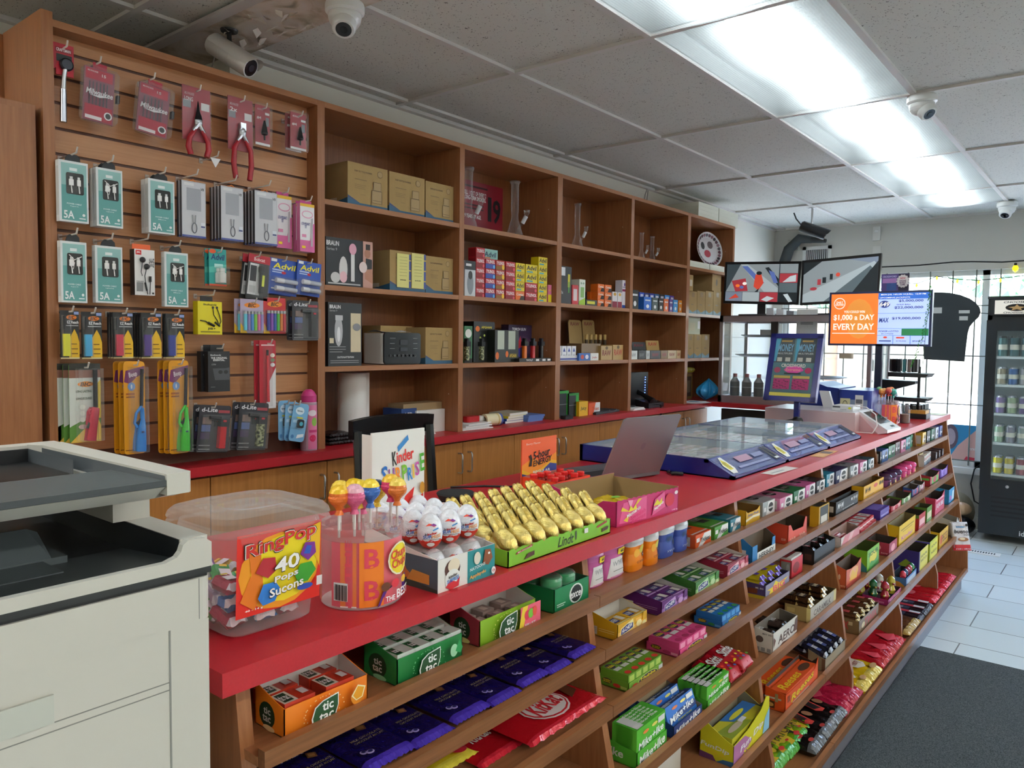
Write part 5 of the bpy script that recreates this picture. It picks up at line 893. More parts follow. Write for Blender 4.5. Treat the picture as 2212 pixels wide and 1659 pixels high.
# berries box
Bb=thing('sweets_box','magenta open cardboard box of berry sweets with a torn near side','sweets box',(-.90,1.497,ZC),math.radians(-5))
m=MB(); W_,D_,H_=.26,.20,.058; mg=mat('c02a6a',.4); ins=NAMED['cardin']
zig=[(W_*i/26,H_+.0025*(i%2)) for i in range(27)]
m.prism([(0,0)]+zig+[(W_,0)][::1],'x',-.0025,0,mg); m.box(-.0035,0.002,.002,-.0026,W_-.002,H_-.003,ins)
Q=[(0,-D_),(0,0),(H_,0),(H_-.003,-D_*.2),(H_-.016,-D_*.3),(H_-.013,-D_*.45),(H_-.018,-D_*.6),(H_-.002,-D_*.72),(H_+.012,-D_)]
m.prism(Q,'y',0,.0025,mg); m.box(-D_,.0026,.002,-.003,.0034,H_-.02,ins)
m.box(-D_,W_-.0025,0,0,W_,H_+.004,mg,ym=ins); m.box(-D_-.0025,0,0,-D_,W_,H_+.012,mg,xp=ins,ym=ins); m.box(-D_,.0025,0,-.003,W_-.003,.002,ins)
m.art('p,.04,.1,.1,.9,.46,.98,.46,.05,e05a92;p,.08,.75,.2,.5,.06,.6,e8c83a;p,.1,.2,.2,.45,.16,.1,e8c83a;p,.38,.95,.24,.55,.32,.95,e8c83a;p,.16,.98,.2,.6,.24,.95,f0a0c0;p,.17,.5,.2,.75,.24,.6,.28,.78,.3,.55,e8d83a;t,Maynards,.25,.45,.22,.2,f8f4f4,.1,16;t,Swedish/nBerries,.32,.25,.24,.36,d83a7a,.1,12;p,.54,.1,.58,.75,.74,1,.76,.35,e05a92;p,.56,.5,.62,.75,.66,.6,.7,.78,.7,.5,e8d83a;t,Maynards,.65,.45,.16,.16,f8f4f4,.1,20;e,.83,.6,.08,.28,c8243c;e,.94,.85,.03,.08,f0e0e8;t,1.45 kg,.92,.12,.1,.07,f0d0e0',plane((0,0,0),(0,W_,0),(0,0,H_)),W_/H_)
m.art('r,.45,.35,.8,.6,e0dcd4;r,.48,.5,.76,.52,888;r,.48,.43,.76,.45,888',plane((-D_,0,0),(D_,0,0),(0,0,H_)),D_/H_); m.build('carton',Bb)
fin(bag_mb(.08,.1,.03,'c8a81e','e,.5,.5,.2,.1,7ab030',seed=9),'sweets_pouch','yellow sweets pouch lying inside the magenta open box','sweets pouch',(-.94,1.60,ZC+.003))
# laptop
Lp=thing('laptop','open silver laptop with its lid back turned to the customer side','laptop',(-1.215,1.93,ZC),math.atan2(-.055,.25))
sl=mat('8f8a8e',.35,.6); lw=.262
MB().box(-.21,0,0.004,0,lw,.014,mat('77787c',.4,.5),zp=mat('6a6c70',.4,.4)).box(-.20,.07,.0142,-.13,.19,.0145,mat('5a5c60',.3)).box(-.115,.012,.0142,-.02,lw-.012,.0146,mat('1c1c1e',.6)).box(-.2,.01,0,-.19,.02,.004,'222').box(-.02,lw-.02,0,-.01,lw-.01,.004,'222').build('base',Lp)
l=MB(); A0=Vector((0,0,.014)); U=Vector((0,lw,0)); V=Vector((.062,.03,.185)); N=U.cross(V).normalized()*.005
for O,s in ((A0,1),(A0-N,-1)): P=[O,O+U,O+U*.985+V*.98+U*.0,O+U*.96+V,O+V+U*.04,O+V*.96]; l.poly(P if s>0 else P[::-1],sl if s>0 else mat('101114',.2))
P=[A0,A0+U,A0+U*.985+V*.98,A0+U*.96+V,A0+V+U*.04,A0+V*.96]
for i in range(6): a,b_=P[i],P[(i+1)%6]; l.poly([a-N,b_-N,b_,a],sl)
c_=A0+U*.5+V*.5; l.add([c_+U*.04*math.cos(a)+V*.06*math.sin(a)+N*.06 for a in [i*PI/6 for i in range(12)]],[range(12)],mat('86808a',.3,.6)); l.build('lid',Lp)
fin(MB().tube([(0,0,.006),(.012,.004,.008),(.03,.02,.006)],.006,'141414',8).tube([(0,0,.006),(-.03,.03,.004),(-.05,.12,.003),(-.1,.3,.003)],.003,'141414',6),'charger_plug','black charger plug and lead at the right side of the laptop','plug',(-1.13,2.21,ZC))
# puck speaker, cable, disc
p=at(983,1075,2,ZC); fin(MB().lathe([(.036,0),(.038,.002),(.038,.012),(.047,.028),(.049,.032),(.046,.036),(0,.036)],mat('1a1b1d',.85,bump=.4,bs=600),n=32,caps=False),'smart_speaker','small round black speaker disc on the countertop behind the eggs','speaker',(-1.33,1.42,ZC))
fin(MB().tube([(-1.50,1.58,ZC+.003),(-1.44,1.66,ZC+.003),(-1.38,1.70,ZC+.003),(-1.34,1.76,ZC+.003),(-1.42,1.86,ZC+.003)],.003,'1a1a1a',6),'power_cable','black cable curving across the red countertop behind the orange display','cable',(0,0,0))
fin(MB().lathe([(0,0),(.03,0),(.045,.02),(.05,.045),(.049,.045),(.043,.02),(.028,.003),(0,.003)],mat('e0c8c4',.5),n=24,caps=False),'white_bowl','pale pink white bowl partly hidden behind the eggs','bowl',(-1.20,1.24,ZC))
# ---------------- goods hanging on the slatwall ----------------
def place(px0,py0,px1,py1,xf):
    y0=ypx(px0,xf,at(px0,py0,0,xf).z); z1=at(px0,py0,0,xf).z; q=at(px1,py1,0,xf); return y0,q.z,q.y-y0,z1-q.z
HN=[0]
def hook(y,z,xt,where):
    HN[0]+=1; m=MB(); L=xt-SX
    m.tube([(.001,0,0),(L*.55,0,0),(L*.93,0,.001),(L,0,.016)],.0026,mat('d8d0c8',.4),6); m.box(0,-.006,-.008,.002,.006,.008,mat('b8a89c',.4))
    return fin(m,'slatwall_hook','white metal slatwall hook holding '+where.replace(' with ',' and '),'hook',(SX+.0005,y,z),0,'slatwall hooks')
def hang(name,label,cat,box,xf,parts,n=1,step=.014,col='222',group=None,hookz=None,dz=0,rx=0.,tabh=.02,where=None,dyk=0.,backlabel=None):
    """parts(w,h) -> list of (name, MB); the front pack is built, the ones behind it on the hook are copies"""
    y,z,w,h=place(*box,xf); t=thing(name,label,cat,(xf,y,z),0,group)
    for nm,mb in parts(w,h): mb.build(nm,t)
    t.rotation_euler[0]=rx
    for k in range(1,n): dup(t,(xf-step*k,y+dyk*k,z),label=' '.join((backlabel or label).split()[:12])+', %s behind the front'%rc(k-1))
    hook(y+w/2,z+h+(hookz if hookz is not None else -.012),min(xf+.03,-2.33),where or (label if len(label.split())<11 else ' '.join(label.split()[:10])))
    return t,(y,z,w,h)
def blister(w,h,y0,y1,z0,z1,t): return MB().box(.0009,w*y0,h*z0,t,w*y1,h*z1,NAMED['blister'],xm=None)
mil='r,0,0,1,1,a01a2e;t,Milwaukee,.34,.88,.5,.06,f0e8e8,.2;'
# wrench on its red card
def f(w,h):
    c=MB().box(-.002,0,h*.5,0,w,h,mat('b01e30',.4)); c.art('r,.1,.83,.9,.93,8a1420;t,CRAFTSMAN,.5,.88,.7,.06,f0e8e8;r,.15,.66,.9,.80,2a2a2a;e,.45,.55,.36,.10,c8283a;t,120 TOOTH,.55,.42,.6,.05,f0d0d0',plane((0,0,0),(0,w,0),(0,0,h)),w/h)
    c.box(-.001,w*.1,h*.40,.004,w*.95,h*.52,'c02034')
    r=MB().lathe([(0,0),(.016,0),(.018,.004),(.018,.012),(.014,.015),(0,.015)],mat('3a3a3e',.3,.9),(.004,w*.55,h*.60),18); r.v=[Vector((.004+(v.z-h*.6),v.y,h*.6+(v.x-.004))) for v in r.v]
    r.tube([(.012,w*.52,h*.60),(.012,w*.42,h*.35),(.012,w*.38,h*.12)],[.007,.006,.0075],'steel',8).tube([(.012,w*.38,h*.12),(.012,w*.35,-h*.5)],[.0085,.0095],mat('a8a8ac',.25,1.),8)
    return [('card',c),('ratchet',r)]
hang('ratchet_wrench','chrome ratchet wrench on a red card, top left of the slatwall','wrench',(114,89,161,215),-2.41,f)
def f(w,h):
    c=MB().box(-.006,w*.06,h*.02,-.001,w*.94,h*.94,mat('8a4a58',.5)); c.art('r,.10,.74,.88,.92,b02038;t,MILWAUKEE,.3,.88,.3,.03,f0d8dc;t,15,.62,.84,.12,.05,f0e0e0;r,.1,.04,.9,.30,a81c34;r,.12,.05,.6,.11,e8e0e0;e,.78,.16,.12,.07,f0ecec;e,.78,.16,.08,.05,333;'+''.join('r,%.2f,.30,%.2f,.70,4a4248;'%(.2+.1*i,.235+.1*i) for i in range(6))+'t,Milwaukee,.5,.52,.78,.10,f0e8ea,.2;p,.2,.46,.8,.49,.5,.44,f0e8ea',plane((-.001,0,0),(0,w,0),(0,0,h)),w/h)
    b=MB(); b.prism([(w*.0,h*.06),(w*.08,0),(w*.92,0),(w,h*.06),(w,h*.9),(w*.9,h*.95),(w*.1,h*.95),(0,h*.9)],'x',-.012,.018,NAMED['blister']); b.box(-.001,w*.98,h*.42,.014,w*1.05,h*.56,'1c1c20')
    tb=MB().box(-.004,w*.3,h*.93,-.002,w*.7,h*1.04,mat('b02038',.4)); return [('insert',c),('case',b),('hang_tab',tb)]
hang('drill_bit_case','clear red tinted drill bit case hanging beside the wrench','drill bit case',(171,128,248,272),-2.39,f,rx=-.06,hookz=.0)
hang('drill_bit_case','clear red tinted drill bit case between the other case and the pliers','drill bit case',(287,162,364,297),-2.39,f,rx=-.10,hookz=.0)
def pliers(long):
    def f(w,h):
        c=MB().box(-.002,0,0,0,w,h,mat('a81c32',.35)); c.art('r,0,0,1,1,a81c32;t,MILWAUKEE,.25,.86,.34,.05,f0e0e4,.2;r,.02,.6,.3,.74,9a9aa0;r,.66,.6,.96,.74,e8e4e4;t,%s,.22,.76,.3,.08,f4ecec'%('LONG' if long else '2x'),plane((0,0,0),(0,w,0),(0,0,h)),w/h)
        b=MB(); b.prism([(0,0),(w,0),(w,h),(0,h)],'x',.0006,.003,NAMED['blister'])
        for i in range(14): b.box(0,-.003,h*i/14,.003,.001,h*(i+.5)/14,NAMED['blister']).box(0,w-.001,h*i/14,.003,w+.003,h*(i+.5)/14,NAMED['blister'])
        p=MB(); s1=mat('c8c8cc',.25,.9); rd=mat('a01826',.35)
        if long: p.tube([(.010,w*.5,h*.74),(.010,w*.5,h*.55),(.012,w*.5,h*.38)],[.001,.006,.013],mat('2a2a2e',.3,.6),8).ell((.012,w*.5,h*.34),(.008,.014,.02),s1)
        else: p.box(.002,w*.4,h*.38,.018,w*.62,h*.52,s1).ell((.012,w*.5,h*.34),(.009,.014,.02),s1)
        d=-.28 if long else -.55
        for s in (-1,1): p.tube([(.012,w*.5,h*.32),(.012,w*(.5+s*.2),h*.16)],[.008,.006],s1,8).tube([(.012,w*(.5+s*.12),h*.2),(.012,w*(.5+s*.33),h*.02),(.012,w*(.5+s*.36),h*d*.5),(.012,w*(.5+s*.28),h*d)],[.006,.0085,.0095,.009],rd,10)
        return [('card',c),('blister',b),('pliers',p)]
    return f
hang('pliers_pack','long nose pliers with red handles below a red card','pliers',(393,181,455,312),-2.40,pliers(True))
hang('pliers_pack','diagonal cutting pliers with long red handles on a red card','pliers',(492,205,546,332),-2.40,pliers(False))
def f(w,h):
    c=MB().box(-.002,0,0,0,w,h,mat('a81c32',.35)); c.art('r,0,0,1,1,a81c32;t,MILWAUKEE,.35,.9,.4,.05,f0e0e4,.2;t,#4,.25,.68,.3,.08,f0e8e8;r,.0,.0,1,.06,e8e4e4;r,.7,.5,.92,.72,8a8a90;r,.66,.78,.95,.84,f0ecec',plane((0,0,0),(0,w,0),(0,0,h)),w/h)
    b=MB().prism(rrect(-.002,-.004,w+.002,h+.004,.006),'x',.0006,.014,NAMED['blister']); d=MB().lathe([(.003,0),(.003,h*.12),(.010,h*.14),(.012,h*.18),(.010,h*.24),(.008,h*.32),(.0055,h*.40),(.003,h*.48),(.001,h*.5)],mat('1a1a1c',.4),(.012,w*.5,h*.12),12)
    return [('card',c),('blister',b),('step_bit',d)]
hang('step_bit_pack','black step drill bit on a narrow red card beside the cutting pliers','drill bit',(551,224,583,318),-2.40,f)
hang('step_bit_pack','black step drill bit on a red card, furthest right in the top row','drill bit',(627,240,661,328),-2.37,f,n=2,step=.03,backlabel='black step drill bit on a red card at the right end')
fin(MB().prism([(-.018,.0),(.018,.0),(0,-.03)],'x',0,.002,mat('e8e4e4',.5)),'hook_tag','small white folded tag on the empty hook below the long nose pliers','tag',(-2.37,ypx(465,-2.37,2.085),2.085))
hook(ypx(466,-2.37,2.09),2.09,-2.35,'the small white folded tag')
# cable boxes
def cable(seed):
    def f(w,h):
        m=MB().box(-.022,0,0,0,w,h,mat('dfe3e3',.4)); m.art('r,.08,.03,.94,.96,5fa09c;r,.08,.60,.94,.96,8fbcb8;r,.36,.84,.62,.89,e8eeec;t,5A,.32,.12,.36,.13,f0f4f4;t,POWER CABLE,.5,.30,.5,.025,dff0ee;t,%s,.5,.26,.3,.02,dff0ee;e,.82,.13,.05,.024,eef4f2;r,.66,.06,.88,.08,dfeeee'%('Type-C','Lightning','Micro')[seed%3],plane((0,0,0),(0,w,0),(0,0,h)),w/h)
        m.art('r,.1,.1,.9,.9,cdd2d2',plane((-.022,0,0),(.022,0,0),(0,0,h)),.022/h)
        wn=MB().prism(rrect(w*.24,h*.46,w*.84,h*.81,.005),'x',.0005,.0012,mat('16181a',.25)); 
        k=MB(); wt=mat('ecebe8',.4)
        for yy,s in ((.40,1),(.66,.8)): k.box(.0015,w*yy-.006*s,h*.60,.005,w*yy+.006*s,h*.70,wt).box(.0015,w*yy-.004*s,h*.70,.004,w*yy+.004*s,h*.745,mat('c8c8c8',.3,.7)).tube([(.003,w*yy,h*.60),(.003,w*yy+.002,h*.48)],.0017,wt,6)
        if seed%2: k.tube([(.004,w*.3,h*.78),(.005,w*.5,h*.70),(.005,w*.78,h*.76)],.0012,wt,5).tube([(.004,w*.3,h*.62),(.005,w*.45,h*.55),(.005,w*.5,h*.66)],.0012,wt,5)
        tb=MB().lathe([(.0,0)],mat('222',.5)) if 0 else MB().prism([(w*.25,h),(w*.8,h),(w*.78,h*1.08),(w*.68,h*1.125),(w*.4,h*1.12),(w*.3,h*1.07)],'x',-.012,-.010,mat('1c1e22',.5))
        return [('box',m),('window',wn),('cable',k),('hang_tab',tb)]
    return f
for i,(bx,n,l) in enumerate((((126,343,192,484),1,'teal and white cable box, upper row, first from the left'),((207,360,266,494),2,'teal and white cable box, upper row, second from the left'),((320,384,378,508),2,'teal and white cable box, upper row, beside the silver packs'),((130,519,189,655),1,'teal and white cable box, lower row, first from the left'),((205,529,266,656),1,'teal and white cable box, lower row, second from the left'),((355,543,407,664),1,'teal and white cable box, lower row, right of the white earphone box'))):
    hang('cable_box',l,'cable box',bx,-2.37,cable(i),n=n,step=.026,group='teal cable boxes',hookz=.02)
def f(w,h):
    m=MB().box(-.01,0,0,0,w,h,mat('c4c4c8',.3)); m.box(-.0105,-.0005,0,-.0002,0,h,mat('3a3a3e',.4)); m.art('r,.03,.02,.97,.98,d4d4d8;r,.2,.48,.8,.88,a8aab2;r,.1,.92,.5,.97,e8e8e8;t,V8,.85,.88,.14,.05,444;r,.0,.0,1,.035,3a4a9a;r,.78,.18,.96,.28,e8ecf4;r,.78,.19,.95,.22,2a3a7a',plane((0,0,0),(0,w,0),(0,0,h)),w/h)
    k=MB(); k.tube([(.003,w*(.5+.1*math.cos(a)),h*(.17+.09*math.sin(a))) for a in [2*PI*i/14 for i in range(15)]],.0016,mat('6a6c74',.5),5,caps=False); k.tube([(.003,w*.44,h*.26),(.003,w*.42,h*.40)],.0018,mat('9a9ca2',.4),5).tube([(.003,w*.54,h*.26),(.003,w*.56,h*.40)],.0018,mat('9a9ca2',.4),5)
    b=MB().grid(lambda u,v:(.003+.002*math.sin(9*u+4*v)*math.sin(7*v),w*u,h*v),6,9,NAMED['blister']); o=MB().tube([(-.004,w*.35,h*1.0),(-.004,w*.5,h*1.04),(-.004,w*.62,h*1.0)],.002,mat('e07a2a',.4),5); return [('pack',m),('cable',k),('sleeve',b),('hang_loop',o)]
for bx,n,l in (((392,388,445,516),2,'silver bagged cable pack, left stack of three'),((477,400,526,523),4,'silver bagged cable pack, middle stack of three'),((550,410,599,532),4,'silver bagged cable pack, right stack of three')):
    hang('silver_cable_pack',l,'cable pack',bx,-2.36,f,n=n,step=.020,group='silver cable packs',hookz=.02)
def f(w,h):
    m=MB().box(-.02,0,0,0,w,h,mat('e8d8e0',.4),ym=mat('c86a94',.4)); m.art('r,0,0,1,1,f0ecee;r,0,0,1,.24,d86aa0;r,0,.94,1,1,e8b830;e,.5,.78,.4,.08,e8a8c4;e,.5,.78,.34,.06,f4f0f2;t,ULTRA PREGNANCY/nTEST,.38,.55,.6,.12,4a4a8a;p,.55,0,.9,.6,1,.6,1,0,d868a0;p,.72,.12,.76,.7,.88,.72,.86,.12,b8b4b8;r,.1,.07,.35,.12,f0d020;r,.1,.3,.4,.36,e090b4',plane((0,0,0),(0,w,0),(0,0,h)),w/h)
    tb=MB().box(-.011,w*.1,h,-.009,w*.9,h*1.07,mat('c8468a',.4)); return [('box',m),('hang_tab',tb)]
hang('pink_test_box','pink and white tall test kit box behind the silver packs','test kit box',(597,420,630,538),-2.40,f,group='pink test kit boxes',hookz=.01)
hang('pink_test_box','pink and white tall test kit box at the right upright','test kit box',(648,438,679,546),-2.36,f,n=2,step=.024,group='pink test kit boxes',hookz=.01)
def f(w,h):
    m=MB().box(-.03,0,0,0,w,h,mat('e8e6e4',.4),ym=mat('2a2a2e',.4)); m.art('r,.06,.88,.34,.98,d02828;t,JBL,.2,.93,.2,.04,fff;t,TUNE 310C,.84,.72,.44,.12,3a3a3e,0,-90;r,.08,.08,.4,.28,888;t,PURE BASS,.25,.30,.34,.02,222;r,.84,.03,.94,.07,333',plane((0,0,0),(0,w,0),(0,0,h)),w/h)
    k=MB(); kb=mat('1c1c20',.3); k.ell((.006,w*.36,h*.77),(.006,.009,.009),kb).ell((.006,w*.56,h*.63),(.006,.009,.009),kb).tube([(.005,w*.36,h*.74),(.005,w*.28,h*.5),(.005,w*.34,h*.42)],.0012,kb,5).tube([(.005,w*.56,h*.60),(.005,w*.46,h*.42),(.005,w*.5,h*.26),(.005,w*.6,h*.02)],.0013,kb,5).tube([(.005,w*.48,h*.28),(.005,w*.56,h*.1)],.003,kb,6).tube([(.005,w*.74,h*.42),(.005,w*.74,h*.3)],.004,kb,6).tube([(.005,w*.74,h*.3),(.005,w*.7,h*.02)],.0013,kb,5)
    return [('box',m),('earphones',k),('hang_tab',MB().box(-.016,0,h,-.014,w*.9,h*1.12,mat('e8622a',.4)))]
hang('earphone_box','white earphone box with black earphones and an orange tab','earphone box',(290,537,335,639),-2.38,f,hookz=.03)
def f(w,h):
    c=MB().box(-.002,0,0,0,w,h,mat('2a9a94',.35)); c.art('r,0,0,1,1,2f9e98;p,0,.5,1,.6,1,.4,0,.35,58c0b0;t,Advil,.5,.78,.8,.16,14306a,.1;e,.2,.93,.2,.06,e85a2a;r,.3,.5,.8,.6,b0e0d8;r,0,0,1,.05,e05a3a',plane((0,0,0),(0,w,0),(0,0,h)),w/h)
    b=MB().lathe([(.008,0),(.012,.001),(.012,h*.26),(.007,h*.30),(.009,h*.31),(.009,h*.40),(0,h*.40)],mat('dcdcd8',.4),(.014,w*.64,h*.08),14); b.art('',None)
    return [('card',c),('bottle',b),('blister',blister(w,h,.4,.95,.05,.52,.028))]
hang('pill_card','teal pain relief card with a small white bottle','medicine card',(451,536,489,619),-2.38,f,n=2,step=.016,dyk=-.006)
def f(w,h):
    c=MB().box(-.002,0,0,0,w,h,mat('2a2a2c',.35)); c.art('r,0,0,1,.1,1c1c1e;p,.05,.1,.1,.8,.5,.8,.6,.1,d8d8d8;r,.0,.82,1,1,b02030;t,Bobcat,.5,.9,.5,.08,f0d0d0;r,.12,.4,.4,.75,3a3a3e;r,.12,.15,.4,.3,b8b8b8',plane((0,0,0),(0,w,0),(0,0,h)),w/h)
    l=MB().tube([(.010,w*.55,h*.75),(.010,w*.57,h*.62)],[.009,.010],'1a1a1c',10).tube([(.010,w*.57,h*.62),(.010,w*.62,h*.15)],.008,'1a1a1c',10); l.box(.016,w*.56,h*.3,.0195,w*.66,h*.55,'d8e04a'); return [('card',c),('flashlight',l),('blister',blister(w,h,.42,.9,.05,.8,.022))]
hang('flashlight_card','black and red card with a small black work light','flashlight card',(529,545,577,646),-2.37,f,n=2,step=.02,dyk=-.01,rx=-.1)
def f(w,h):
    c=MB().box(-.002,0,0,0,w,h,mat('1f3f94',.35)); c.art('r,0,0,1,1,2a4fa8;t,Advil,.52,.80,.8,.16,f0e030,.1;r,.1,.66,.5,.70,b8c8e8;r,.1,.60,.45,.63,b8c8e8;e,.5,.62,.08,.04,c83040;r,.04,.9,.24,.98,e8e8e8',plane((0,0,0),(0,w,0),(0,0,h)),w/h)
    t_=MB()
    for z in (.38,.16): t_.tube([(.012,w*.18,h*z),(.012,w*.45,h*z)],.009,mat('e0e0e4',.3),10).tube([(.012,w*.45,h*z),(.012,w*.92,h*z)],.008,mat('b8bcc8',.3),10)
    return [('card',c),('pill_tube',t_),('blister',blister(w,h,.08,.98,.06,.48,.024))]
hang('pill_card','blue pain relief card with two white tubes, left of two','medicine card',(578,554,640,636),-2.37,f,n=2,step=.02,dyk=-.01,rx=-.08)
hang('pill_card','blue pain relief card with two white tubes, right of two, at the upright','medicine card',(638,560,690,638),-2.36,f,rx=-.08)
def ez(col):
    def f(w,h):
        c=MB().box(-.002,0,0,0,w,h,mat('16181a',.35)); c.art('p,.45,.0,.45,.4,.75,.62,.9,.5,1,.35,1,0,e8b820;r,0,0,1,.03,d8c890;e,.6,.86,.28,.05,e07820;t,BIC,.6,.86,.34,.07,1c1c1c,.2;t,EZ Reach,.66,.76,.6,.06,f0f0f0;r,.3,.68,.95,.70,aaa;r,.72,.92,.98,.98,8a9ac8;r,.55,.1,.9,.12,7a5a10;r,.55,.2,.9,.22,7a5a10;r,.55,.3,.85,.32,7a5a10',plane((0,0,0),(0,w,0),(0,0,h)),w/h)
        l=MB().rbox(.002,w*.08,h*.06,.014,w*.44,h*.52,.003,mat(col,.25)).box(.003,w*.1,h*.52,.013,w*.42,h*.62,'1a1a1c').box(.005,w*.14,h*.62,.010,w*.24,h*.88,mat('26262a',.3,.6))
        return [('card',c),('lighter',l),('blister',blister(w,h,.05,.47,.04,.9,.017))]
    return f
for bx,n,col,l in (((129,670,172,775),1,'d8d420','yellow'),((175,673,221,775),1,'3aa0d0','sky blue'),((243,674,288,774),3,'c02040','red'),((304,675,349,774),4,'4a2a80','purple'),((357,677,399,774),2,'20308a','navy blue')):
    hang('reach_lighter_card','black and yellow card with a %s long neck lighter, lower row of small lighters'%l,'lighter card',bx,-2.36,ez(col),n=n,step=.018,hookz=-.004,backlabel='black and yellow lighter card in the %s stack'%l,group='long neck lighter cards')
def f(w,h):
    m=MB().box(-.03,0,0,0,w,h,mat('e0d018',.35)); m.art('t,Skullcandy,.5,.9,.56,.07,1a1a14;t,JIB+,.56,.17,.34,.08,1a1a14;e,.62,.82,.05,.04,1a1a14;e,.78,.82,.05,.04,1a1a14;r,.1,.06,.9,.10,8a8018',plane((0,0,0),(0,w,0),(0,0,h)),w/h)
    k=MB(); kb=mat('1c1c18',.4); k.tube([(.002,w*.62,h*.8),(.002,w*.64,h*.6),(.002,w*.8,h*.42),(.002,w*.84,h*.3)],.0014,kb,5).tube([(.002,w*.78,h*.8),(.002,w*.88,h*.6),(.002,w*.94,h*.4),(.002,w*.86,h*.28)],.0014,kb,5).tube([(.002,w*.08,h*.42),(.002,w*.3,h*.4),(.002,w*.5,h*.3)],.002,kb,5).tube([(.003,w*.4,h*.36),(.003,w*.66,h*.26)],.004,kb,6).tube([(.003,w*.68,h*.38),(.003,w*.88,h*.26)],.003,kb,6)
    return [('box',m),('earphones',k),('hang_tab',MB().box(-.016,w*.2,h,-.014,w*.7,h*1.16,mat('1c1c1c',.5)))]
hang('earphone_box','bright yellow earphone box with black earphones','earphone box',(427,650,480,723),-2.37,f,hookz=.02)
def lit(cols,bgc):
    def f(w,h):
        c=MB().box(-.002,0,0,0,w,h,mat(bgc,.35)); c.art('r,0,0,1,1,%s;p,0,.0,.0,.3,.3,.0,e8b820;e,.5,.82,.34,.08,e88a28;t,BIC,.5,.82,.36,.11,1c1c1c,.2'%bgc,plane((0,0,0),(0,w,0),(0,0,h)),w/h)
        l=MB(); n=len(cols)
        for i,cc_ in enumerate(cols): yy=w*(.16+.72*i/(n-1)); l.tube([(.008,yy,h*.08),(.008,yy,h*.56)],.0062,mat(cc_,.2),8).tube([(.008,yy,h*.56),(.008,yy,h*.64)],.0055,mat('b0b0b4',.3,.9),8)
        return [('card',c),('lighters',l),('blister',blister(w,h,.05,.98,.04,.68,.017))]
    return f
hang('lighter_multipack','white multipack card of pastel pocket lighters','lighter pack',(519,645,569,720),-2.37,lit(['5ac0d8','8a7ab0','4a8ad0','7ac83a','e06aa0','9a8ac8'],'b8a8c0'),n=2,step=.018,dyk=-.012)
hang('lighter_multipack','red multipack card of bright pocket lighters','lighter pack',(569,642,617,721),-2.37,lit(['2a3a9a','8a4ab0','2a4aa0','4ab83a','e07a2a','c03040'],'c02a30'),n=2,step=.018)
def torch(col,long=False):
    def f(w,h):
        c=MB().prism(rrect(0,0,w,h,.008),'x',-.002,0,mat('34343a',.35)); c.art('t,d-Lite,.32,.90,.5,.09,e8e8ea,.1;r,.6,.84,.96,.9,a04048;r,.12,.60,.4,.74,8a7068;r,.1,.44,.38,.58,5a6aa0;r,.08,.28,.36,.42,4a3a5a;r,.05,.06,.4,.08,999;r,.05,.14,.4,.16,999;r,.02,.02,.98,.03,888',plane((0,0,0),(0,w,0),(0,0,h)),w/h)
        l=MB().box(.002,w*.60,h*.10,.02,w*.80,h*.56,mat(col,.3) if col!='camo' else CAMO).box(.002,w*.58,h*.56,.022,w*.86,h*.72,'17181a').tube([(.012,w*.28,h*.74),(.012,w*.62,h*.72)],[.006,.008],mat('2a2a2e',.3,.5),8).box(.021,w*.66,h*.66,.024,w*.76,h*.70,'c02030')
        return [('card',c),('torch_lighter',l),('blister',blister(w,h,.2,.92,.06,.80,.027))]
    return f
CAMO=None
def camo():
    global CAMO
    m,nt,b=newm('camo'); v=mapping(nt,(1,1,1)); n=nd(nt,'TexNoise',Scale=110,Detail=1); nt.links.new(v,n.inputs['Vector'])
    r=ramp(nt,n.outputs['Fac'],[(.4,rgb('2c3226')),(.45,rgb('6a7048')),(.52,rgb('6a7048')),(.56,rgb('a8a884'))]); nt.links.new(r,b.inputs['Base Color']); CAMO=m; NAMED['camo']=m
camo()
hang('torch_lighter_card','black card with a black pistol lighter at the right upright','torch lighter card',(631,648,688,736),-2.36,torch('1a1a1c'),n=2,step=.02,dyk=-.008)
hang('torch_lighter_card','black card with a red torch lighter near the counter','torch lighter card',(422,874,492,970),-2.36,torch('c02028'),n=2,step=.02,dyk=-.01,rx=-.1)
hang('torch_lighter_card','black card with a camouflage torch lighter near the counter','torch lighter card',(509,868,573,966),-2.36,torch('camo'),n=2,step=.02,dyk=-.014,rx=-.1)
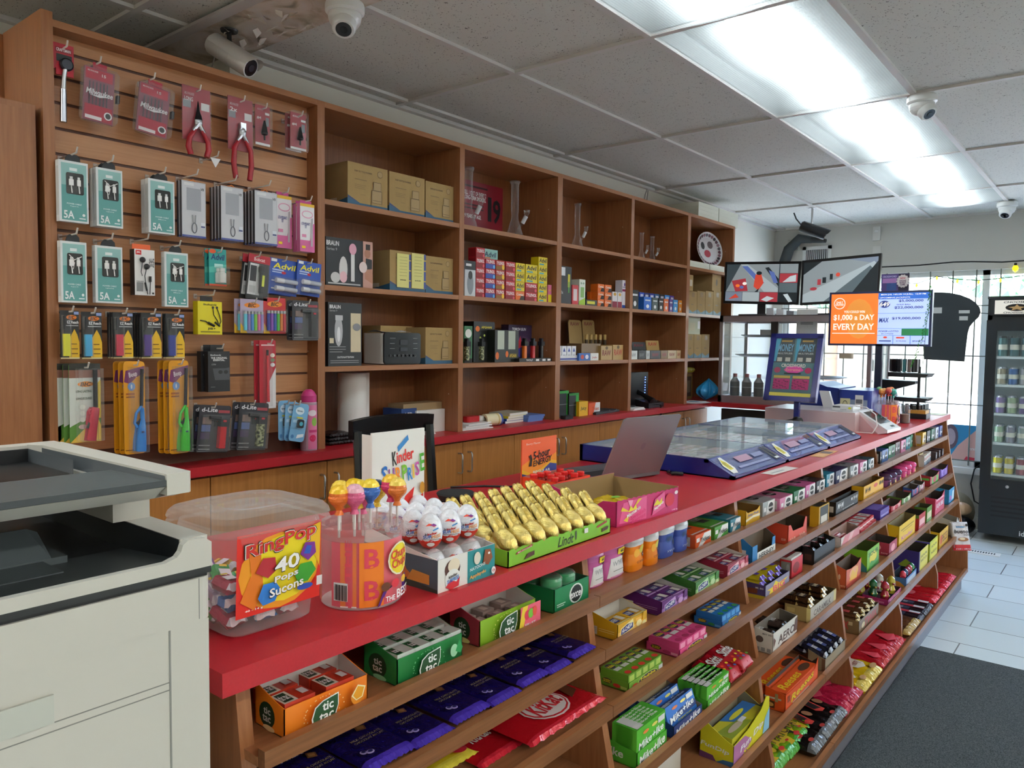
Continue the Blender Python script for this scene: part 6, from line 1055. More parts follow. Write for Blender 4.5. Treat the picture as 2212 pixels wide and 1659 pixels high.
def longl(kind):
    def f(w,h):
        if kind=='bic':
            c=MB().prism(rrect(0,0,w,h,.006),'x',-.002,0,mat('5a8a3a',.35)); c.art('p,0,.2,.0,.82,1,.82,1,.45,.5,.3,d4d8d0;r,0,.82,1,.92,8a5a4a;r,0,.92,1,1,2a2a24;p,.0,.0,.4,.15,.9,.3,1,.2,1,0,e0b848;p,.75,.3,.8,.7,1,.8,1,.3,d8b83a;e,.52,.74,.26,.035,e88a20;t,BIC,.52,.74,.36,.05,1c1c14,.2;t,LONG LASTING,.45,.65,.5,.03,3a4a2a;t,LONGUE DUREE,.45,.56,.5,.03,3a4a2a;e,.4,.45,.09,.03,e8ece0;e,.4,.37,.09,.03,e8ece0;e,.4,.29,.09,.03,e8ece0;e,.4,.20,.14,.03,d0a8a0',plane((0,0,0),(0,w,0),(0,0,h)),w/h)
            l=MB().tube([(.011,w*.78,h*.92),(.011,w*.78,h*.44)],.0065,mat('26262a',.3,.6),8).tube([(.012,w*.78,h*.44),(.012,w*.74,h*.38),(.012,w*.68,h*.2),(.012,w*.62,h*.02)],[.010,.013,.012,.013],mat('a82038',.25),10).tube([(.012,w*.60,h*.36),(.012,w*.55,h*.40),(.012,w*.72,h*.42)],.005,mat('a82038',.25),8).tube([(.012,w*.50,h*.18),(.012,w*.56,h*.24),(.012,w*.66,h*.26)],.004,'1a1a1a',6)
        else:
            c=MB().prism(rrect(0,0,w,h,.010),'x',-.002,0,mat('e09a1c',.35)); c.art('p,.02,.78,.1,.9,.6,.93,.98,.95,.98,.87,.6,.83,.3,.76,7a3068;t,Beep,.44,.855,.4,.07,f0e0e8,.1,14;e,.36,.73,.18,.045,6a9ad8;e,.36,.73,.04,.025,e8f0f8;r,.1,.64,.5,.66,a85a10;r,.1,.61,.5,.625,8a4a10;r,.04,.04,.96,.05,7a4a10',plane((0,0,0),(0,w,0),(0,0,h)),w/h)
            cc_=mat('1f78c8' if kind=='blue' else '3ab830',.2)
            l=MB().tube([(.011,w*.80,h*.92),(.011,w*.74,h*.52)],.0055,mat('2a2a30',.3,.7),8).tube([(.012,w*.74,h*.52),(.012,w*.48,h*.44),(.012,w*.40,h*.34),(.012,w*.52,h*.29)],.0045,cc_,8).tube([(.012,w*.76,h*.50),(.012,w*.78,h*.38),(.012,w*.74,h*.30),(.012,w*.70,h*.16),(.012,w*.68,h*.03)],[.006,.007,.012,.015,.016],cc_,12).tube([(.012,w*.5,h*.34),(.012,w*.6,h*.32),(.012,w*.7,h*.38)],.004,'1a1a1a',6).box(.026,w*.62,h*.235,.0275,w*.74,h*.25,'16305a')
        return [('card',c),('lighter',l),('blister',blister(w,h,.3,.97,.02,.94,.03))]
    return f
hang('barbecue_lighter_card','green and white card with a dark red barbecue lighter, behind the copier','lighter card',(148,786,219,952),-2.36,longl('bic'),n=3,step=.02,dyk=-.008)
hang('barbecue_lighter_card','orange card with a blue barbecue lighter','lighter card',(266,781,315,978),-2.36,longl('blue'),n=3,step=.02,dyk=-.006)
hang('barbecue_lighter_card','orange card with a green barbecue lighter','lighter card',(364,779,409,977),-2.36,longl('green'),n=3,step=.02,dyk=-.008)
def f(w,h):
    m=MB().box(-.025,0,0,0,w,h*.86,mat('1c1e22',.4)); m.art('t,Skullcandy,.35,.78,.5,.04,d8d8d8;t,THE ORIGINAL/nESSENTIAL.,.5,.70,.75,.09,e8e8e8;t,Lite,.25,.59,.2,.04,888,.3;p,.3,.25,.2,.5,.8,.5,.98,.52,.98,.25,4a4c50;e,.55,.42,.1,.04,222;e,.8,.42,.1,.04,222;r,.1,.1,.3,.11,888',plane((0,0,0),(0,w,0),(0,0,h)),w/h)
    return [('box',m),('hang_tab',MB().box(-.014,w*.2,h*.86,-.012,w*.8,h,mat('1a1a1c',.5)))]
hang('earphone_box','black earphone box with white lettering','earphone box',(449,745,497,845),-2.36,f,n=2,step=.03,dyk=-.008)
def f(w,h):
    c=MB().box(-.002,0,0,0,w,h,mat('b02030',.35)); c.art('r,0,.0,1,1,b42434;p,.4,0,.5,.35,1,.6,1,0,dcd8d8;e,.8,.78,.14,.03,e8e0d0;e,.8,.71,.14,.03,6a7a5a;e,.8,.64,.14,.03,ddd;r,.1,.92,.9,.94,e8c8c8',plane((0,0,0),(0,w,0),(0,0,h)),w/h)
    l=MB().tube([(.008,w*.42,h*.86),(.008,w*.42,h*.78)],.004,'1a1a1a',8).tube([(.008,w*.42,h*.78),(.008,w*.45,h*.1)],[.0045,.006],mat('c81a2a',.3),8); return [('card',c),('utility_lighter',l),('blister',blister(w,h,.2,.65,.04,.9,.016))]
hang('red_lighter_card','tall red and white card with a slim red lighter','lighter card',(560,735,596,881),-2.37,f,n=2,step=.02,dyk=-.008)
def f(w,h):
    c=MB().prism(rrect(0,0,w,h,.012),'x',-.002,0,mat('7ab0d8',.35)); c.art('e,.45,.8,.28,.1,d8e8f4;t,febreze,.45,.80,.36,.05,2a4a6a;p,.1,.55,.9,.6,.9,.5,.1,.48,b0d8f0;r,.3,.6,.7,.64,d8d040;e,.2,.12,.1,.05,4a80b8;p,.45,.08,.9,.14,.9,.22,.5,.18,e8ecf0',plane((0,0,0),(0,w,0),(0,0,h)),w/h)
    l=MB().prism(rrect(w*.36,h*.36,w*.74,h*.58,.006),'x',.001,.01,mat('1c1e24',.3)); l.add([(.0102,w*.55+.008*math.cos(a),h*.47+.008*math.sin(a)) for a in [i*PI/5 for i in range(10)]],[range(10)],mat('4ab0c8',.3)); return [('card',c),('vent_clip',l),('blister',blister(w,h,.3,.8,.32,.62,.014))]
for i,(bx,r_) in enumerate((((601,866,627,950),.0),((613,868,641,950),-.06),((622,868,656,948),-.2))):
    hang('air_freshener_card','light blue car air freshener card, %s of three overlapping'%('left','middle','right front')[i],'air freshener card',bx,-2.39+.012*i,f,rx=r_,group='air freshener cards')
x=-2.41; y=ypx(667,x,1.15); tz=zpy(841,x,y)-ZC
m=MB().lathe([(.029,0),(.031,.004),(.031,tz*.78),(.028,tz*.80)],mat('b89aa8',.3),n=24,caps=True).lathe([(.0285,tz*.79),(.029,tz*.82),(.029,tz*.90),(.02,tz*.97),(.010,tz),(0,tz)],mat('c83a80',.3),n=24,caps=False)
cf=lambda u,v,e:Vector(((.0312+e)*math.cos(-.7+(u-.5)*2.6),(.0312+e)*math.sin(-.7+(u-.5)*2.6),tz*(.03+.72*v)))
m.art('r,.5,0,1,1,e07aa4;r,.05,0,.4,1,a88898;e,.72,.25,.16,.08,d0205a;e,.8,.62,.14,.1,8ab84a;r,.55,.38,.95,.44,c03070;e,.7,.82,.2,.07,f0e0e8',cf,2.6*.031/(tz*.72),curved=True); fin(m,'spray_can','pink and mauve aerosol can standing on the red back counter','spray can',(x,y,ZC))
# ---------------- goods in the wall shelving ----------------
BAYS=[(ST[i][1],ST[i+1][0]) for i in range(1,6)]
def sbox(z,px0,px1,pyt,xf=-2.43,d=.12,hmax=.29):
    y0=ypx(px0,xf,z+.05); y1=ypx(px1,xf,z+.05)
    for a,c in BAYS:
        if y0<a+.004<y1: y0=a+.004
        if y0<c-.004<y1: y1=c-.004
    h=zpy(pyt,xf,y0)-z if pyt>1 else pyt
    return xf,y0,z,y1-y0,min(h,hmax),min(d,xf-BK-.004)
def sc(z,px0,px1,pyt,label,col,front='',side='',top='',xf=-2.43,d=.12,cat='box',name='product_box',group=None,**kw):
    x,y,z,w,h,d=sbox(z,px0,px1,pyt,xf,d); return fin(carton_mb(w,h,d,col,front,side,top,**kw),name,label,cat,(x,y,z),0,group),(x,y,z,w,h,d)
Z3,Z2,Z1=SH; Z0=ZC
wm_='p,0,0,0,.18,.3,.09,1,.09,1,0,2e5a78;p,0,.18,.0,.24,.36,.06,.3,.09,3a4a72;t,BABY BOTTLE WARMER,.38,.82,.44,.04,6a5436;e,.8,.84,.07,.08,6a5436;e,.8,.84,.062,.07,a98d5f;r,.16,.62,.46,.64,8a7048;r,.16,.50,.44,.51,8a7048;r,.16,.46,.4,.47,8a7048;r,.16,.42,.42,.43,8a7048;r,.58,.14,.84,.44,6a5436;r,.59,.15,.83,.43,a98d5f;r,.62,.44,.82,.64,6a5436;r,.63,.45,.81,.63,a98d5f;r,.60,.20,.82,.21,6a5436;r,.3,.28,.42,.29,8a7048'
def warm(z,a,b_,t,lab,xf=-2.435,d=.22): return sc(z,a,b_,t,lab,NAMED['card'],wm_,'p,0,0,1,0,1,.18,.4,.05,2e5a78;r,.5,.1,.7,.2,c8bca8',xf=xf,d=d,cat='cardboard box',name='cardboard_box',group='brown baby bottle warmer cartons')
warm(Z3,751,837,347,'brown bottle warmer carton, top shelf, left of three'); warm(Z3,841,917,369,'brown bottle warmer carton, top shelf, middle of three'); warm(Z3,919.5,988,390,'brown bottle warmer carton, top shelf, right of three')
warm(Z2,842,918,539,'brown bottle warmer carton behind the two yellow price strips'); warm(Z2,919.5,988,552,'brown bottle warmer carton right of the yellow price strips')
warm(Z1,919,986,707,'brown bottle warmer carton right of the black fronted appliance'); warm(Z1,822,890,703,'brown bottle warmer carton behind the black fronted appliance',xf=-2.56,d=.12)
for i,(a,b_) in enumerate(((857,887),(889,919))):
    x,y,z,w,h,_=sbox(Z2,a,b_,545,-2.432); m=MB().box(-.001,0,0,0,w,h*.88,mat('e0d888',.6)); m.art('r,.86,0,1,1,3a4a90;r,.86,.2,1,.23,d8c050;r,.86,.5,1,.53,d8c050;r,.86,.8,1,.83,d8c050;t,$15.00,.42,.22,.4,.04,333;'+''.join('r,.15,%.2f,.7,%.2f,a8a060;'%(.35+.09*k,.36+.09*k) for k in range(7)),plane((0,0,0),(0,w,0),(0,0,h*.88)),w/(h*.88))
    fin(m,'price_strip','yellow paper strip of coupons hanging on the brown carton, %s'%('left','right')[i],'paper strip',(x+.0015,y,z+h*.10),0,'yellow paper strips')
br='r,0,0,1,1,23262a;t,BRAUN,.14,.88,.26,.1,e8e8e8;t,Series 9,.12,.76,.22,.06,999'
sc(Z2,704,804,510,'black beauty appliance box with a pink epilator picture','23262a',br+';e,.36,.36,.09,.27,d8d4d2;e,.36,.2,.08,.12,e8b8c0;r,.52,.12,.60,.8,dcdad8;e,.56,.8,.08,.12,e8a8bc;e,.19,.18,.1,.11,d0cecc;r,.78,0,1,1,c8988a;e,.88,.74,.07,.1,b07a62;r,.84,.82,.94,.94,2a1c18;p,.82,.2,.84,.64,.94,.6,1,.3,1,.1,b88068;p,.84,.4,.84,.64,.98,.62,.98,.42,1c1c20;e,.78,.44,.09,.12,e8d4d0;r,.03,.04,.72,.07,bbb',xf=-2.425,d=.10)
sc(Z1,709,781,652,'black shaver box with silver shaver and beige side panel','23262a','t,BRAUN,.2,.93,.32,.06,f0f0f0;t,Series 9,.15,.87,.22,.03,999;r,.66,.22,.97,.84,d4c4a4;e,.3,.55,.12,.24,b8b8bc;r,.2,.72,.42,.80,c8c8cc;e,.3,.5,.05,.12,e8e8ea;e,.84,.62,.12,.06,8a8a8e;t,CAUTION/ATTENTION,.5,.14,.5,.03,ddd;r,.05,.08,.9,.09,999;r,.05,.05,.9,.06,999;r,.02,.3,.5,.31,999;r,.02,.26,.5,.27,999;r,.02,.22,.4,.23,999;r,.02,.36,.14,.44,d4c4a4',xf=-2.42,d=.10)
x,y,z,w,h,d=sbox(Z1,829,908,718,-2.44); A_=thing('bottle_warmer','cream countertop appliance with a glossy black touch panel front','small appliance',(x,y,z))
MB().prism(rrect(-.14,0,-.004,w,.018,4),'z',.004,h*.98,mat('d4cfc8',.35)).build('body',A_)
m=MB().prism(rrect(0.0,.002,w,h,.014),'x',-.004,.002,mat('1a1c20',.15)); m.art('r,.15,.82,.3,.83,aaa;r,.15,.66,.28,.67,aaa;r,.15,.5,.28,.51,aaa;r,.78,.82,.9,.83,aaa;r,.78,.66,.9,.67,aaa;r,.78,.5,.9,.51,aaa;r,.42,.62,.62,.78,2a2e34;r,.42,.42,.62,.54,2a2e34;'+''.join('e,%.2f,.28,.025,.035,888;e,%.2f,.28,.02,.028,1a1c20;'%(.16+.11*i,.16+.11*i) for i in range(7)),plane((.002,0,0),(0,w,0),(0,0,h)),w/h); m.build('touch_panel',A_)
MB().grid(lambda u,v:(-.12+.1*v,w*(.05+.8*u),h+.003+.008*math.sin(7*u+3*v)*math.sin(PI*v)),10,6,mat('d8d8d8',.3)).build('plastic_sleeve',A_)
# bottom of bay one
x,y,z,w,h,d=sbox(Z0,756,805,807,-2.50); r=w/2
t=thing('paper_towel_roll','tall white paper towel roll with a loose sheet in the first shelf bay','paper towel roll',(x-r,y+r,z)); MB().lathe([(.02,0),(r,0),(r,h),(.02,h),(.02,0)],mat('e8e6e2',.9,bump=.4,bs=400),n=32,caps=False).build('roll',t)
MB().grid(lambda u,v:(-.02+.02*math.sin(2*u),r+.035*u,.002+(h-.004)*v),6,2,mat('e4e2de',.9)).build('loose_sheet',t)
random.seed(2)
for i in range(3):
    x,y,z,w,h,d=sbox(Z0,709,784,920,-2.44); o=fin(bag_mb(.15-.012*i,.12,.016,'221a1c','',seed=90+i,crcol='3a3436',gloss=.1),'plastic_bag','folded glossy black plastic pack, %s of the pile by the upright'%('bottom','middle','top')[i],'plastic pack',(x,y+.003+.004*i,z+.015*i),0,'pile of black plastic packs')
sc(Z0,871,955,.05,'flat tan cardboard box on top of the blue and white one','9a805c','','','',xf=-2.50,d=.1)[0].location.z=Z0+.085
sc(Z0,867,900,884,'dark blue half of the boxes under the flat tan box','1f3f78','t,LED,.5,.7,.5,.3,ddd',xf=-2.49,d=.12)[0]
sc(Z0,900,962,888,'white flat box under the tan cardboard box','dcdad6','',xf=-2.48,d=.12)
for i in range(5): fin(MB().box(-.10,0,0,0,.10,.003,mat('e4e2de',.7)),'paper_sheet','loose white papers behind the black chair, %s sheet'%rc(i),'paper',(-2.43-.006*(i%3),2.36+.008*i,Z0+.0032*i),.05*i,'papers behind the chair')
# glass pipes
def pipe_mb(h,r,bowl=True):
    g=NAMED['pipe_glass']; m=MB(); m.lathe([(r*2.2,0),(r*2.3,.006),(r*.9,h*.34),(r*.85,h*.42),(r,h*.46),(r,h*.95),(r*1.3,h*.97),(r*1.3,h),(r*.9,h),(r*.85,h*.96)],g,n=20,caps=False)
    if bowl:
        m.tube([(r*1.0,0.2*r,h*.14),(r*2.6,.5*r,h*.3)],r*.35,g,8,caps=False).tube([(r*2.2,.4*r,h*.25),(r*3.2,.6*r,h*.37)],r*.55,mat('d8dadc',.6),10).lathe([(r*.3,0),(r*.7,.012),(r*.8,.03),(r*.5,.02)],g,(r*3.4,.6*r,h*.37),12,caps=False)
    return m
for px,pt,z,rr,l in ((1012,362,Z3,.020,'tall clear glass water pipe half hidden behind the upright, beside the red sign'),(1112,392,Z3,.020,'tall clear glass water pipe right of the red sign'),(1247,440,Z3,.016,'clear glass water pipe in front of the black box'),(1386,503,Z3,.012,'small clear glass water pipe, left of two'),(1409,511,Z3,.012,'small clear glass water pipe, right of two')):
    x=-2.50; y=ypx(px,x,z+.1); h=zpy(pt,x,y)-z; 
    for a,c in BAYS: 
        if a-.02<y<a+.05: y=a+.05
    fin(pipe_mb(h,rr),'glass_water_pipe',l,'glass pipe',(x,y,z))
x,y,z,w,h,d=sbox(Z3,1019,1105,377,-2.62); hb=zpy(473,x,y+w)-z; m=MB().box(-.004,0,.06,0,w,h,mat('8a1428',.35)); m.box(0,-.02,.06,.001,.0,h,mat('c8b040',.4)); m.art('t,KILL 1 OUT OF EVERY 2/nLONG-TERM SMOKERS.,.30,.68,.54,.2,f0e8e8;t,19 YEARS OF AGE.,.24,.22,.42,.09,f0e8e8;t,1,.66,.45,.09,.55,141014;t,9,.84,.42,.2,.55,141014;r,.04,.86,.6,.9,3a0a14;r,.04,.46,.5,.49,3a0a14;r,.04,.38,.5,.41,3a0a14',plane((0,0,.06),(0,w,0),(0,0,h-.06)),w/(h-.06)); fin(m,'warning_sign','dark red age warning sign with white lettering behind the glass pipes','sign',(-2.684,y,z-.0))
# medicine cartons
def med(kind):
    c={'t':('b81c28','r,0,.0,1,.45,8a1018;t,TYLENOL,.5,.68,.86,.34,f4f0f0,.1;e,.86,.2,.1,.18,e05060'),'tb':('b81c28','r,0,0,1,.5,3a4a9a;t,TYLENOL,.5,.72,.86,.34,f4f0f0,.1;e,.86,.22,.1,.2,60b0e0'),'ty':('b03020','r,0,0,1,.4,8a5a18;t,TYLENOL,.5,.70,.86,.34,f4f0f0,.1;e,.8,.3,.14,.28,f0c030'),'a':('e0c818','t,Advil,.5,.62,.84,.5,16182a,.1;r,.1,.1,.6,.26,4aa0b0'),'o':('e06a1a','t,Contac,.5,.66,.8,.3,f4e8d8,.1;p,.4,0,.6,.5,1,.5,1,0,2a1c14'),'ta':('8ab8b0','t,Advil,.5,.5,.8,.5,16284a,.1;r,.1,.1,.5,.22,c06a3a')}[kind]
    return c
BZ=Z2
def stack(px0,px1,kinds,xf,labbase,grp,d=.05,hh=.047,z=None):
    x,y,z,w,h,_=sbox(z or BZ,px0,px1,.047,xf)
    for i,k in enumerate(kinds):
        c,a=med(k); fin(carton_mb(w*.97,hh-.001,d,c,a,'r,.1,.1,.9,.9,'+('8a0c18' if k[0]=='t' else c)),'medicine_box','%s, %s from the bottom'%(labbase,rc(i)),'medicine box',(x,y,z+hh*i),0,grp)
sc(Z2,1004,1027,562,'black and white electric shaver box at the left of the medicine stacks','c8ccd0','r,0,.75,1,1,2a2e32;r,.1,.85,.6,.92,e8e8e8;e,.5,.35,.3,.3,8a9096;e,.5,.6,.2,.12,333',xf=-2.43,d=.1)
TYG='red pain relief boxes'; ADG='yellow pain relief boxes'
stack(1028,1047,['t']*5,-2.43,'red pain relief box in the first stack',TYG); stack(1048.5,1070,['tb']*4,-2.43,'red and blue pain relief box in the second stack',TYG)
stack(1071,1090.5,['ty']*4,-2.43,'red and yellow pain relief box in the third stack',TYG); stack(1092,1113,['t']*4,-2.43,'red pain relief box in the fourth stack',TYG)
stack(1114,1133.5,['o','a','a','a'],-2.43,'yellow pain relief box stack next to the red ones',ADG); stack(1135,1161,['t','t','a','a'],-2.43,'mixed red and yellow pain relief stack',ADG); stack(1162.5,1182,['a']*5,-2.43,'yellow pain relief box in the last stack',ADG)
c,a=med('ta'); x,y,z,w,h,_=sbox(Z2,1042,1082,.05,-2.46); fin(carton_mb(w*.8,.05,.09,c,a),'medicine_box','pale teal pain relief box lying on top of the red stacks','medicine box',(x-.0,y,Z2+.047*4+.0005))
sc(Z2,1184,1199,615,'pink and yellow small medicine box at the right end of the stacks','e07aa0','r,0,0,1,.45,e8d028;t,Gravol,.5,.7,.8,.1,e8c030',xf=-2.43,d=.06)
sc(Z2,1211,1234,574,'tall black toothbrush box with a small green picture','26282c','r,.05,.75,.4,.97,e4e4e8;r,.65,.45,.85,.8,d8c83a;r,.7,.3,.8,.6,5aa84a;t,7x,.12,.3,.2,.08,ccc',xf=-2.43,d=.1)
sc(Z2,1236,1249,615,'small red and white medicine box between black and green boxes','c8303a','r,.2,.2,.8,.8,e8d8dc',xf=-2.43,d=.06); sc(Z2,1251,1264,603,'tall white and lime green medicine box','dfe8d8','p,0,0,1,0,1,.3,0,.15,a8d040;t,0-9,.5,.85,.6,.08,2a7a4a;r,.2,.3,.8,.7,8ab86a',xf=-2.43,d=.06)
sc(Z2,1266,1290,647,'low black box with a yellow label','1f2220','r,.1,.3,.8,.8,d8d040',xf=-2.43,d=.05); sc(Z2,1266,1284,.085,'black box behind the yellow labelled one','26282a','r,.2,.6,.8,.8,888',xf=-2.50,d=.05)
for q,(a,b_) in enumerate(((1291,1305),(1306.5,1321))): stack(a,b_,['o']*3,-2.43,'orange cold remedy box, %s column'%('left','right')[q],'orange cold remedy boxes',hh=.044)
stack(1276,1290,['o']*2,-2.475,'orange cold remedy box set back behind the others','orange cold remedy boxes',hh=.044,z=Z2+.044*1+.0)
for o in [o for o in COL.objects if o.get('label','').startswith('orange cold remedy box set back')]: o.location.z-=.044
sc(Z2,1323,1333,.095,'white and maroon medicine box, left of two','e4dfe0','r,0,0,1,.4,8a2038;e,.5,.85,.3,.1,c89a3a',xf=-2.43,d=.05); sc(Z2,1334.5,1343,.095,'white and maroon medicine box, right of two','e4dfe0','r,0,0,1,.4,8a2038;e,.5,.85,.3,.1,c89a3a',xf=-2.43,d=.05)
sc(Z2,1344,1353,605,'tall white and purple medicine box at the end of the shelf','e8e4ec','r,0,.0,1,.12,2a4a9a;r,0,.6,1,.68,a03060;e,.7,.85,.2,.06,5a3a9a;t,Benylin,.5,.75,.8,.05,2a3a8a',xf=-2.43,d=.05)
# bay four boxes
cl=[(1364,1379,'262a26','black green'),(1391,1407,'2a6ac8','bright blue'),(1409,1421,'5a6a68','slate grey'),(1423,1433,'2a2a2c','black and white'),(1434.5,1444,'e0703a','orange and white'),(1446,1453,'5a3a8a','purple'),(1454.5,1464,'3a8ac8','light blue'),(1466,1477,'e08a2a','amber')]
for i,(a,b_,c,n) in enumerate(cl): sc(Z2,a,b_,.12 if i==0 else .085,n+' small box in the front row beside the far pigeonholes',c,'r,.15,.15,.85,.5,%s;e,.5,.3,.2,.14,e8e8e8;r,.15,.7,.85,.8,ddd'%c,xf=-2.43,d=.04,group='small coloured boxes in the fourth bay')
for i,(c,n) in enumerate((('2a4ab0','royal blue'),('1f2c6a','dark blue'),('2a3a9a','blue'),('1f5a8a','teal blue'),('26262a','black'),('3a8ad0','sky blue'),('5a3a90','violet'),('3a4ac0','ultramarine'),('c03028','red'))):
    a=1381+11*i; sc(Z2,a,a+10,.118,n+' small box in the back row of the fourth bay',c,'r,.2,.6,.8,.9,ccd',xf=-2.49,d=.05,group='small coloured boxes in the fourth bay')
# lower shelf: smokers' goods
def torchpen(px,pt,c,lab,z=Z1,xf=-2.44):
    x,y,z,w,h,d=sbox(z,px,px+12,pt,xf); fin(MB().rbox(-.02,0,0,0,.024,h*.62,.006,mat(c,.25) if c!='camo' else CAMO).box(-.022,-.002,h*.62,.004,.026,h*.82,'17181a').tube([(.0,.012,h*.9),(-.02,.012,h*.92)],.007,'26262a',8).box(-.018,.004,h*.82,-.002,.02,h*.95,'17181a'),'torch_lighter',lab,'torch lighter',(x,y,z+.012),0,"torch lighters on the lower shelf")
sc(Z1,1003,1020,704,'green and white lighter display card at the left upright','2f6a40','e,.5,.8,.4,.12,e8e8e0;r,0,0,1,.12,1a1a1a;r,.2,.2,.8,.6,3a3a3a',xf=-2.46,d=.04)
torchpen(1008,735,'camo','camouflage torch lighter beside the left upright'); torchpen(1040,735,'camo','camouflage torch lighter in front of the black leaf display')
sc(Z1,1023,1068,694,'black tall display box with orange badge and green leaves','141614','e,.18,.82,.1,.07,e0702a;t,AFGHAN,.6,.86,.5,.06,e0c83a;e,.8,.7,.05,.03,c8d86a;e,.5,.66,.04,.03,c8d86a;e,.3,.6,.04,.03,b8c85a;r,.1,.08,.9,.5,1c201c',xf=-2.50,d=.08)
sc(Z1,1069,1120,.16,'low black and camouflage box of lighters in the second bay','1a1e18','e,.1,.2,.07,.12,e07030;e,.5,.25,.06,.1,e07030;r,.1,.4,.38,.98,b8c0b0;r,.55,.4,.85,.98,b0b8a8;t,AFGHAN,.75,.2,.3,.12,d8b83a',xf=-2.45,d=.06)
sc(Z1,1098,1151,701,'purple and red torch lighter display with a slanted card','3a2a4a','t,TORCH GUN,.45,.88,.6,.08,e8e8f0,.2;p,.05,.3,.1,.7,.5,.6,.5,.1,4a4ab8;p,.3,.3,.5,.7,.6,.4,c83040;p,.55,.2,.6,.7,.95,.6,1,.2,5a3a5a',xf=-2.56,d=.05)
for px,c,n in ((1133,'e07020','orange'),(1151,'c02830','red'),(1169,'1a1a1c','black')): torchpen(px,734,c,n+' torch lighter standing in the low black tray')
sc(Z1,1122,1192,.018,'low black tray with white labels under the torch lighters','141416','r,.5,.2,.6,.8,e8e8e8;r,.7,.2,.8,.8,e8e8e8;r,.86,.2,.96,.8,e8e8e8;t,WOLF,.3,.5,.2,.6,ccc',xf=-2.42,d=.12)
b3=Z1
x,y,z,w,h,d=sbox(Z1,1206,1250,745,-2.43); fin(tray_mb(w,.03,.08,'e4e4ea','r,0,.2,1,.5,3a4a9a',hb=.03),'tube_tray','low white and blue tray of white tubes','display box',(x,y,z))
for i in range(4): fin(MB().box(-.02,0,0,0,w*.2,h*.9,mat('e8e8ec',.4)).art('p,.2,.6,.5,.9,.8,.6,3a4a9a;r,.2,.1,.8,.4,aab',plane((0,0,0),(0,w*.2,0),(0,0,h*.9)),w*.2/(h*.9)),'tube_pack','small white pack with blue mark, %s in the white tray'%rc(i),'pack',(x-.01,y+.003+w*.24*i,z+.003),0,'white packs in the white tray')
for i,(a,b_) in enumerate(((1233,1261),(1263,1289))):
    x,y,z,w,h,d=sbox(Z1,a,b_,690,-2.60); o=fin(MB().prism(rrect(0,0,w,h,.02),'x',-.004,0,NAMED['card']).art('t,RAW,.5,.9,.7,.09,7a2a24,.1;r,.3,.1,.6,.25,2a241c',plane((0,0,0),(0,w,0),(0,0,h)),w/h),'rolling_tray','upright tan tray board, %s of two behind the brown boxes'%('left','right')[i],'tray board',(x,y,z),0,'tan tray boards'); o.rotation_euler[1]=-.1
RW='t,RAW,.5,.5,.8,.4,7a2a24,.1;e,.5,.85,.12,.12,6a5434'
sc(Z1,1256,1297,742,'dark brown rolling paper box with faded letters','7a6040','t,AW,.3,.3,.4,.34,6a2a20;t,CONES,.75,.3,.3,.2,6a2a20',xf=-2.45,d=.1); sc(Z1,1298.5,1322,747,'tan rolling paper box with dark red letters, left of two','b8975e',RW,xf=-2.43,d=.1); sc(Z1,1324,1346,745,'tan rolling paper box with bright red letters, right of two','b8975e','t,RAW,.5,.5,.8,.4,b03a28,.1;e,.5,.85,.12,.12,6a5434',xf=-2.43,d=.1)
for i in range(8):
    a=1264+10*i; x,y,z,w,h,d=sbox(Z1,a,a+9,.15,-2.56); fin(MB().lathe([(0,0),(.010,0),(.010,.15),(.008,.152),(0,.15)],mat('c0a060',.5),n=12,caps=False).lathe([(.0102,.08),(.0102,.12)],mat('4a3a24',.5),n=12,caps=False),'paper_tube','tan paper tube with dark band, %s from the left behind the boxes'%rc(i),'tube',(x,y+.01,z),0,'tan paper tubes')
sc(Z1,1251,1275,.042,'small blue box in front of the brown ones','2a62b0','e,.3,.5,.15,.3,c04a3a;e,.7,.5,.15,.3,e0e0f0',xf=-2.415,d=.012); sc(Z1,1276,1293,.042,'small white box beside the small blue one','e0dfdc','t,JuJu,.5,.4,.6,.3,c04a4a',xf=-2.415,d=.012)
for (a,b_,t_,c,n,art) in ((1370,1399,729,'2c3030','black','t,RAW,.5,.8,.7,.16,8a2a30,.1;e,.3,.3,.1,.1,bbb;e,.7,.4,.1,.1,bbb'),(1401,1428,726,'b8975e','tan','t,RAW,.5,.8,.7,.2,b03a28,.1')):
    x,y,z,w,h,d=sbox(Z1,a,b_,t_,-2.52); o=fin(MB().box(-.003,0,.03,0,w,h,mat(c,.5)).art(art,plane((0,0,.03),(0,w,0),(0,0,h-.03)),w/(h-.03)),'display_card','slanted %s display card behind the low paper boxes'%n,'display card',(x,y,z-.03),0,None); o.rotation_euler[1]=-.15; o.location.z=z+.0-.028
for i,(a,b_,c,n) in enumerate(((1360,1377,'d8dcd8','white'),(1379,1394,'1c1c1c','black'),(1396,1404,'c8ccc8','pale grey'),(1405,1427,'221e1e','black and red'),(1428,1442,'7a5a34','brown'),(1443,1461,'c8b088','tan with red letters'),(1462,1472,'d0b890','small tan'))):
    sc(Z1,a,b_,.055,n+' low rolling paper box on the lower shelf, fourth bay',c,'t,RAW,.5,.5,.6,.4,%s'%('8a2a2a' if i in(3,4,5,6) else '888'),xf=-2.43,d=.06,group='low rolling paper boxes')
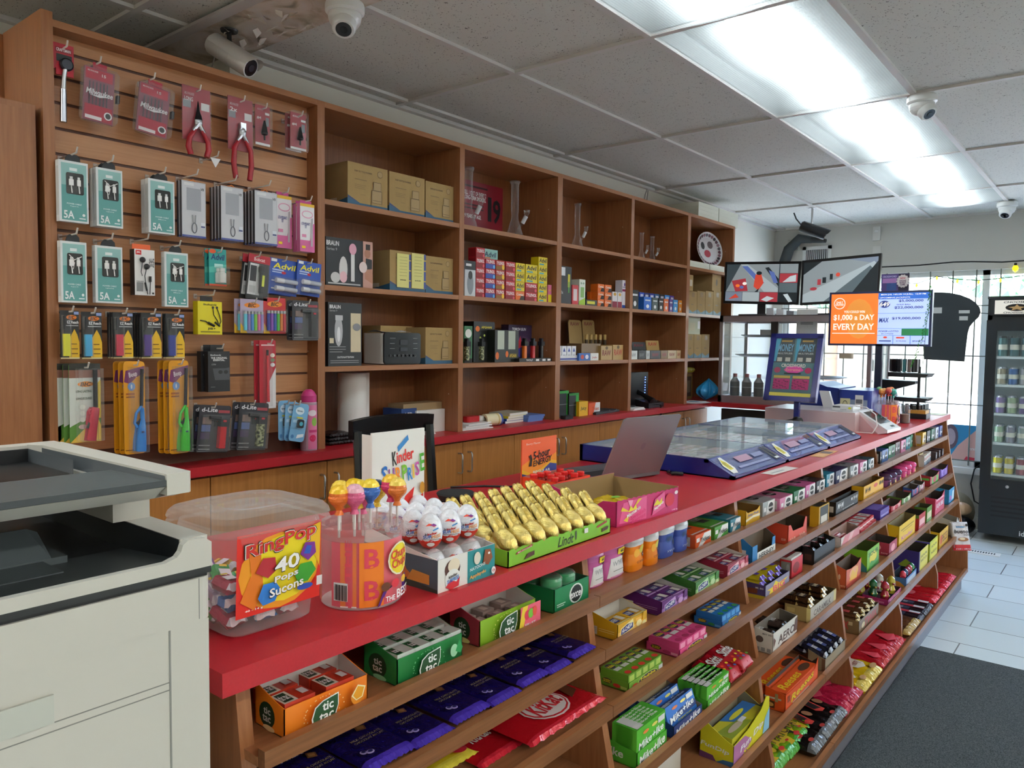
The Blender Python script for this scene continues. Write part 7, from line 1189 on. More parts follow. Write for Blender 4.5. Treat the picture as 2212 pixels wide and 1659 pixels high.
# counter level things
for i,(a,b_,w_,c) in enumerate(((3.00,2.62,.20,'e8e6e4'),(0,0,.18,'dcdad8'),(0,0,.19,'e4e2e0'),(0,0,.17,'d0d0d0'),(0,0,.18,'e8e8e6'))): fin(MB().box(-.13,0,0,0,w_,.005,mat(c,.6)),'notebook','white booklet in the loose pile on the counter, %s from the bottom'%rc(i),'booklet',(-2.415-.01*(i%2),2.625+.01*i,Z0+.0052*i),.04*(i-2),'pile of white booklets')
fin(MB().lathe([(.018,-.05),(.030,-.05),(.030,.05),(.018,.05),(.018,-.05)],mat('e0d6b0',.7),n=24,caps=False).lathe([(.0302,.02),(.0302,.03)],mat('c8b070',.6),n=24,caps=False).lathe([(.0302,.038),(.0302,.05)],mat('4a5aa0',.6),n=24,caps=False),'ticket_roll','cream paper roll lying on the back counter','paper roll',(-2.46,2.885,Z0+.031)).rotation_euler=(math.radians(-90),0,math.radians(-10))
o=fin(MB().rbox(-.02,-.07,0,.02,.02,.028,.012,mat('b81e24',.35)).rbox(-.018,.02,.002,.018,.06,.024,.01,mat('e0dcd8',.4)),'tape_dispenser','small red and white hand tool beside the cream paper roll','hand tool',(-2.49,2.79,Z0+.027))
for i,(c,n,w_,t_) in enumerate((('2a3a8a','dark blue',.21,.012),('1f4a9a','blue',.20,.012),('e0c82a','yellow',.16,.012),('b8b4a0','grey covered',.17,.014))): fin(MB().box(-.13,0,0,0,w_,t_,mat(c,.4)).box(-.128,.002,.001,.0005,w_-.002,t_-.001,'e0dcd0'),'book',n+' book in the small stack on the back counter, %s from the bottom'%rc(i),'book',(-2.47,3.0+.012*i,Z0+sum((.012,.012,.012,.014)[:i])),.03*i,'books on the back counter')
for i in range(3): fin(MB().box(-.12,0,0,0,.13,.011,mat('5a78b8',.4)),'book','pale blue book in the right hand stack, %s from the bottom'%rc(i),'book',(-2.44,3.20-.05+.004*i,Z0+.0112*i),-.03*i,'pale blue books')
sc(Z0,1205,1228,845,'black box with green edges, left of two on the counter','141614','r,.8,0,1,.95,2a8a30;r,0,.9,1,1,2a8a30;r,0,.48,1,.5,888',xf=-2.45,d=.1); sc(Z0,1229,1250,850,'black box with green edges, right of two on the counter','141614','r,.7,0,1,.95,2a9a34;r,0,.9,1,1,2a8a30;r,0,.48,1,.5,888',xf=-2.44,d=.1)
sc(Z0,1251,1270,868,'small yellow gum box on the back counter','e8b41c','t,Juicy,.5,.5,.7,.3,3a4a20,.2',xf=-2.42,d=.08); sc(Z0,1272,1296,871,'small orange and white gum box on the back counter','e2571c','p,.4,0,.6,1,1,1,1,0,eee;t,Trident,.6,.5,.6,.3,c84a1a',xf=-2.42,d=.08)
m=MB().box(-.12,0,0,0,.30,.012,mat('1e1e20',.5)); 
for i in range(12):
    for j in range(5): m.box(-.11+.021*j,.012+.0235*i,.012,-.094+.021*j,.031+.0235*i,.016,mat('2c2c2e',.5))
fin(m,'keyboard','black computer keyboard lying on the back counter','keyboard',(-2.40,3.74,Z0),.08)
fin(MB().rbox(-.035,0,0,0,.16,.02,.01,mat('141416',.3)),'mouse','black computer mouse beside the green edged boxes','mouse',(-2.37,3.39,Z0),0).scale=(1,.5,1)
x,y,z,w,h,d=sbox(Z0,1362,1399,805,-2.50); m=MB().box(-.05,0,0,0,w,h,mat('101114',.3)); m.art(''.join('e,.82,%.2f,.025,.012,%s;'%(.4+.075*i,NM) for i,NM in enumerate(['led']*7)) ,plane((0,0,0),(0,w,0),(0,0,h)),w/h) if NAMED.setdefault('led',mat('5a7aff',.5,emit=6)) else 0
fin(m,'modem','tall black modem with a column of small blue lights','modem',(x,y,z))
t=thing('telephone','black desk telephone with handset and coiled cord hanging over the counter','telephone',(-2.42,4.36,Z0)); tb=mat('161618',.3)
m=MB(); m.add([(-.16,0,0),(.02,0,0),(.02,.2,0),(-.16,.2,0),(-.16,0,.075),(.02,0,.03),(.02,.2,.03),(-.16,.2,.075)],[(0,3,2,1),(4,5,6,7),(0,1,5,4),(2,3,7,6),(3,0,4,7),(1,2,6,5)],tb)
for i in range(4):
    for j in range(3): m.box(-.10+.026*i,.09+.026*j,.052-.0065*i,-.084+.026*i,.108+.026*j,.060-.0065*i,mat('2e2e32',.4))
m.build('base',t); MB().tube([(-.16,.035,.105),(-.13,.035,.112),(-.05,.035,.088),(.0,.035,.062),(.025,.035,.045)],[.022,.024,.014,.016,.025],tb,12).build('handset',t)
MB().tube([(.02+.035*min(1,i/14)+.007*math.cos(i*1.6),.10+.007*math.sin(i*1.6),.02-.0016*max(0,i-12)*1.6) for i in range(90)],.003,tb,5).build('coiled_cord',t)
for i in range(3): fin(MB().box(-.12,0,0,0,.15,.004,mat('e6e4e2',.6)),'paper_sheet','white paper pile in front of the black modem, %s sheet'%rc(i),'paper',(-2.385,4.14+.006*i,Z0+.0042*i),.05*i,'papers below the modem')
fin(MB().box(-.11,0,0,0,.12,.01,mat('232326',.5)),'notebook','black notebook beside the modem papers','notebook',(-2.45,4.16,Z0+.013))
# last bay
for a,b_,n in ((1489,1532,'left'),(1534,1565,'right')):
    for k in range(2): x,y,z,w,h,d=sbox(Z3,a,b_,.02,-2.42); fin(MB().box(-.25,0,0,0,w,.022,mat('dedfcf',.6)),'flat_white_box','flat cream box under the patterned plate, %s stack, %s'%(n,('bottom','top')[k]),'flat box',(x,y,z+.0225*k),0,'flat cream boxes under the plate')
x=-2.55; y=ypx(1528,x,Z3+.18); m=MB(); pl=mat('dcd8dc',.2); R_=.135
m.lathe([(0,0),(R_*.7,.0),(R_,.022),(R_,.026),(R_*.7,.005),(0,.005)],pl,n=36,caps=False)
for i in range(26): a=i*2*PI/26; m.add([(R_*.85*math.cos(a)+.014*math.cos(b_),R_*.85*math.sin(a)+.014*math.sin(b_),.0165+.006*math.cos(b_-a)) for b_ in [k*PI/3 for k in range(6)]],[range(6)],mat(('5a2a3a','3a2a34','8a5a6a')[i%3],.3))
m.add([(.03+.03*math.cos(b_),-.01+.035*math.sin(b_),.0056) for b_ in [k*PI/5 for k in range(10)]],[range(10)],mat('b02a40',.3)).add([(-.04+.03*math.cos(b_),.03+.03*math.sin(b_),.0056) for b_ in [k*PI/5 for k in range(10)]],[range(10)],mat('6a5a5e',.3)).add([(-.03+.03*math.cos(b_),-.05+.02*math.sin(b_),.0056) for b_ in [k*PI/5 for k in range(10)]],[range(10)],mat('2a2a30',.3))
o=fin(m,'decorative_plate','round patterned plate standing upright in the last pigeonhole','plate',(x,y,Z3+.045+R_*.97)); o.rotation_euler=(0,math.radians(78),math.radians(-18))
fin(MB().lathe([(0,0),(.02,0),(.024,.03),(.012,.05),(.018,.06),(0,.075)],mat('e4e0de',.3),n=14,caps=False),'figurine','small white porcelain figurine at the left of the plate','figurine',(-2.46,4.915,Z3+.045))
cb=NAMED['card']; wv='p,0,0,0,.22,.5,.08,1,.2,1,0,3a6070;r,.3,.4,.6,.43,6a5436;r,.35,.75,.7,.95,8a7048'
for k,(a,b_) in enumerate(((1487,1505),(1505.7,1523),(1523.7,1540),(1540.7,1557))): sc(Z2,a,b_,628,'tall brown carton in the lower row of the last bay, %s'%rc(k),cb,wv,xf=-2.44,d=.2,cat='cardboard box',name='cardboard_box',group='cartons in the last bay')
for k,(a,b_) in enumerate(((1487,1496),(1537,1556))):
    o,b=sc(Z2,a,b_,628,'brown carton on top of the lower row, %s end'%('left','right')[k],cb,'r,.2,.3,.8,.7,c8bca8' if k==0 else 'e,.5,.5,.1,.2,5a4628',xf=-2.44 if k else -2.43,d=.2,cat='cardboard box',name='cardboard_box',group='cartons in the last bay'); o.location.z=Z2+b[4]+.001; o.scale.z=.7
for k,(a,b_) in enumerate(((1484,1498),(1498.7,1515),(1515.7,1532))): sc(Z1,a,b_,722,'brown carton on the shelf below the last bay row, %s'%rc(k),cb,wv,xf=-2.44,d=.2,cat='cardboard box',name='cardboard_box',group='cartons in the last bay')
o,b=sc(Z1,1484,1511,722,'pale green brown carton on top of the lower cartons in the last bay','a8a888','r,.8,.3,1,.7,ddd;r,.2,.2,.6,.6,b8b090',xf=-2.44,d=.2,cat='cardboard box',name='cardboard_box',group='cartons in the last bay'); o.location.z=Z1+b[4]+.001; o.scale.z=.8
fin(MB().box(-.02,0,0,0,.34,.19,mat('8a6a28',.5)).box(0,.02,.02,.002,.32,.17,mat('3a2418',.6)).box(.002,.04,.05,.003,.30,.14,mat('6a5640',.6)),'framed_picture','dark picture with a golden frame in the bottom of the last bay','picture',(-2.60,5.05,Z0))
fin(bag_mb(.36,.09,.04,'a89a28','',seed=3),'yellow_cloth','folded yellow cloth over the golden framed picture','cloth',(-2.57,5.03,Z0+.20))
fin(MB().lathe([(0,0),(.05,0),(.062,.02),(.06,.045),(.045,.05),(0,.05)],mat('4a2020',.2),n=20,caps=False).lathe([(.035,.05),(.04,.07),(.02,.09),(0,.092)],mat('b09a7a',.2,.8),n=20,caps=False),'lidded_bowl','dark brown lidded bowl in the bottom of the last bay','bowl',(-2.50,4.97,Z0))
m=MB(); sb=mat('2a90c8',.25,bump=.8,bs=40)
m.grid(lambda u,v:((.10*math.sin(PI*v)*(.75+.25*math.sin(5*u*6.28)))*math.cos(2*PI*u)*(1-v*.3)-.0,(.11*math.sin(PI*min(1,v*1.02))*(.8+.2*math.sin(7*u*6.28)))*math.sin(2*PI*u)+.05*v,.005+.15*v+.01*math.sin(11*u*6.28)*v),36,12,sb)
fin(m,'plastic_bag','knotted bright blue plastic bag at the corner of the back counter','plastic bag',(-2.43,5.26,Z0))
for i in range(3): fin(MB().box(-.12,0,0,0,.18,.002,mat('e4e4e6',.6)).box(-.10,.03,.002,-.03,.12,.0022,mat('8aa0b8',.6)),'paper_sheet','loose white flyer in front of the blue plastic bag, %s'%rc(i),'paper',(-2.35+.008*i,4.93+.02*i,Z0+.0025*i),.2*i-.2,'flyers at the corner')
for k in range(4):
    for a,b_,n in ((1509,1552,'near'),(1553.5,1594,'far')):
        x=-2.42; y=ypx(a,x,TOPZ+.05); y1=ypx(b_,x,TOPZ+.05); fin(MB().box(-.22,0,0,0,y1-y,.026,mat('dcdccc',.6)),'flat_white_box','flat cream box stacked on top of the shelving, %s stack, %s from the bottom'%(n,rc(k)),'flat box',(x,y,TOPZ+.001+.0265*k),0,'flat cream boxes on top of the shelving')
# ---------------- lottery display cases ----------------
glassy('tinted2','8a94c8',.38)
nb=mat('141f72',.25); LY=[2.263,2.735,3.215,3.69]
tk=['c8889a','8a8090','b8a0b0','6a5a78','d0b8c0','5a4a6a','a06a80','e0d0d8']
for i in range(3):
    y0,y1=LY[i]+.004,LY[i+1]-.004; w=y1-y0
    t=thing('ticket_case','navy blue glass topped lottery ticket case, %s'%('nearest, beside the laptop','middle of three','farthest, beside the pale till box')[i],'ticket display case',(-1.25,y0,ZC),0,'lottery ticket cases')
    xa,xb,xc=.305,.215,-.27  # front foot, top of slope, back
    m=MB(); P=[(xc,0),(xa,0),(xa,.010),(xb,.055),(xc,.058)]
    Q=[(b_,a) for a,b_ in P]
    m.prism(Q,'y',0,.012,nb).prism(Q,'y',w-.012,w,nb); m.box(xc,0,0,xc+.012,w,.058,nb).box(xc,0,0,xa,w,.004,nb).box(xb-.012,0,.044,xb+.004,w,.056,nb).box(xa-.016,0,0,xa,w,.012,nb); m.build('case',t)
    m=MB(); random.seed(40+i); m.box(xc+.013,.013,.030,xb-.013,w-.013,.032,mat('3a3048',.6))
    nx,ny=9,6
    for a in range(nx):
        for c in range(ny):
            x0=xc+.02+(xb-xc-.04)*a/nx; yy=.02+(w-.04)*c/ny; k=tk[random.randrange(8)]; m.box(x0,yy,.0325,x0+(xb-xc-.04)/nx-.006,yy+(w-.04)/ny-.006,.0335,mat(k,.5)).box(x0+.006,yy+.008,.0336,x0+.028,yy+(w-.04)/ny-.02,.034,mat(tk[random.randrange(8)],.5)).box(x0+.032,yy+.012,.0336,x0+.04,yy+(w-.04)/ny-.016,.034,mat('2a2030',.5))
    m.build('ticket_sheets',t)
    m=MB(); m.box(xc+.006,.006,.0565,xb-.002,w-.006,.0585,NAMED['pane']); m.add([(xb,.010,.0562),(xa-.004,.010,.0115),(xa-.004,w-.010,.0115),(xb,w-.010,.0562)],[(0,1,2,3)],NAMED['tinted2']); m.build('glass',t)
    U=Vector((0,w-.02,0)); V=Vector((xb-xa,0,.045)); m=MB(); m.art('p,.02,.08,.02,.5,.1,.9,.14,.9,.14,.3,.09,.05,e8e8e4;p,.04,.25,.04,.55,.09,.8,.12,.6,.1,.25,d8c828;t,LOTTO,.08,.48,.07,.2,333,.1,90;r,.2,.2,.8,.3,8a90b8;r,.3,.45,.55,.75,a88098;r,.6,.5,.8,.7,7a80a8;r,.86,.1,.9,.9,16181c;r,.93,.1,.97,.9,16181c;r,.88,.15,.95,.25,d8dce0',plane(Vector((xa-.004,.012,.0135)),U,V+Vector((.004,0,0))),(w-.02)/.1); m.build('front_label',t)
def sheet(name,lab,y,x,w,d,c,rz=0,art='',z=ZC): return fin(MB().box(-d,0,0,0,w,.0006,mat(c,.6)).art(art,plane((0,0,.0006),(0,w,0),(-d,0,0)),w/d),name,lab,'leaflet',(x,y,z+.0008),rz)
sheet('leaflet','white leaflet on the red countertop below the first ticket case',2.44,-.885,.2,.045,'e4dcd8',-.06,'r,.1,.3,.6,.5,aaa')
sheet('leaflet','orange and black flyer sticking out below the second ticket case',2.95,-.885,.22,.05,'d8a060',.05,'r,.5,.1,.8,.9,5a4030;r,.1,.2,.4,.8,e8b070')
# ticket stand
y0=3.80; pts=[at(1648,862,1,y0-.02),at(1762,872,1,y0-.02),at(1781,722,1,y0+.04),at(1671,721,1,y0+.04)]
c0=sum(pts,Vector())/4; St=thing('ticket_stand','navy framed scratch ticket display on a post behind the ticket cases','ticket stand',(c0.x,c0.y,ZC))
O=Vector((c0.x,c0.y,ZC)); q=[p-O for p in pts]; U=((q[1]-q[0])+(q[2]-q[3]))/2; V=((q[3]-q[0])+(q[2]-q[1]))/2; U.z=0; V.x*=.7; N=U.cross(V).normalized(); A0=-U/2-V/2+Vector((0,0,c0.z-ZC))
def slab(m,a,U,V,N,t,mt):
    P=[a,a+U,a+U+V,a+V]; m.add(P+[p-N*t for p in P],[(0,1,2,3),(7,6,5,4),(0,4,5,1),(1,5,6,2),(2,6,7,3),(3,7,4,0)],mt); return m
m=MB(); slab(m,A0,U,V,N,.02,nb)
for a,u,v in ((A0,U*.1,V),(A0+U*.9,U*.1,V),(A0,U,V*.07),(A0+V*.93,U,V*.07)): slab(m,a+N*.012,u,v,N,.013,nb)
m.build('frame',St)
m=MB(); m.art('r,0,0,1,1,4a7a84;r,0,.56,.46,1,1c2a38;r,.5,.56,.98,1,1c2a38;p,0,.6,.0,1,.12,1,.05,.6,3ab0d8;p,.5,.6,.5,1,.6,1,.54,.6,3ab0d8;r,.14,.94,.4,.97,c89a3a;r,.64,.94,.9,.97,c89a3a;t,MONEY,.26,.84,.38,.13,7ab8e0;t,MONEY,.76,.84,.38,.13,7ab8e0;t,MULTIPLIER,.26,.74,.36,.03,ccc;t,MULTIPLIER,.76,.74,.36,.03,ccc;r,.08,.60,.2,.67,d8d4cc;r,.28,.60,.4,.67,d8d4cc;r,.58,.60,.7,.67,d8d4cc;r,.78,.60,.9,.67,d8d4cc;r,0,.08,1,.58,4a7a84;e,.12,.45,.08,.05,b03060;e,.86,.45,.08,.05,b03060;p,.28,.45,.36,.52,.66,.52,.76,.45,.6,.40,.4,.40,e04aa8;t,CROSSWORD,.5,.53,.58,.06,f0e8e0;t,Extreme,.5,.46,.36,.05,f0a0a0,.2;r,.3,.38,.7,.405,1c2428;r,.06,.31,.46,.355,c8b060;r,.52,.31,.92,.355,c8b060;r,.06,.12,.46,.30,b83a78;r,.52,.12,.92,.30,b83a78;r,0,0,1,.06,d8cc5a;'+''.join('r,%.2f,%.2f,%.2f,%.2f,6a2048;'%(a+.04*((i*7)%9),.13+.022*(i%7),a+.04*((i*7)%9)+.035,.145+.022*(i%7)) for a in (.07,.53) for i in range(20)),lambda u,v,e:A0+U*(.1+.8*u)+V*(.07+.86*v)+N*(.0008+e),.8); m.build('tickets',St)
slab(MB(),A0+U*.09+V*.06+N*.006,U*.82,V*.88,N,.001,NAMED['pane']).build('glass',St)
px=at(1718,900,1,y0); MB().box(px.x-O.x-.012,-.012+y0-O.y+.02,0,px.x-O.x+.012,.012+y0-O.y+.02,(A0+U*.5+V*.3).z,nb).box(px.x-O.x-.07,-.05+.02,0,px.x-O.x+.07,.06+.02,.006,nb).build('post',St)
# pale till box, scanner, terminal
tb=mat('d8cacb',.35); 
fin(MB().box(-1.47,3.90,ZC,-1.03,4.22,1.172,tb,zp=mat('c8c2c6',.3)),'cash_drawer','pale pink white till box behind the ticket cases','till box',(0,0,0))
m=MB().box(-1.16,3.97,0,-1.06,4.10,.025,mat('dcdcda',.4)); m.art('r,.05,.6,.4,.9,555;e,.85,.6,.08,.2,d8d820;r,.4,.2,.7,.3,999',plane((-1.16,3.97,0),(.10,0,0),(0,0,.025)),4); fin(m,'router_box','small white box with a yellow dot on the till box','small box',(0,0,1.173))
m=MB(); m.add([(0,0,0),(.05,0,0),(.02,.02,.085),(-.03,.02,.085),(0,.03,0),(.05,.03,0),(.02,.04,.085),(-.03,.04,.085)],[(0,1,2,3),(7,6,5,4),(1,5,6,2),(0,3,7,4),(3,2,6,7)],mat('dcdad8',.4)); fin(m,'card_reader','white upright card reader leaning behind the small white box','card reader',(-1.24,4.10,1.173))
t=thing('customer_terminal','white payment terminal with a sloping black screen on the countertop','payment terminal',(-1.0,3.95,ZC),math.radians(0))
pA=at(1857,889,1,4.05)-Vector((-1.0,3.95,ZC)); 
def rel(px,py,y): return at(px,py,1,y)-Vector((-1.0,3.95,ZC))
a,b_,c_,d_=rel(1855,889,3.98),rel(1881,882,4.16),rel(1946,917,4.12),rel(1917,927,3.92)
a.z=max(a.z,.10); b_.z=a.z; c_.z=d_.z=.022
m=MB(); dn=Vector((0,0,-.014)); m.add([a,b_,c_,d_,a+dn,b_+dn,c_+dn,d_+dn],[(3,2,1,0),(4,5,6,7),(0,1,5,4),(2,3,7,6),(1,2,6,5),(3,0,4,7)],mat('e8e8ea',.3))
m.add([a+dn,b_+dn,c_+dn,d_+dn,Vector((a.x,a.y,0)),Vector((b_.x,b_.y,0)),Vector((c_.x-.04,c_.y,0)),Vector((d_.x-.04,d_.y,0))],[(0,3,7,4),(1,5,6,2),(3,2,6,7),(0,4,5,1)],mat('d8b8bc',.3)); m.build('body',t)
nn=(c_-d_).cross(a-d_).normalized()*.001
MB().add([d_+(c_-d_)*u+(a-d_)*v+nn for u,v in ((.12,.3),(.88,.3),(.88,.9),(.12,.9))],[(0,1,2,3)],mat('2a2024',.1)).add([d_+(c_-d_)*u+(a-d_)*v+nn for u,v in ((.5,.08),(.75,.08),(.75,.16),(.5,.16))],[(0,1,2,3)],mat('222',.3)).build('screen',t)
MB().tube([(-.07,.08,.118),(.0,.03,.12),(.05,.0,.09),(.065,-.03,.04),(.05,-.05,.004),(-.02,-.06,.004)],.0028,mat('e8e4e4',.4),6).build('cable',t)
m=MB(); sbk=mat('1a1a1c',.4); m.tube([(-.12,.0,.006),(-.06,.0,.012),(.0,.0,.03),(.04,.0,.045)],[.006,.014,.016,.012],sbk,10).ell((.06,0,.045),(.028,.022,.024),sbk,12,8); fin(m,'barcode_scanner','black hand scanner lying between ticket case and till box','scanner',(-1.33,3.80,ZC))
# blue lottery terminal
t=thing('lottery_terminal','large navy blue moulded lottery terminal behind the till box','lottery terminal',(-1.3,4.40,ZC))
P=[(0,-.20),(0,.16),(.20,.16),(.245,.10),(.25,-.05),(.22,-.16),(.12,-.22)]
def rel2(px,py,y): return at(px,py,1,y)-Vector((-1.3,4.40,ZC))
l_=rel2(1735,850,4.35); r_=rel2(1893,850,4.35); xm=(l_.x+r_.x)/2
MB().prism([(0,l_.x),(0,xm+.02),(.19,xm+.02),(.195,xm-.04),(.215,xm-.10),(.21,l_.x+.02),(.19,l_.x)],'y',-.12,.2,mat('1e2f7a',.3)).build('hood',t)
MB().rbox(xm+.02,-.14,0,r_.x,.18,.185,.02,mat('24378a',.3)).build('printer_body',t)
MB().box(xm+.05,-.1415,.05,r_.x-.02,-.1405,.135,mat('8a98b0',.2)).build('ticket_window',t)
fin(MB().box(0,0,0,.05,.001,.07,mat('d8cfa0',.6)).art('e,.5,.55,.25,.3,4a4a3a;e,.5,.55,.2,.24,d8cfa0',plane((0,0,0),(.05,0,0),(0,0,.07)),.7),'note','cream note with a drawn doodle stuck on the navy terminal','note',(-1.3+xm+.035,4.2575,ZC+.07))
fin(MB().box(0,0,0,.04,.001,.11,mat('dcd8d4',.5)).art('r,.1,.1,.9,.4,c83040;r,.1,.6,.9,.8,6a6a70',plane((0,0,0),(.04,0,0),(0,0,.11)),.4),'leaflet','white and red leaflet beside the cream note on the navy terminal','leaflet',(-1.3+xm+.11,4.2565,ZC+.05))
# jackpot screen
SYc=4.72; p0=at(1788,746,1,SYc); p1=at(1793,632,1,SYc); p2=at(2016,628,1,SYc)
w_=p2.x-p1.x; z0=p0.z; h_=p1.z-p0.z; xs=(p0.x+p1.x)/2
t=thing('jackpot_screen','wide lottery jackpot screen with orange left panel on a dark post','screen',(xs+w_/2,SYc,ZC)); zb=z0-ZC
MB().box(-w_/2,0,zb,w_/2,.035,zb+h_,mat('26305a',.35)).build('housing',t)
m=MB(); em=lambda h,e=1.: mat(h,.4,emit=e*SCR); NAMED.update(or1=em('f07a30'),or2=em('d88a3a'),wt1=em('f0ece4'),lb1=em('b8ccf4'),lb2=em('2f66c0'),nv1=em('2a3a7a'),gn1=em('2a7a4a'),rd1=em('d04a30'))
m.art('r,0,0,1,1,lb1;r,0,0,.495,1,or1;e,.3,.5,.15,.4,or2;e,.09,.81,.062,.115,wt1;e,.09,.81,.055,.10,or1;t,DAILY/nGRAND,.09,.81,.09,.09,wt1;t,YOU COULD WIN,.25,.64,.22,.05,wt1;t,$1/c000 a DAY,.245,.52,.43,.13,wt1;t,EVERY DAY,.245,.34,.43,.13,wt1;r,.02,.20,.47,.215,wt1;r,.495,.93,1,1,lb2;t,MON JUL 14/LUN 14 JUILL.  12:39 PM,.74,.965,.44,.035,wt1;r,.495,.88,1,.93,lb2;t,UPCOMING JACKPOTS,.66,.905,.3,.03,wt1;e,.56,.78,.055,.07,nv1;t,649,.56,.78,.1,.09,wt1,.2;t,$5/c000/c000,.82,.84,.24,.055,nv1;t,GOLD BALL,.75,.77,.14,.025,nv1;t,$22/c000/c000,.8,.71,.28,.055,nv1;r,.495,.60,1,.605,lb2;t,MAX,.56,.47,.1,.09,nv1,.2;t,$19/c000/c000,.78,.50,.28,.055,nv1;r,.495,.30,1,.305,lb2;r,.74,.17,1,.30,gn1;t,POKER LOTTO,.61,.25,.2,.03,nv1,.2;t,$1/c119/c650,.6,.2,.12,.025,nv1;r,.495,.165,1,.17,lb2;r,.655,0,.66,.165,lb2;r,.825,0,.83,.165,lb2;e,.58,.13,.02,.02,rd1;r,.69,.11,.77,.14,rd1;t,$560/c792,.91,.06,.12,.03,nv1;t,$100/c000,.74,.06,.1,.02,nv1;r,.52,.05,.64,.07,nv1',plane((-w_/2+.012,-.001,zb+.012),(w_-.024,0,0),(0,0,h_-.024)),w_/h_); m.build('picture',t)
xp=at(1897,780,1,SYc).x-(xs+w_/2); MB().box(xp-.018,.0,0,xp+.018,.03,zb+.02,mat('1e2438',.4)).box(xp-.08,-.08,0,xp+.08,.1,.012,mat('1e2438',.4)).build('post',t)
x=at(2003,700,1,SYc-.03).x; m=MB(); random.seed(8); iv=mat('4a9a3a',.6); m.tube([(0,0,0),(.004,0,-.1),(-.006,0,-.2),(-.012,0,-.32),(-.018,0,-.44)],.0012,mat('3a5a2a',.7),5)
for i in range(90):
    z=-.005*i; a=random.uniform(0,6.3); s=random.uniform(.005,.010); cx_=-.00004*i*i/4; m.add([(cx_+.006*math.cos(a),.005*math.sin(a),z),(cx_+.006*math.cos(a)+s,.004*math.sin(a)-.003,z+s*.4),(cx_+.006*math.cos(a)+s*.4,.006*math.sin(a)-.004,z-s)],[(0,1,2)],iv)
fin(m,'ivy_garland','thin green artificial ivy strand hanging over the right edge of the jackpot screen','garland',(x,SYc-.012,p1.z+.02))
# counter goods near the end
TC2=at(1916,916,2,ZC); y=4.44; x=-1.02
T2=thing('lollipop_tub','round red and orange lollipop tub at the far end by the payment terminal','lollipop tub',(x,y,ZC)); tubwrap(.13,.062,T2,False)
for i,(c1,c2,n) in enumerate((('3a9a8a','6ac0b0','teal'),('d84a3a','f08a4a','red'),('e0703a','e8a050','orange'),('4a9a70','80c090','green'),('e08a40','f0b060','amber'),('c84a4a','e07a5a','coral'))):
    a=i*1.05; fin(lolly_mb(c1,c2),'lollipop','%s lollipop in the far tub by the payment terminal'%n,'lollipop',(x+.035*math.cos(a),y+.035*math.sin(a),ZC+.165+.008*(i%2)),0,'lollipops in the far tub')
fin(bag_mb(.06,.05,.1,'c8c4cc','r,.2,.2,.8,.5,a05a4a',seed=12,nu=12,nv=12),'sweets_pouch','clear pouch of sweets right of the far lollipop tub','sweets pouch',(-.985,4.60,ZC))
fin(MB().lathe([(.02,0),(.026,.004),(.026,.08),(.02,.095),(0,.1)],NAMED['clear'],n=16).lathe([(0,.004),(.024,.004),(.024,.05),(0,.052)],mat('6a4a3a',.6,var=.3),n=16,caps=False),'sweets_jar','small clear jar with brown sweets right of the far lollipop tub','jar',(-.955,4.58,ZC))
# black accessory rack
t=thing('accessory_rack','black tiered plastic rack with round trays at the counter end','display rack',(-1.12,4.98,ZC)); rk=mat('16181a',.4)
MB().prism([(0,-.05),(0,.17),(.02,.18),(.03,.05),(.16,.02),(.20,.14),(.215,.14),(.22,-.06),(.16,-.08)],'y',-.05,.05,rk).build('side_frame',t)
for z in (.10,.24): MB().prism([(z,.0),(z,.20),(z+.02,.215),(z+.025,.0)],'y',-.09,.09,rk).build('shelf',t)
MB().tube([(.15,0,.0),(.15,0,.3)],.008,rk,8).build('post',t)
for k,(z,r,n,xx) in enumerate(((.266,.075,18,.07),(.0,.06,12,.11))):
    for i in range(n):
        a=i*2*PI/n; c=['1c1e22','26282c','2a6a70','5a4a48','1a1a1c','3a2a2a'][i%6]; fin(MB().box(-.006,-.009,0,.006,.009,.075,mat(c,.3)),'lighter','%s lighter in the %s round tray of the black rack, %s, %s'%({'1c1e22':'black','26282c':'charcoal','2a6a70':'teal','5a4a48':'brown','1a1a1c':'glossy black','3a2a2a':'dark red'}[c],('upper','lower')[k],('aisle side','window side')[i>n//2],rc(i%9)),'lighter',(-1.12+xx+r*math.cos(a),4.98+r*math.sin(a),ZC+z+.002),a,'lighters in the black rack')
fin(MB().box(-.05,0,0,.05,.11,.03,rk).box(-.045,.005,.03,.045,.1,.05,mat('c8923a',.5)),'tray','black and amber counter tray at the foot of the black rack','tray',(-.96,4.90,ZC))
fin(MB().rbox(-.06,0,0,.06,.14,.045,.02,rk).box(-.03,.005,.045,.05,.12,.075,mat('26282c',.3)),'tray','rounded black counter tray with small packs near the counter end','tray',(-1.0,5.06,ZC))
sheet('paper_sheet','cream paper lying at the very end of the red countertop',5.26,-.885,.15,.22,'dcd8b8',0)
# scratch poster behind the screen
a=at(1903,632,1,4.80); b_=at(1965,590,1,4.80); w=b_.x-a.x; m=MB().box(0,-.002,0,w,0,b_.z-a.z+.1,mat('2a2440',.4)); h=b_.z-a.z
m.art('r,.0,0,.62,.98,5a4a8a;t,CROSSWORD,.3,.85,.5,.1,c8c0f0;r,.05,.5,.55,.75,b080c0;r,.2,.1,.55,.5,3a5a9a;'+''.join('e,%.3f,%.3f,.045,.06,e8e0e0;'%(.78+.19*math.cos(i*.45),.58+.30*math.sin(i*.45)) for i in range(14))+'e,.78,.58,.20,.32,ece4e4;t,NEW,.78,.74,.2,.1,d04060;t,ONLINE/nBONUS/nGAME,.78,.5,.24,.3,6a3a60',plane((0,-.002,.1),(w,0,0),(0,0,h)),w/h); fin(m,'scratch_ticket_poster','purple scratch ticket poster with a white burst badge above the jackpot screen','poster',(a.x,4.80,a.z-.1))
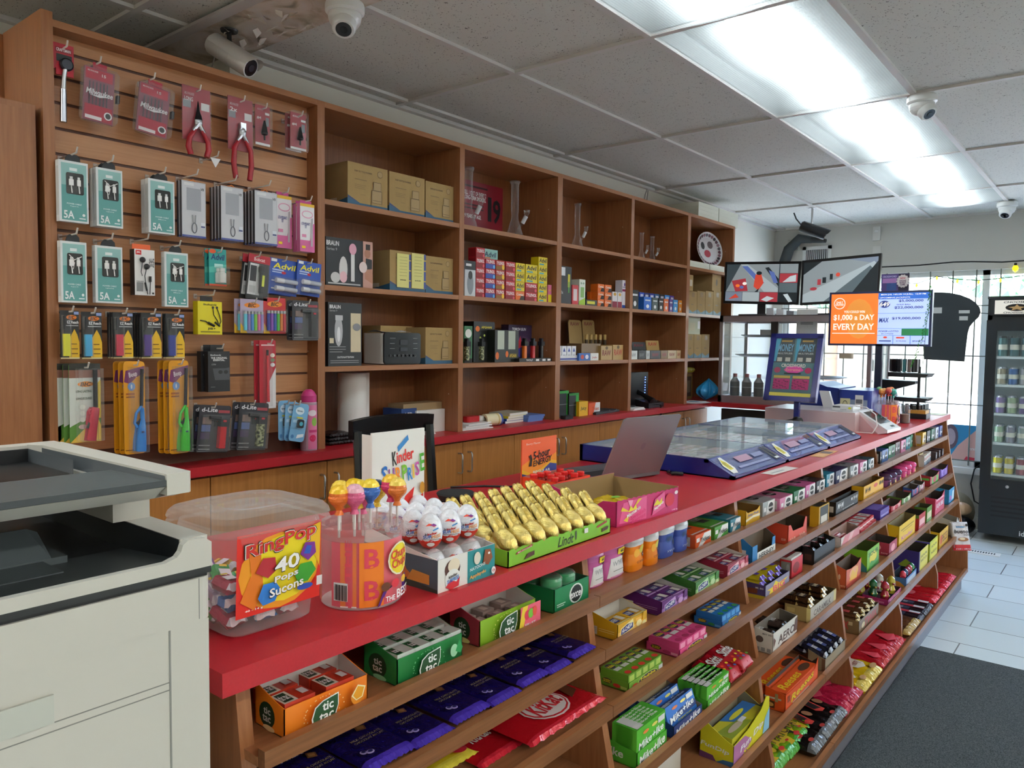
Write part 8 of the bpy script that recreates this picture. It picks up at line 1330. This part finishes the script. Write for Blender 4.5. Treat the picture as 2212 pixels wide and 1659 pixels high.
# ---------------- glass showcase and monitors ----------------
gx0,gx1,gy0,gy1=-2.325,-1.30,5.24,5.72; Z7=1.697
t=thing('glass_showcase','aluminium framed glass showcase on the far red countertop','showcase',((gx0+gx1)/2,gy0,ZC)); al=mat('a8a0a4',.35,.6); oo=Vector(((gx0+gx1)/2,gy0,ZC))
def gs(m,n,mtn=None): m.v=[v-oo for v in m.v]; return m.build(n,t)
m=MB()
for x in (gx0,gx1-.025):
    for y in (gy0,gy1-.025): m.box(x,y,ZC,x+.025,y+.025,Z7,al)
for z0_,z1_ in ((ZC,ZC+.05),(Z7-.045,Z7)):
    m.box(gx0,gy0,z0_,gx1,gy0+.02,z1_,al).box(gx0,gy1-.02,z0_,gx1,gy1,z1_,al).box(gx0,gy0,z0_,gx0+.02,gy1,z1_,al).box(gx1-.02,gy0,z0_,gx1,gy1,z1_,al)
m.box(gx0+.02,gy0+.02,ZC,gx1-.02,gy1-.02,ZC+.045,al).box(gx0+.0,gy0,Z7-.004,gx1,gy1,Z7,mat('b8b2b4',.4)); m.box((gx0+gx1)/2-.14,gy0,ZC+.05,(gx0+gx1)/2-.09,gy0+.02,Z7-.045,mat('1a1a1c',.4)); gs(m,'frame')
for z in (1.255,1.40,1.54): gs(MB().box(gx0+.03,gy0+.04,z,gx1-.03,gy1-.04,z+.006,NAMED['pane']),'glass_shelf')
for a in ((gx0+.02,gy0+.008,gx1-.02,gy0+.011),(gx0+.02,gy1-.011,gx1-.02,gy1-.008),(gx0+.008,gy0+.02,gx0+.011,gy1-.02),(gx1-.011,gy0+.02,gx1-.008,gy1-.02)): gs(MB().box(a[0],a[1],ZC+.05,a[2],a[3],Z7-.045,NAMED['pane']),'glass_pane')
for i in range(6):
    z=ZC+.047; fin(MB().lathe([(0,0),(.033,0),(.035,.005),(.035,.10),(.016,.13),(.014,.14)],mat('2e2c30',.3),n=16,caps=False,mts=[mat('2e2c30',.3),mat('2e2c30',.3),mat('3a3638',.3),mat('b0a8a8',.2,.6),mat('b0a8a8',.2,.6)]).lathe([(.0155,.135),(.0155,.158),(0,.16)],mat('8a2428',.4),n=14,caps=False).lathe([(.0353,.06),(.0353,.065)],mat('8a8488',.4),n=16,caps=False),'dark_bottle','dark bottle with red cap in the glass showcase, %s from the left'%rc(i),'bottle',(-2.24+.088*i,5.34,z),0,'dark bottles in the showcase')
for k,(z,x0,n) in enumerate(((1.407,-2.1,'middle'),(1.547,-2.06,'top'),(1.262,-1.7,'bottom'))): fin(MB().lathe([(0,.0),(.15,.0),(.19,.012),(.188,.016),(.15,.004),(0,.004)],mat('8a868a',.3,.7),n=24,caps=False),'serving_tray','round silver serving tray on the %s glass shelf'%n,'tray',(x0,5.48,z))
for i,(x,z,c,n) in enumerate(((-2.0,1.426,'b87a5a','brown'),(-1.9,1.426,'c8c8cc','white'),(-1.62,1.548,'e0dcd4','cream'),(-1.55,1.407,'c8a888','tan'),(-2.1,1.565,'d8d4d0','pale'))): fin(MB().rbox(0,0,0,.08,.06,.035,.01,mat(c,.5)),'food_pack','small %s pack inside the glass showcase'%n,'pack',(x,5.42,z))
fin(MB().box(0,0,0,.14,.004,.19,mat('dcdcda',.6)).art('r,.2,.5,.8,.53,888;r,.2,.45,.8,.48,888',plane((0,0,0),(.14,0,0),(0,0,.19)),.7),'paper_notice','white notice standing inside the upper part of the glass showcase','notice',(-1.80,5.30,1.548-.0))
def monitor(px,label,art,pl,hpl=True):
    a,b_,c_,d_=[at(x,y,1,5.36) for x,y in px]; O=Vector(((c_.x+d_.x)/2,5.36,Z7)); t=thing('monitor',label,'monitor',tuple(O))
    P=[d_-O,c_-O,b_-O,a-O]; U=P[1]-P[0]; V=P[3]-P[0]; N=U.cross(V).normalized()
    slab(MB(),P[0],U,V,N,.03,mat('17191c',.35)).build('housing',t)
    m=MB(); m.art(art,lambda u,v,e:P[0]+U*(.03+.94*u)+V*(.06+.88*v)+N*(.0006+e),U.length/V.length); m.build('picture',t)
    zc=(P[0].z+P[1].z)/2; MB().box(-.03,.035,0,.03,.06,zc+.1,mat('2a2c30',.3)).build('neck',t); MB().prism(rrect(-.14,-.06,.14,.12,.03),'z',0,.012,mat('5a5c60',.3,.5)).build('stand',t)
e=lambda n,h: NAMED.__setitem__(n,em(h,.8))
for n,h in (('s1','8a9498'),('s2','5a686e'),('s3','3a464c'),('s4','d04a38'),('s5','a8b4b8'),('s6','20282c'),('s7','5a70b0'),('s8','a83a44'),('s9','7a8698'),('s0','c0ccd0')): e(n,h)
monitor(((1567,566),(1729,564),(1725,659),(1562,655)),'black monitor showing nine small security camera views, left on the showcase','r,0,0,1,1,s3;p,0,.26,.2,1,.75,1,.75,.26,s1;p,.2,1,.3,1,.75,.35,.75,.26,.55,.26,s5;p,.22,.95,.3,.95,.55,.5,.48,.45,s7;p,.08,.55,.28,.62,.32,.28,.14,.26,s8;e,.17,.42,.03,.04,or1;e,.23,.38,.03,.04,s7;e,.27,.48,.03,.04,wt1;p,.40,.4,.42,.72,.50,.74,.54,.5,.47,.3,s4;e,.47,.76,.04,.05,s6;p,.42,.26,.48,.36,.46,.22,s6;p,.55,.9,.6,.92,.75,.6,.75,.4,s6;p,.6,.84,.68,.78,.74,.5,.68,.5,s7;r,.76,.76,1,1,s1;r,.76,.51,1,.75,s8;p,.8,.52,.9,.68,.98,.72,.98,.54,s0;r,.76,.26,1,.5,s2;r,0,0,.245,.25,s9;p,.05,.05,.15,.2,.2,.1,s4;r,.25,0,.49,.25,s5;r,.5,0,.745,.25,s8;p,.52,.05,.6,.15,.7,.1,.6,.0,s0;r,.75,0,1,.25,s6;p,.82,.2,.88,.22,.95,.02,.9,.0,s0;r,.748,0,.755,1,s3;r,0,.25,1,.257,s3',0)
monitor(((1733,563),(1904,557),(1898,650),(1728,660)),'black monitor showing an empty street from above, right on the showcase','r,0,0,1,1,s9;p,0,.2,0,1,.6,1,.95,.85,s1;p,0,.7,0,1,.25,1,s6;p,0,.0,0,.2,.95,.9,1,.8,.3,0,s5;p,.3,0,.9,.8,1,.6,.55,0,s2;p,.55,0,.8,.35,.9,.7,1,.75,1,0,s3;p,.60,.0,1,.9,1,0,s6;r,.20,.42,.25,.56,s8;r,.27,.46,.32,.6,s6;r,.37,.53,.41,.67,s6;e,.48,.64,.03,.05,s4;e,.15,.33,.05,.04,s8',0)
for i,(x,c,n) in enumerate(((-2.0,'c8ccd4','pale blue'),(-1.93,'d8d8dc','white'),(-1.86,'8a8a92','grey'))): fin(MB().box(0,0,0,.05,.06,.05-.01*i,mat(c,.4)),'small_item','small %s box on top of the glass showcase below the monitors'%n,'small box',(x,5.27,Z7))
# ---------------- drinks cooler ----------------
fx0,fx1,fy,fz=-.885,-.28,6.84,1.88; t=thing('drinks_cooler','tall black glass door drinks cooler with a lit silver header','drinks cooler',((fx0+fx1)/2,fy,0)); oo=Vector(((fx0+fx1)/2,fy,0)); kb=mat('1c2226',.35)
def fr_(m,n,par=None): m.v=[v-oo for v in m.v]; return m.build(n,par or t)
m=MB(); m.box(fx0,fy+.04,.06,fx0+.03,fy+.37,fz,kb).box(fx1-.03,fy+.04,.06,fx1,fy+.37,fz,kb).box(fx0+.03,fy+.36,.06,fx1-.03,fy+.37,fz,mat('b8c4c8',.5)).box(fx0,fy+.01,fz-.02,fx1,fy+.37,fz,kb).box(fx0,fy+.02,.06,fx1,fy+.37,.40,kb).box(fx0,fy+.04,1.70,fx1,fy+.30,1.74,kb).box(fx0+.03,fy+.06,.40,fx0+.034,fy+.36,1.7,mat('c0ccd0',.4)); fr_(m,'cabinet')
m=MB(); 
for k in range(5): m.box(fx0+.08,fy+.0185,.20+.035*k,fx1-.08,fy+.0199,.215+.035*k,mat('0a0c0e',.5))
m.art('t,idw,.87,.10,.22,.12,c8ccd0',plane((fx0,fy+.0195,.06),(fx1-fx0-.25,0,0),(0,0,.34)),1.); fr_(m,'lower_grille')
d=MB(); d.box(fx0,fy,.40,fx0+.07,fy+.035,1.70,kb).box(fx1-.07,fy,.40,fx1,fy+.035,1.70,kb).box(fx0+.07,fy,.40,fx1-.07,fy+.035,.49,kb).box(fx0+.07,fy,1.62,fx1-.07,fy+.035,1.70,kb); do=fr_(d,'door')
fr_(MB().box(fx0+.07,fy+.012,.49,fx1-.07,fy+.016,1.62,NAMED['pane']),'glass',do); fr_(MB().ell(((fx0+fx1)/2-.12,fy-.001,.44),(.012,.002,.012),mat('c8c8c8',.3,.8),10,6),'badge',do)
m=MB().box(fx0+.02,fy-.005,1.735,fx1-.02,fy+.04,fz-.022,kb); m.art('r,.05,.08,.97,.92,hd;t,CHOOSE YOUR,.36,.80,.42,.12,222,.2;t,CHOISISSEZ VOTRE,.36,.17,.42,.1,222,.2;e,.30,.47,.13,.22,1a1410;p,.30,.66,.325,.53,.40,.50,.345,.42,.36,.29,.30,.37,.24,.29,.255,.42,.20,.50,.275,.53,c8a068;e,.66,.47,.13,.22,c02838;t,W,.66,.47,.12,.16,f0f0f0',plane((fx0+.02,fy-.005,1.735),(fx1-fx0-.04,0,0),(0,0,fz-1.757)),4.2) if NAMED.__setitem__('hd',mat('cfcac0',.4,emit=.5)) is None else 0; fr_(m,'header_sign')
shz=[.52,.76,.985,1.205,1.42]
for z in shz: fr_(MB().box(fx0+.04,fy+.06,z-.008,fx1-.04,fy+.34,z,mat('d8e4e4',.3)).box(fx0+.04,fy+.055,z-.012,fx1-.04,fy+.061,z+.006,mat('e4f0f0',.3)),'wire_shelf')
fr_(MB().tube([(fx0+.045,fy+.055,.5),(fx0+.045,fy+.055,1.6)],.006,mat('e8f4ff',.5,emit=5),6),'led_strip')
cans=[(.52,['c8c020','c8b828','8a3a4a','b8b0b0'],'yellow and red'),(.76,['9ab89a','8a8a9a','a0b0b0'],'pale green'),(.985,['7a6aa0','a0b890','6a5a90'],'purple and green'),(1.205,['a09880','2a5a9a','b8b8b8'],'patterned'),(1.42,['3a6a6a','2a5a60','3a6a70','2a5058'],'dark teal')]
for z,cs_,nm in cans:
    for i,c in enumerate(cs_):
        for k in range(2):
            hh=.14 if z<1.4 else .16; o=fin(MB().lathe([(.024,0),(.030,.008),(.030,hh-.014),(.024,hh-.002),(.022,hh)],mat(c,.2,.3),n=18,mts=[mat('b8b8bc',.2,.8),mat(c,.2,.3),mat('b8b8bc',.2,.8),mat('b8b8bc',.2,.8)]).lathe([(.0303,hh*.35),(.0303,hh*.6)],mat('d8d8c8',.4),n=18,caps=False),'drink_can','%s drink can on the %s cooler shelf, %s %s'%(nm,{.52:'bottom',.76:'second',.985:'third',1.205:'fourth',1.42:'top'}[z],rc(i),('in front','behind')[k]),'drink can',(fx0+.10+.075*i,fy+.11+.09*k,z),0,'cans in the drinks cooler')
# bags on the floor by the cooler
random.seed(4)
for i,(x,y,s,c,n) in enumerate(((-1.02,6.95,.10,'15181c','black glossy bag low against the cooler side'),(-1.10,7.08,.15,'8a8470','grey cream sack behind the black bag by the window wall'),(-1.02,6.98,.07,'b89878','tan paper bag on top of the black one beside the cooler'))):
    m=MB(); mt=wrap(c) if i!=1 else mat(c,.8,bump=1,bs=30); m.grid(lambda u,v:(s*math.sin(PI*v)*(1+.12*math.sin(5*2*PI*u+i))*math.cos(2*PI*u),s*.8*math.sin(PI*v)*(1+.1*math.sin(4*2*PI*u))*math.sin(2*PI*u),s*(1-math.cos(PI*v))*(.75 if i!=1 else 1.1)),24,12,mt); fin(m,'floor_bag',n,'bag',(x,y,.003 if i!=2 else .153))
fin(MB().tube([(-.90,7.20,.35),(-.93,7.18,.55),(-.97,7.2,.50),(-.99,7.2,.38),(-.96,7.2,.24),(-.89,7.2,.2)],.006,'1a1a1a',6),'power_cable','black cable looping out of the cooler side by the window wall','cable',(0,0,0))
# window things: board, posters, fairy lights
a=at(2016,634,1,6.9); 
def Wp(px,py,y=6.95): p=at(px,py,1,y); return (p.x,p.z)
P=[Wp(*q) for q in ((1996,776),(2083,781),(2086,752),(2090,720),(2094,706),(2104,694),(2114,685),(2118,674),(2116,664),(2108,654),(2095,645),(2075,637),(2050,632),(2016,631),(1992,636),(1978,648),(1972,664),(1976,680),(1986,694),(1992,710))]
cx_=sum(p[0] for p in P)/len(P); m=MB(); bp_=mat('2c3438',.7); V=[(p[0]-cx_,p[1]) for p in P]
m.prism([(z,x) for x,z in V],'y',0,.012,bp_)
zt=V[9][1]; m.box(-.02,0,0,-.02,0,0,bp_) if 0 else None
for (qx,qy,qx2,qy2) in ((2014,664,2035,677),(2071,670,2095,677),(2072,683,2091,692)):
    aa=Wp(qx,qy2); bb=Wp(qx2,qy); m.box(aa[0]-cx_,-.0015,aa[1],bb[0]-cx_,-.0005,bb[1],mat('c4c6c4',.6))
fin(m,'hanging_board','large black bread loaf shaped board hanging in front of the window','board',(cx_,6.95,0))
pk=Wp(2047,600,7.2); p1_=Wp(2088,641); p2_=Wp(2003,634)
fin(MB().tube([(p2_[0],6.955,p2_[1]),(pk[0],7.20,pk[1]+.01),(p1_[0],6.955,p1_[1])],.003,mat('3a4a48',.6),5),'hanging_string','dark strings holding the black board from the window top','string',(0,0,0))
p=MB(); aa=at(2050,1005,1,7.31); bb=at(2125,921,1,7.31); w=bb.x-aa.x+.25; h=bb.z-aa.z; p.box(0,0,0,w,.002,h,mat('3a9ad0',.5)); p.art('p,.0,.2,.12,.5,.45,1,.6,.95,.6,.6,.3,.0,.0,.0,e8b8b0;e,.52,.75,.08,.14,e04a70;p,.4,0,.6,.75,1,1,1,.3,.8,.1,e04a80;p,.15,0,.25,.25,.6,.2,.9,.0,d83a50;t,maynards,.5,.45,.45,.1,f4f0f0,.1,4;t,swedish/nberries,.7,.3,.3,.16,f0b0c8;p,.4,0,1,.3,1,0,2a7ac0;e,.0,.7,.12,.3,6a5a6a;e,.0,.7,.08,.2,b8a8b8',plane((0,0,0),(w,0,0),(0,0,h)),w/h); fin(p,'window_poster','blue and pink sweets poster at the bottom of the far window','poster',(aa.x,7.312,aa.z))
aa=at(1873,801,1,7.30); fin(MB().box(0,0,0,.055,.002,.11,mat('7a5a5e',.6)).art('r,.2,.1,.8,.6,9a8084',plane((0,0,0),(.055,0,0),(0,0,.11)),.5),'window_notice','small mauve notice on the window pane behind the terminal','notice',(aa.x,7.30,aa.z))
# fairy light strings: the wire and each bulb as parts
t=thing('fairy_lights','dark fairy light string with small yellow bulbs across the window top','fairy lights',(-1.2,7.18,2.0))
pts=[(-1.75,7.19,2.09),(-1.62,7.19,2.04),(-1.45,7.19,2.02),(-1.3,7.19,2.075),(-1.15,7.19,2.045),(-1.0,7.19,2.03),(-.85,7.19,2.04),(-.6,7.19,2.065),(-.3,7.19,2.02)]
MB().tube([Vector(q)-Vector((-1.2,7.18,2.0)) for q in pts],.0035,mat('2c4a3c',.6),5).build('wire',t)
for i,q in enumerate(pts): MB().lathe([(0,0),(.008,-.006),(.010,-.018),(.006,-.03),(0,-.034)][::-1],mat('f0d040',.3,emit=1.5),Vector(q)-Vector((-1.2,7.18,1.999)),8,caps=False).build('bulb',t)
t=thing('fairy_lights','lower dark fairy light string at the middle bar beside the cooler','fairy lights',(-1.0,7.18,1.75)); MB().tube([(-.3,0,.0),(-.1,0,.03),(.1,0,.01),(.2,0,0)],.0035,mat('2c4a3c',.6),5).build('wire',t)
for q in (-.2,-.05,.1): MB().lathe([(0,-.034),(.010,-.018),(.008,-.006),(0,0)],mat('f0d040',.3,emit=1.5),(q,0,.015),8,caps=False).build('bulb',t)
t=thing('wall_cable','black cable run along the top of the window with one yellow bulb','cable',(-1.2,7.255,2.25)); y=7.25
q=[at(x_,y_,1,y) for x_,y_ in ((1900,577),(1985,573),(2060,566),(2100,565),(2165,566),(2212,563),(2260,560))]; MB().tube([v-Vector((-1.2,7.255,2.25)) for v in q],.006,mat('1c1e20',.5),6).build('wire',t)
v=at(2194,568,1,y-.01)-Vector((-1.2,7.255,2.25)); MB().tube([v,v-Vector((0,0,.02))],.01,'222',8).lathe([(0,-.075),(.018,-.06),(.022,-.04),(.012,-.02)],mat('f4e020',.3,emit=1.2),v,12,caps=False).build('bulb',t)
# ---------------- cameras and wall fittings ----------------
def dome(px,py,lab,dirx,diry,s=1.,two=False,col='dcdcda'):
    p=at(px,py,2,CH); wt=mat(col,.3); t=thing('dome_camera',lab,'security camera',(p.x,p.y,CH)); MB().lathe([(.052*s,0),(.054*s,-.006*s),(.054*s,-.024*s),(.048*s,-.030*s)][::-1],wt,n=28).build('mount',t)
    d=Vector((dirx,diry,-.75)).normalized(); c=Vector((0,0,-.035*s)); b=MB().ell(c,(.046*s,.046*s,.042*s),wt,24,14); b.tube([c+d*.02*s,c+d*.052*s,c+d*.056*s],[.034*s,.032*s,.028*s],wt,24); b.build('ball',t)
    l=MB(); e_=c+d*.0565*s; l.tube([e_-d*.004,e_+d*.0006],.022*s,mat('2a2a2e',.1),20).tube([e_,e_+d*.003],.010*s,mat('0c0c10',.05),14)
    if two:
        sd=d.cross(Vector((0,0,1))).normalized()*.013*s; l.tube([e_+sd,e_+sd+d*.004],.008*s,'0c0c10',12).tube([e_-sd,e_-sd+d*.004],.008*s,'0c0c10',12)
    l.build('lens',t); return t
dome(745,8,'white dome camera on the ceiling beside the stained board','.4' and .35,-.35,1.15); dome(1992,208,'white dome camera beside the row of ceiling lights',.55,-.3,1.1); dome(2176,437,'small white dome camera with twin lenses near the far wall',-.1,-.5,1.25,True)
def bullet(name,lab,base,d,L,r,col,metal,drop,visor=True):
    p=base; mt=mat(col,.3,metal); t=thing(name,lab,'security camera',tuple(p)); d=Vector(d).normalized()
    bk_=mat('1c1c1e',.4) if metal>.15 else mat('c8c8c8',.3,.8); MB().lathe([(.028,-.006),(.03,0)],bk_,n=20).tube([(0,0,0),(0,0,-drop)],.008,bk_,10).ell((0,0,-drop),(.013,.013,.013),bk_,10,6).build('bracket',t)
    c=Vector((0,0,-drop-r)); a=c-d*L*.45; b=c+d*L*.55
    MB().tube([a,a+d*.006,b-d*.02,b],[r*.9,r,r,r*.94],mt,28).tube([b-d*L*.42,b-d*L*.42+d*.002],r*1.02,mt,28).build('body',t)
    u=Vector((0,0,1)); sd=d.cross(u).normalized(); uu=sd.cross(d).normalized()
    if visor: MB().grid(lambda q,v:c-d*L*.4+d*(L*1.08)*v*(1-.12*(abs(q-.5)*2)**2)+(sd*math.sin((q-.5)*3.0)+uu*math.cos((q-.5)*3.0))*r*1.12,14,4,mt).build('sunshade',t)
    MB().tube([b-d*.002,b+d*.001],r*.8,mat('1a1a1e',.1),24).tube([b,b+d*.004],r*.35,mat('303038',.1),16).build('lens',t)
    return t
p=at(495,103,2,CH); p.x=-2.62; p.y=ypx(495,-2.62,CH-.005); bullet('bullet_camera','silver bullet camera hanging under the stained ceiling board above the shelving',Vector((-2.47,ypx(495,-2.47,CH-.005),CH-.012)),(.66,.30,-.46),.18,.036,'e0dcd8',.25,.045)
p=at(1755,449,2,CH); bullet('bullet_camera','black bullet camera on a silver stem below the ceiling near the far corner',Vector((p.x,p.y,CH)),(.85,.25,-.35),.20,.042,'1c1e22',.1,.13)
fin(MB().tube([(0,0,0),(-.06,.02,-.01),(-.10,.03,-.05),(-.05,.05,-.09),(.0,.08,-.1)],.003,mat('a8a4a0',.4),5),'camera_cable','thin grey wire from the ceiling to the silver bullet camera','cable',(-2.66,1.55,CH-.01))
p=at(1715,460,2,CH); fin(MB().tube([(0,0,0),(.02,.0,-.05),(.06,.0,-.10),(.1,0,-.115)],.006,mat('2a2a2c',.4),6),'camera_cable','black lead and connector beside the black bullet camera','cable',(p.x,p.y,CH))
y=FY-.001
def wp(px,py): return at(px,py,1,y)
a=wp(1734,568); b_=wp(1797,530); z0=a.z-.05
t=thing('wall_vent','white framed wall vent grille with dark slots above the monitors','vent',((a.x+b_.x)/2,y,z0)); w=(b_.x-a.x)/2; h=b_.z-z0
m=MB(); m.box(-w,-.012,0,-w+.03,0,h,mat('dcdcd8',.4)).box(w-.03,-.012,0,w,0,h,mat('dcdcd8',.4)).box(-w,-.012,h-.03,w,0,h,mat('dcdcd8',.4)).box(-w,-.012,0,w,0,.03,mat('dcdcd8',.4)); m.build('frame',t); MB().box(-w+.03,-.004,.03,w-.03,0,h-.03,mat('26282a',.6)).build('opening',t); m=MB()
for i in range(11): xx=-w+.04+(2*w-.08)*i/10; m.box(xx-.003,-.010,.03,xx+.003,-.004,h-.03,mat('d8d8d4',.4))
m.build('slats',t)
p=wp(1716,530); fin(MB().rbox(-.055,-.03,-.055,.055,0,.055,.008,mat('b8b6ae',.6),axis='y') if 0 else MB().box(-.05,-.035,-.055,.05,0,.055,mat('b8b6ae',.6)).ell((-.038,-.036,.042),(.004,.002,.004),'888',6,4).ell((.038,-.036,-.042),(.004,.002,.004),'888',6,4),'junction_box','grey square junction box on the far wall left of the vent','junction box',(p.x,y,p.z))
fin(MB().tube([(-2.60,7.22,2.02),(-2.60,7.22,2.2),(-2.54,7.21,2.38),(-2.44,7.2,2.47),(-2.33,7.2,2.45)],[.05,.05,.05,.045,.03],mat('3a4042',.6,bump=.6,bs=60),12).tube([(-2.33,7.19,2.45),(-2.2,7.18,2.43)],[.03,.018],'2a2c2e',10),'duct_bundle','dark wrapped cable duct bending up in the far corner','duct',(0,0,0))
p=wp(1895,505); fin(MB().box(-.03,-.025,-.06,.03,0,.06,mat('d4d2cc',.5)).ell((0,-.026,.02),(.018,.008,.012),mat('dcdcd8',.4),12,6),'motion_sensor','white motion sensor high on the far wall','sensor',(p.x,y,p.z))
p=wp(1895,545); fin(MB().box(-.032,-.02,-.06,.032,0,.05,mat('cfccc6',.5)),'conduit_cover','pale vertical conduit cover on the far wall behind the right monitor','conduit',(p.x,y,p.z))
fin(MB().tube([(0,0,0),(.01,.02,-.1),(.02,.1,-.24),(.02,.18,-.36)],.0025,mat('8a8884',.5),5),'wall_wire','thin grey wire hanging down the left wall beyond the shelving','wire',(WX+.004,5.95,2.5))
fin(MB().tube([(0,0,.0),(.01,.03,.05),(0,.06,.10),(.01,.07,.14)],.004,mat('b8b4ae',.5),5).tube([(0,.03,.0),(.02,.05,.06),(.01,.08,.13)],.004,mat('b8b4ae',.5),5),'shelf_cable','grey cables rising from the shelving top to the ceiling','cable',(-2.60,4.55,TOPZ+.003))
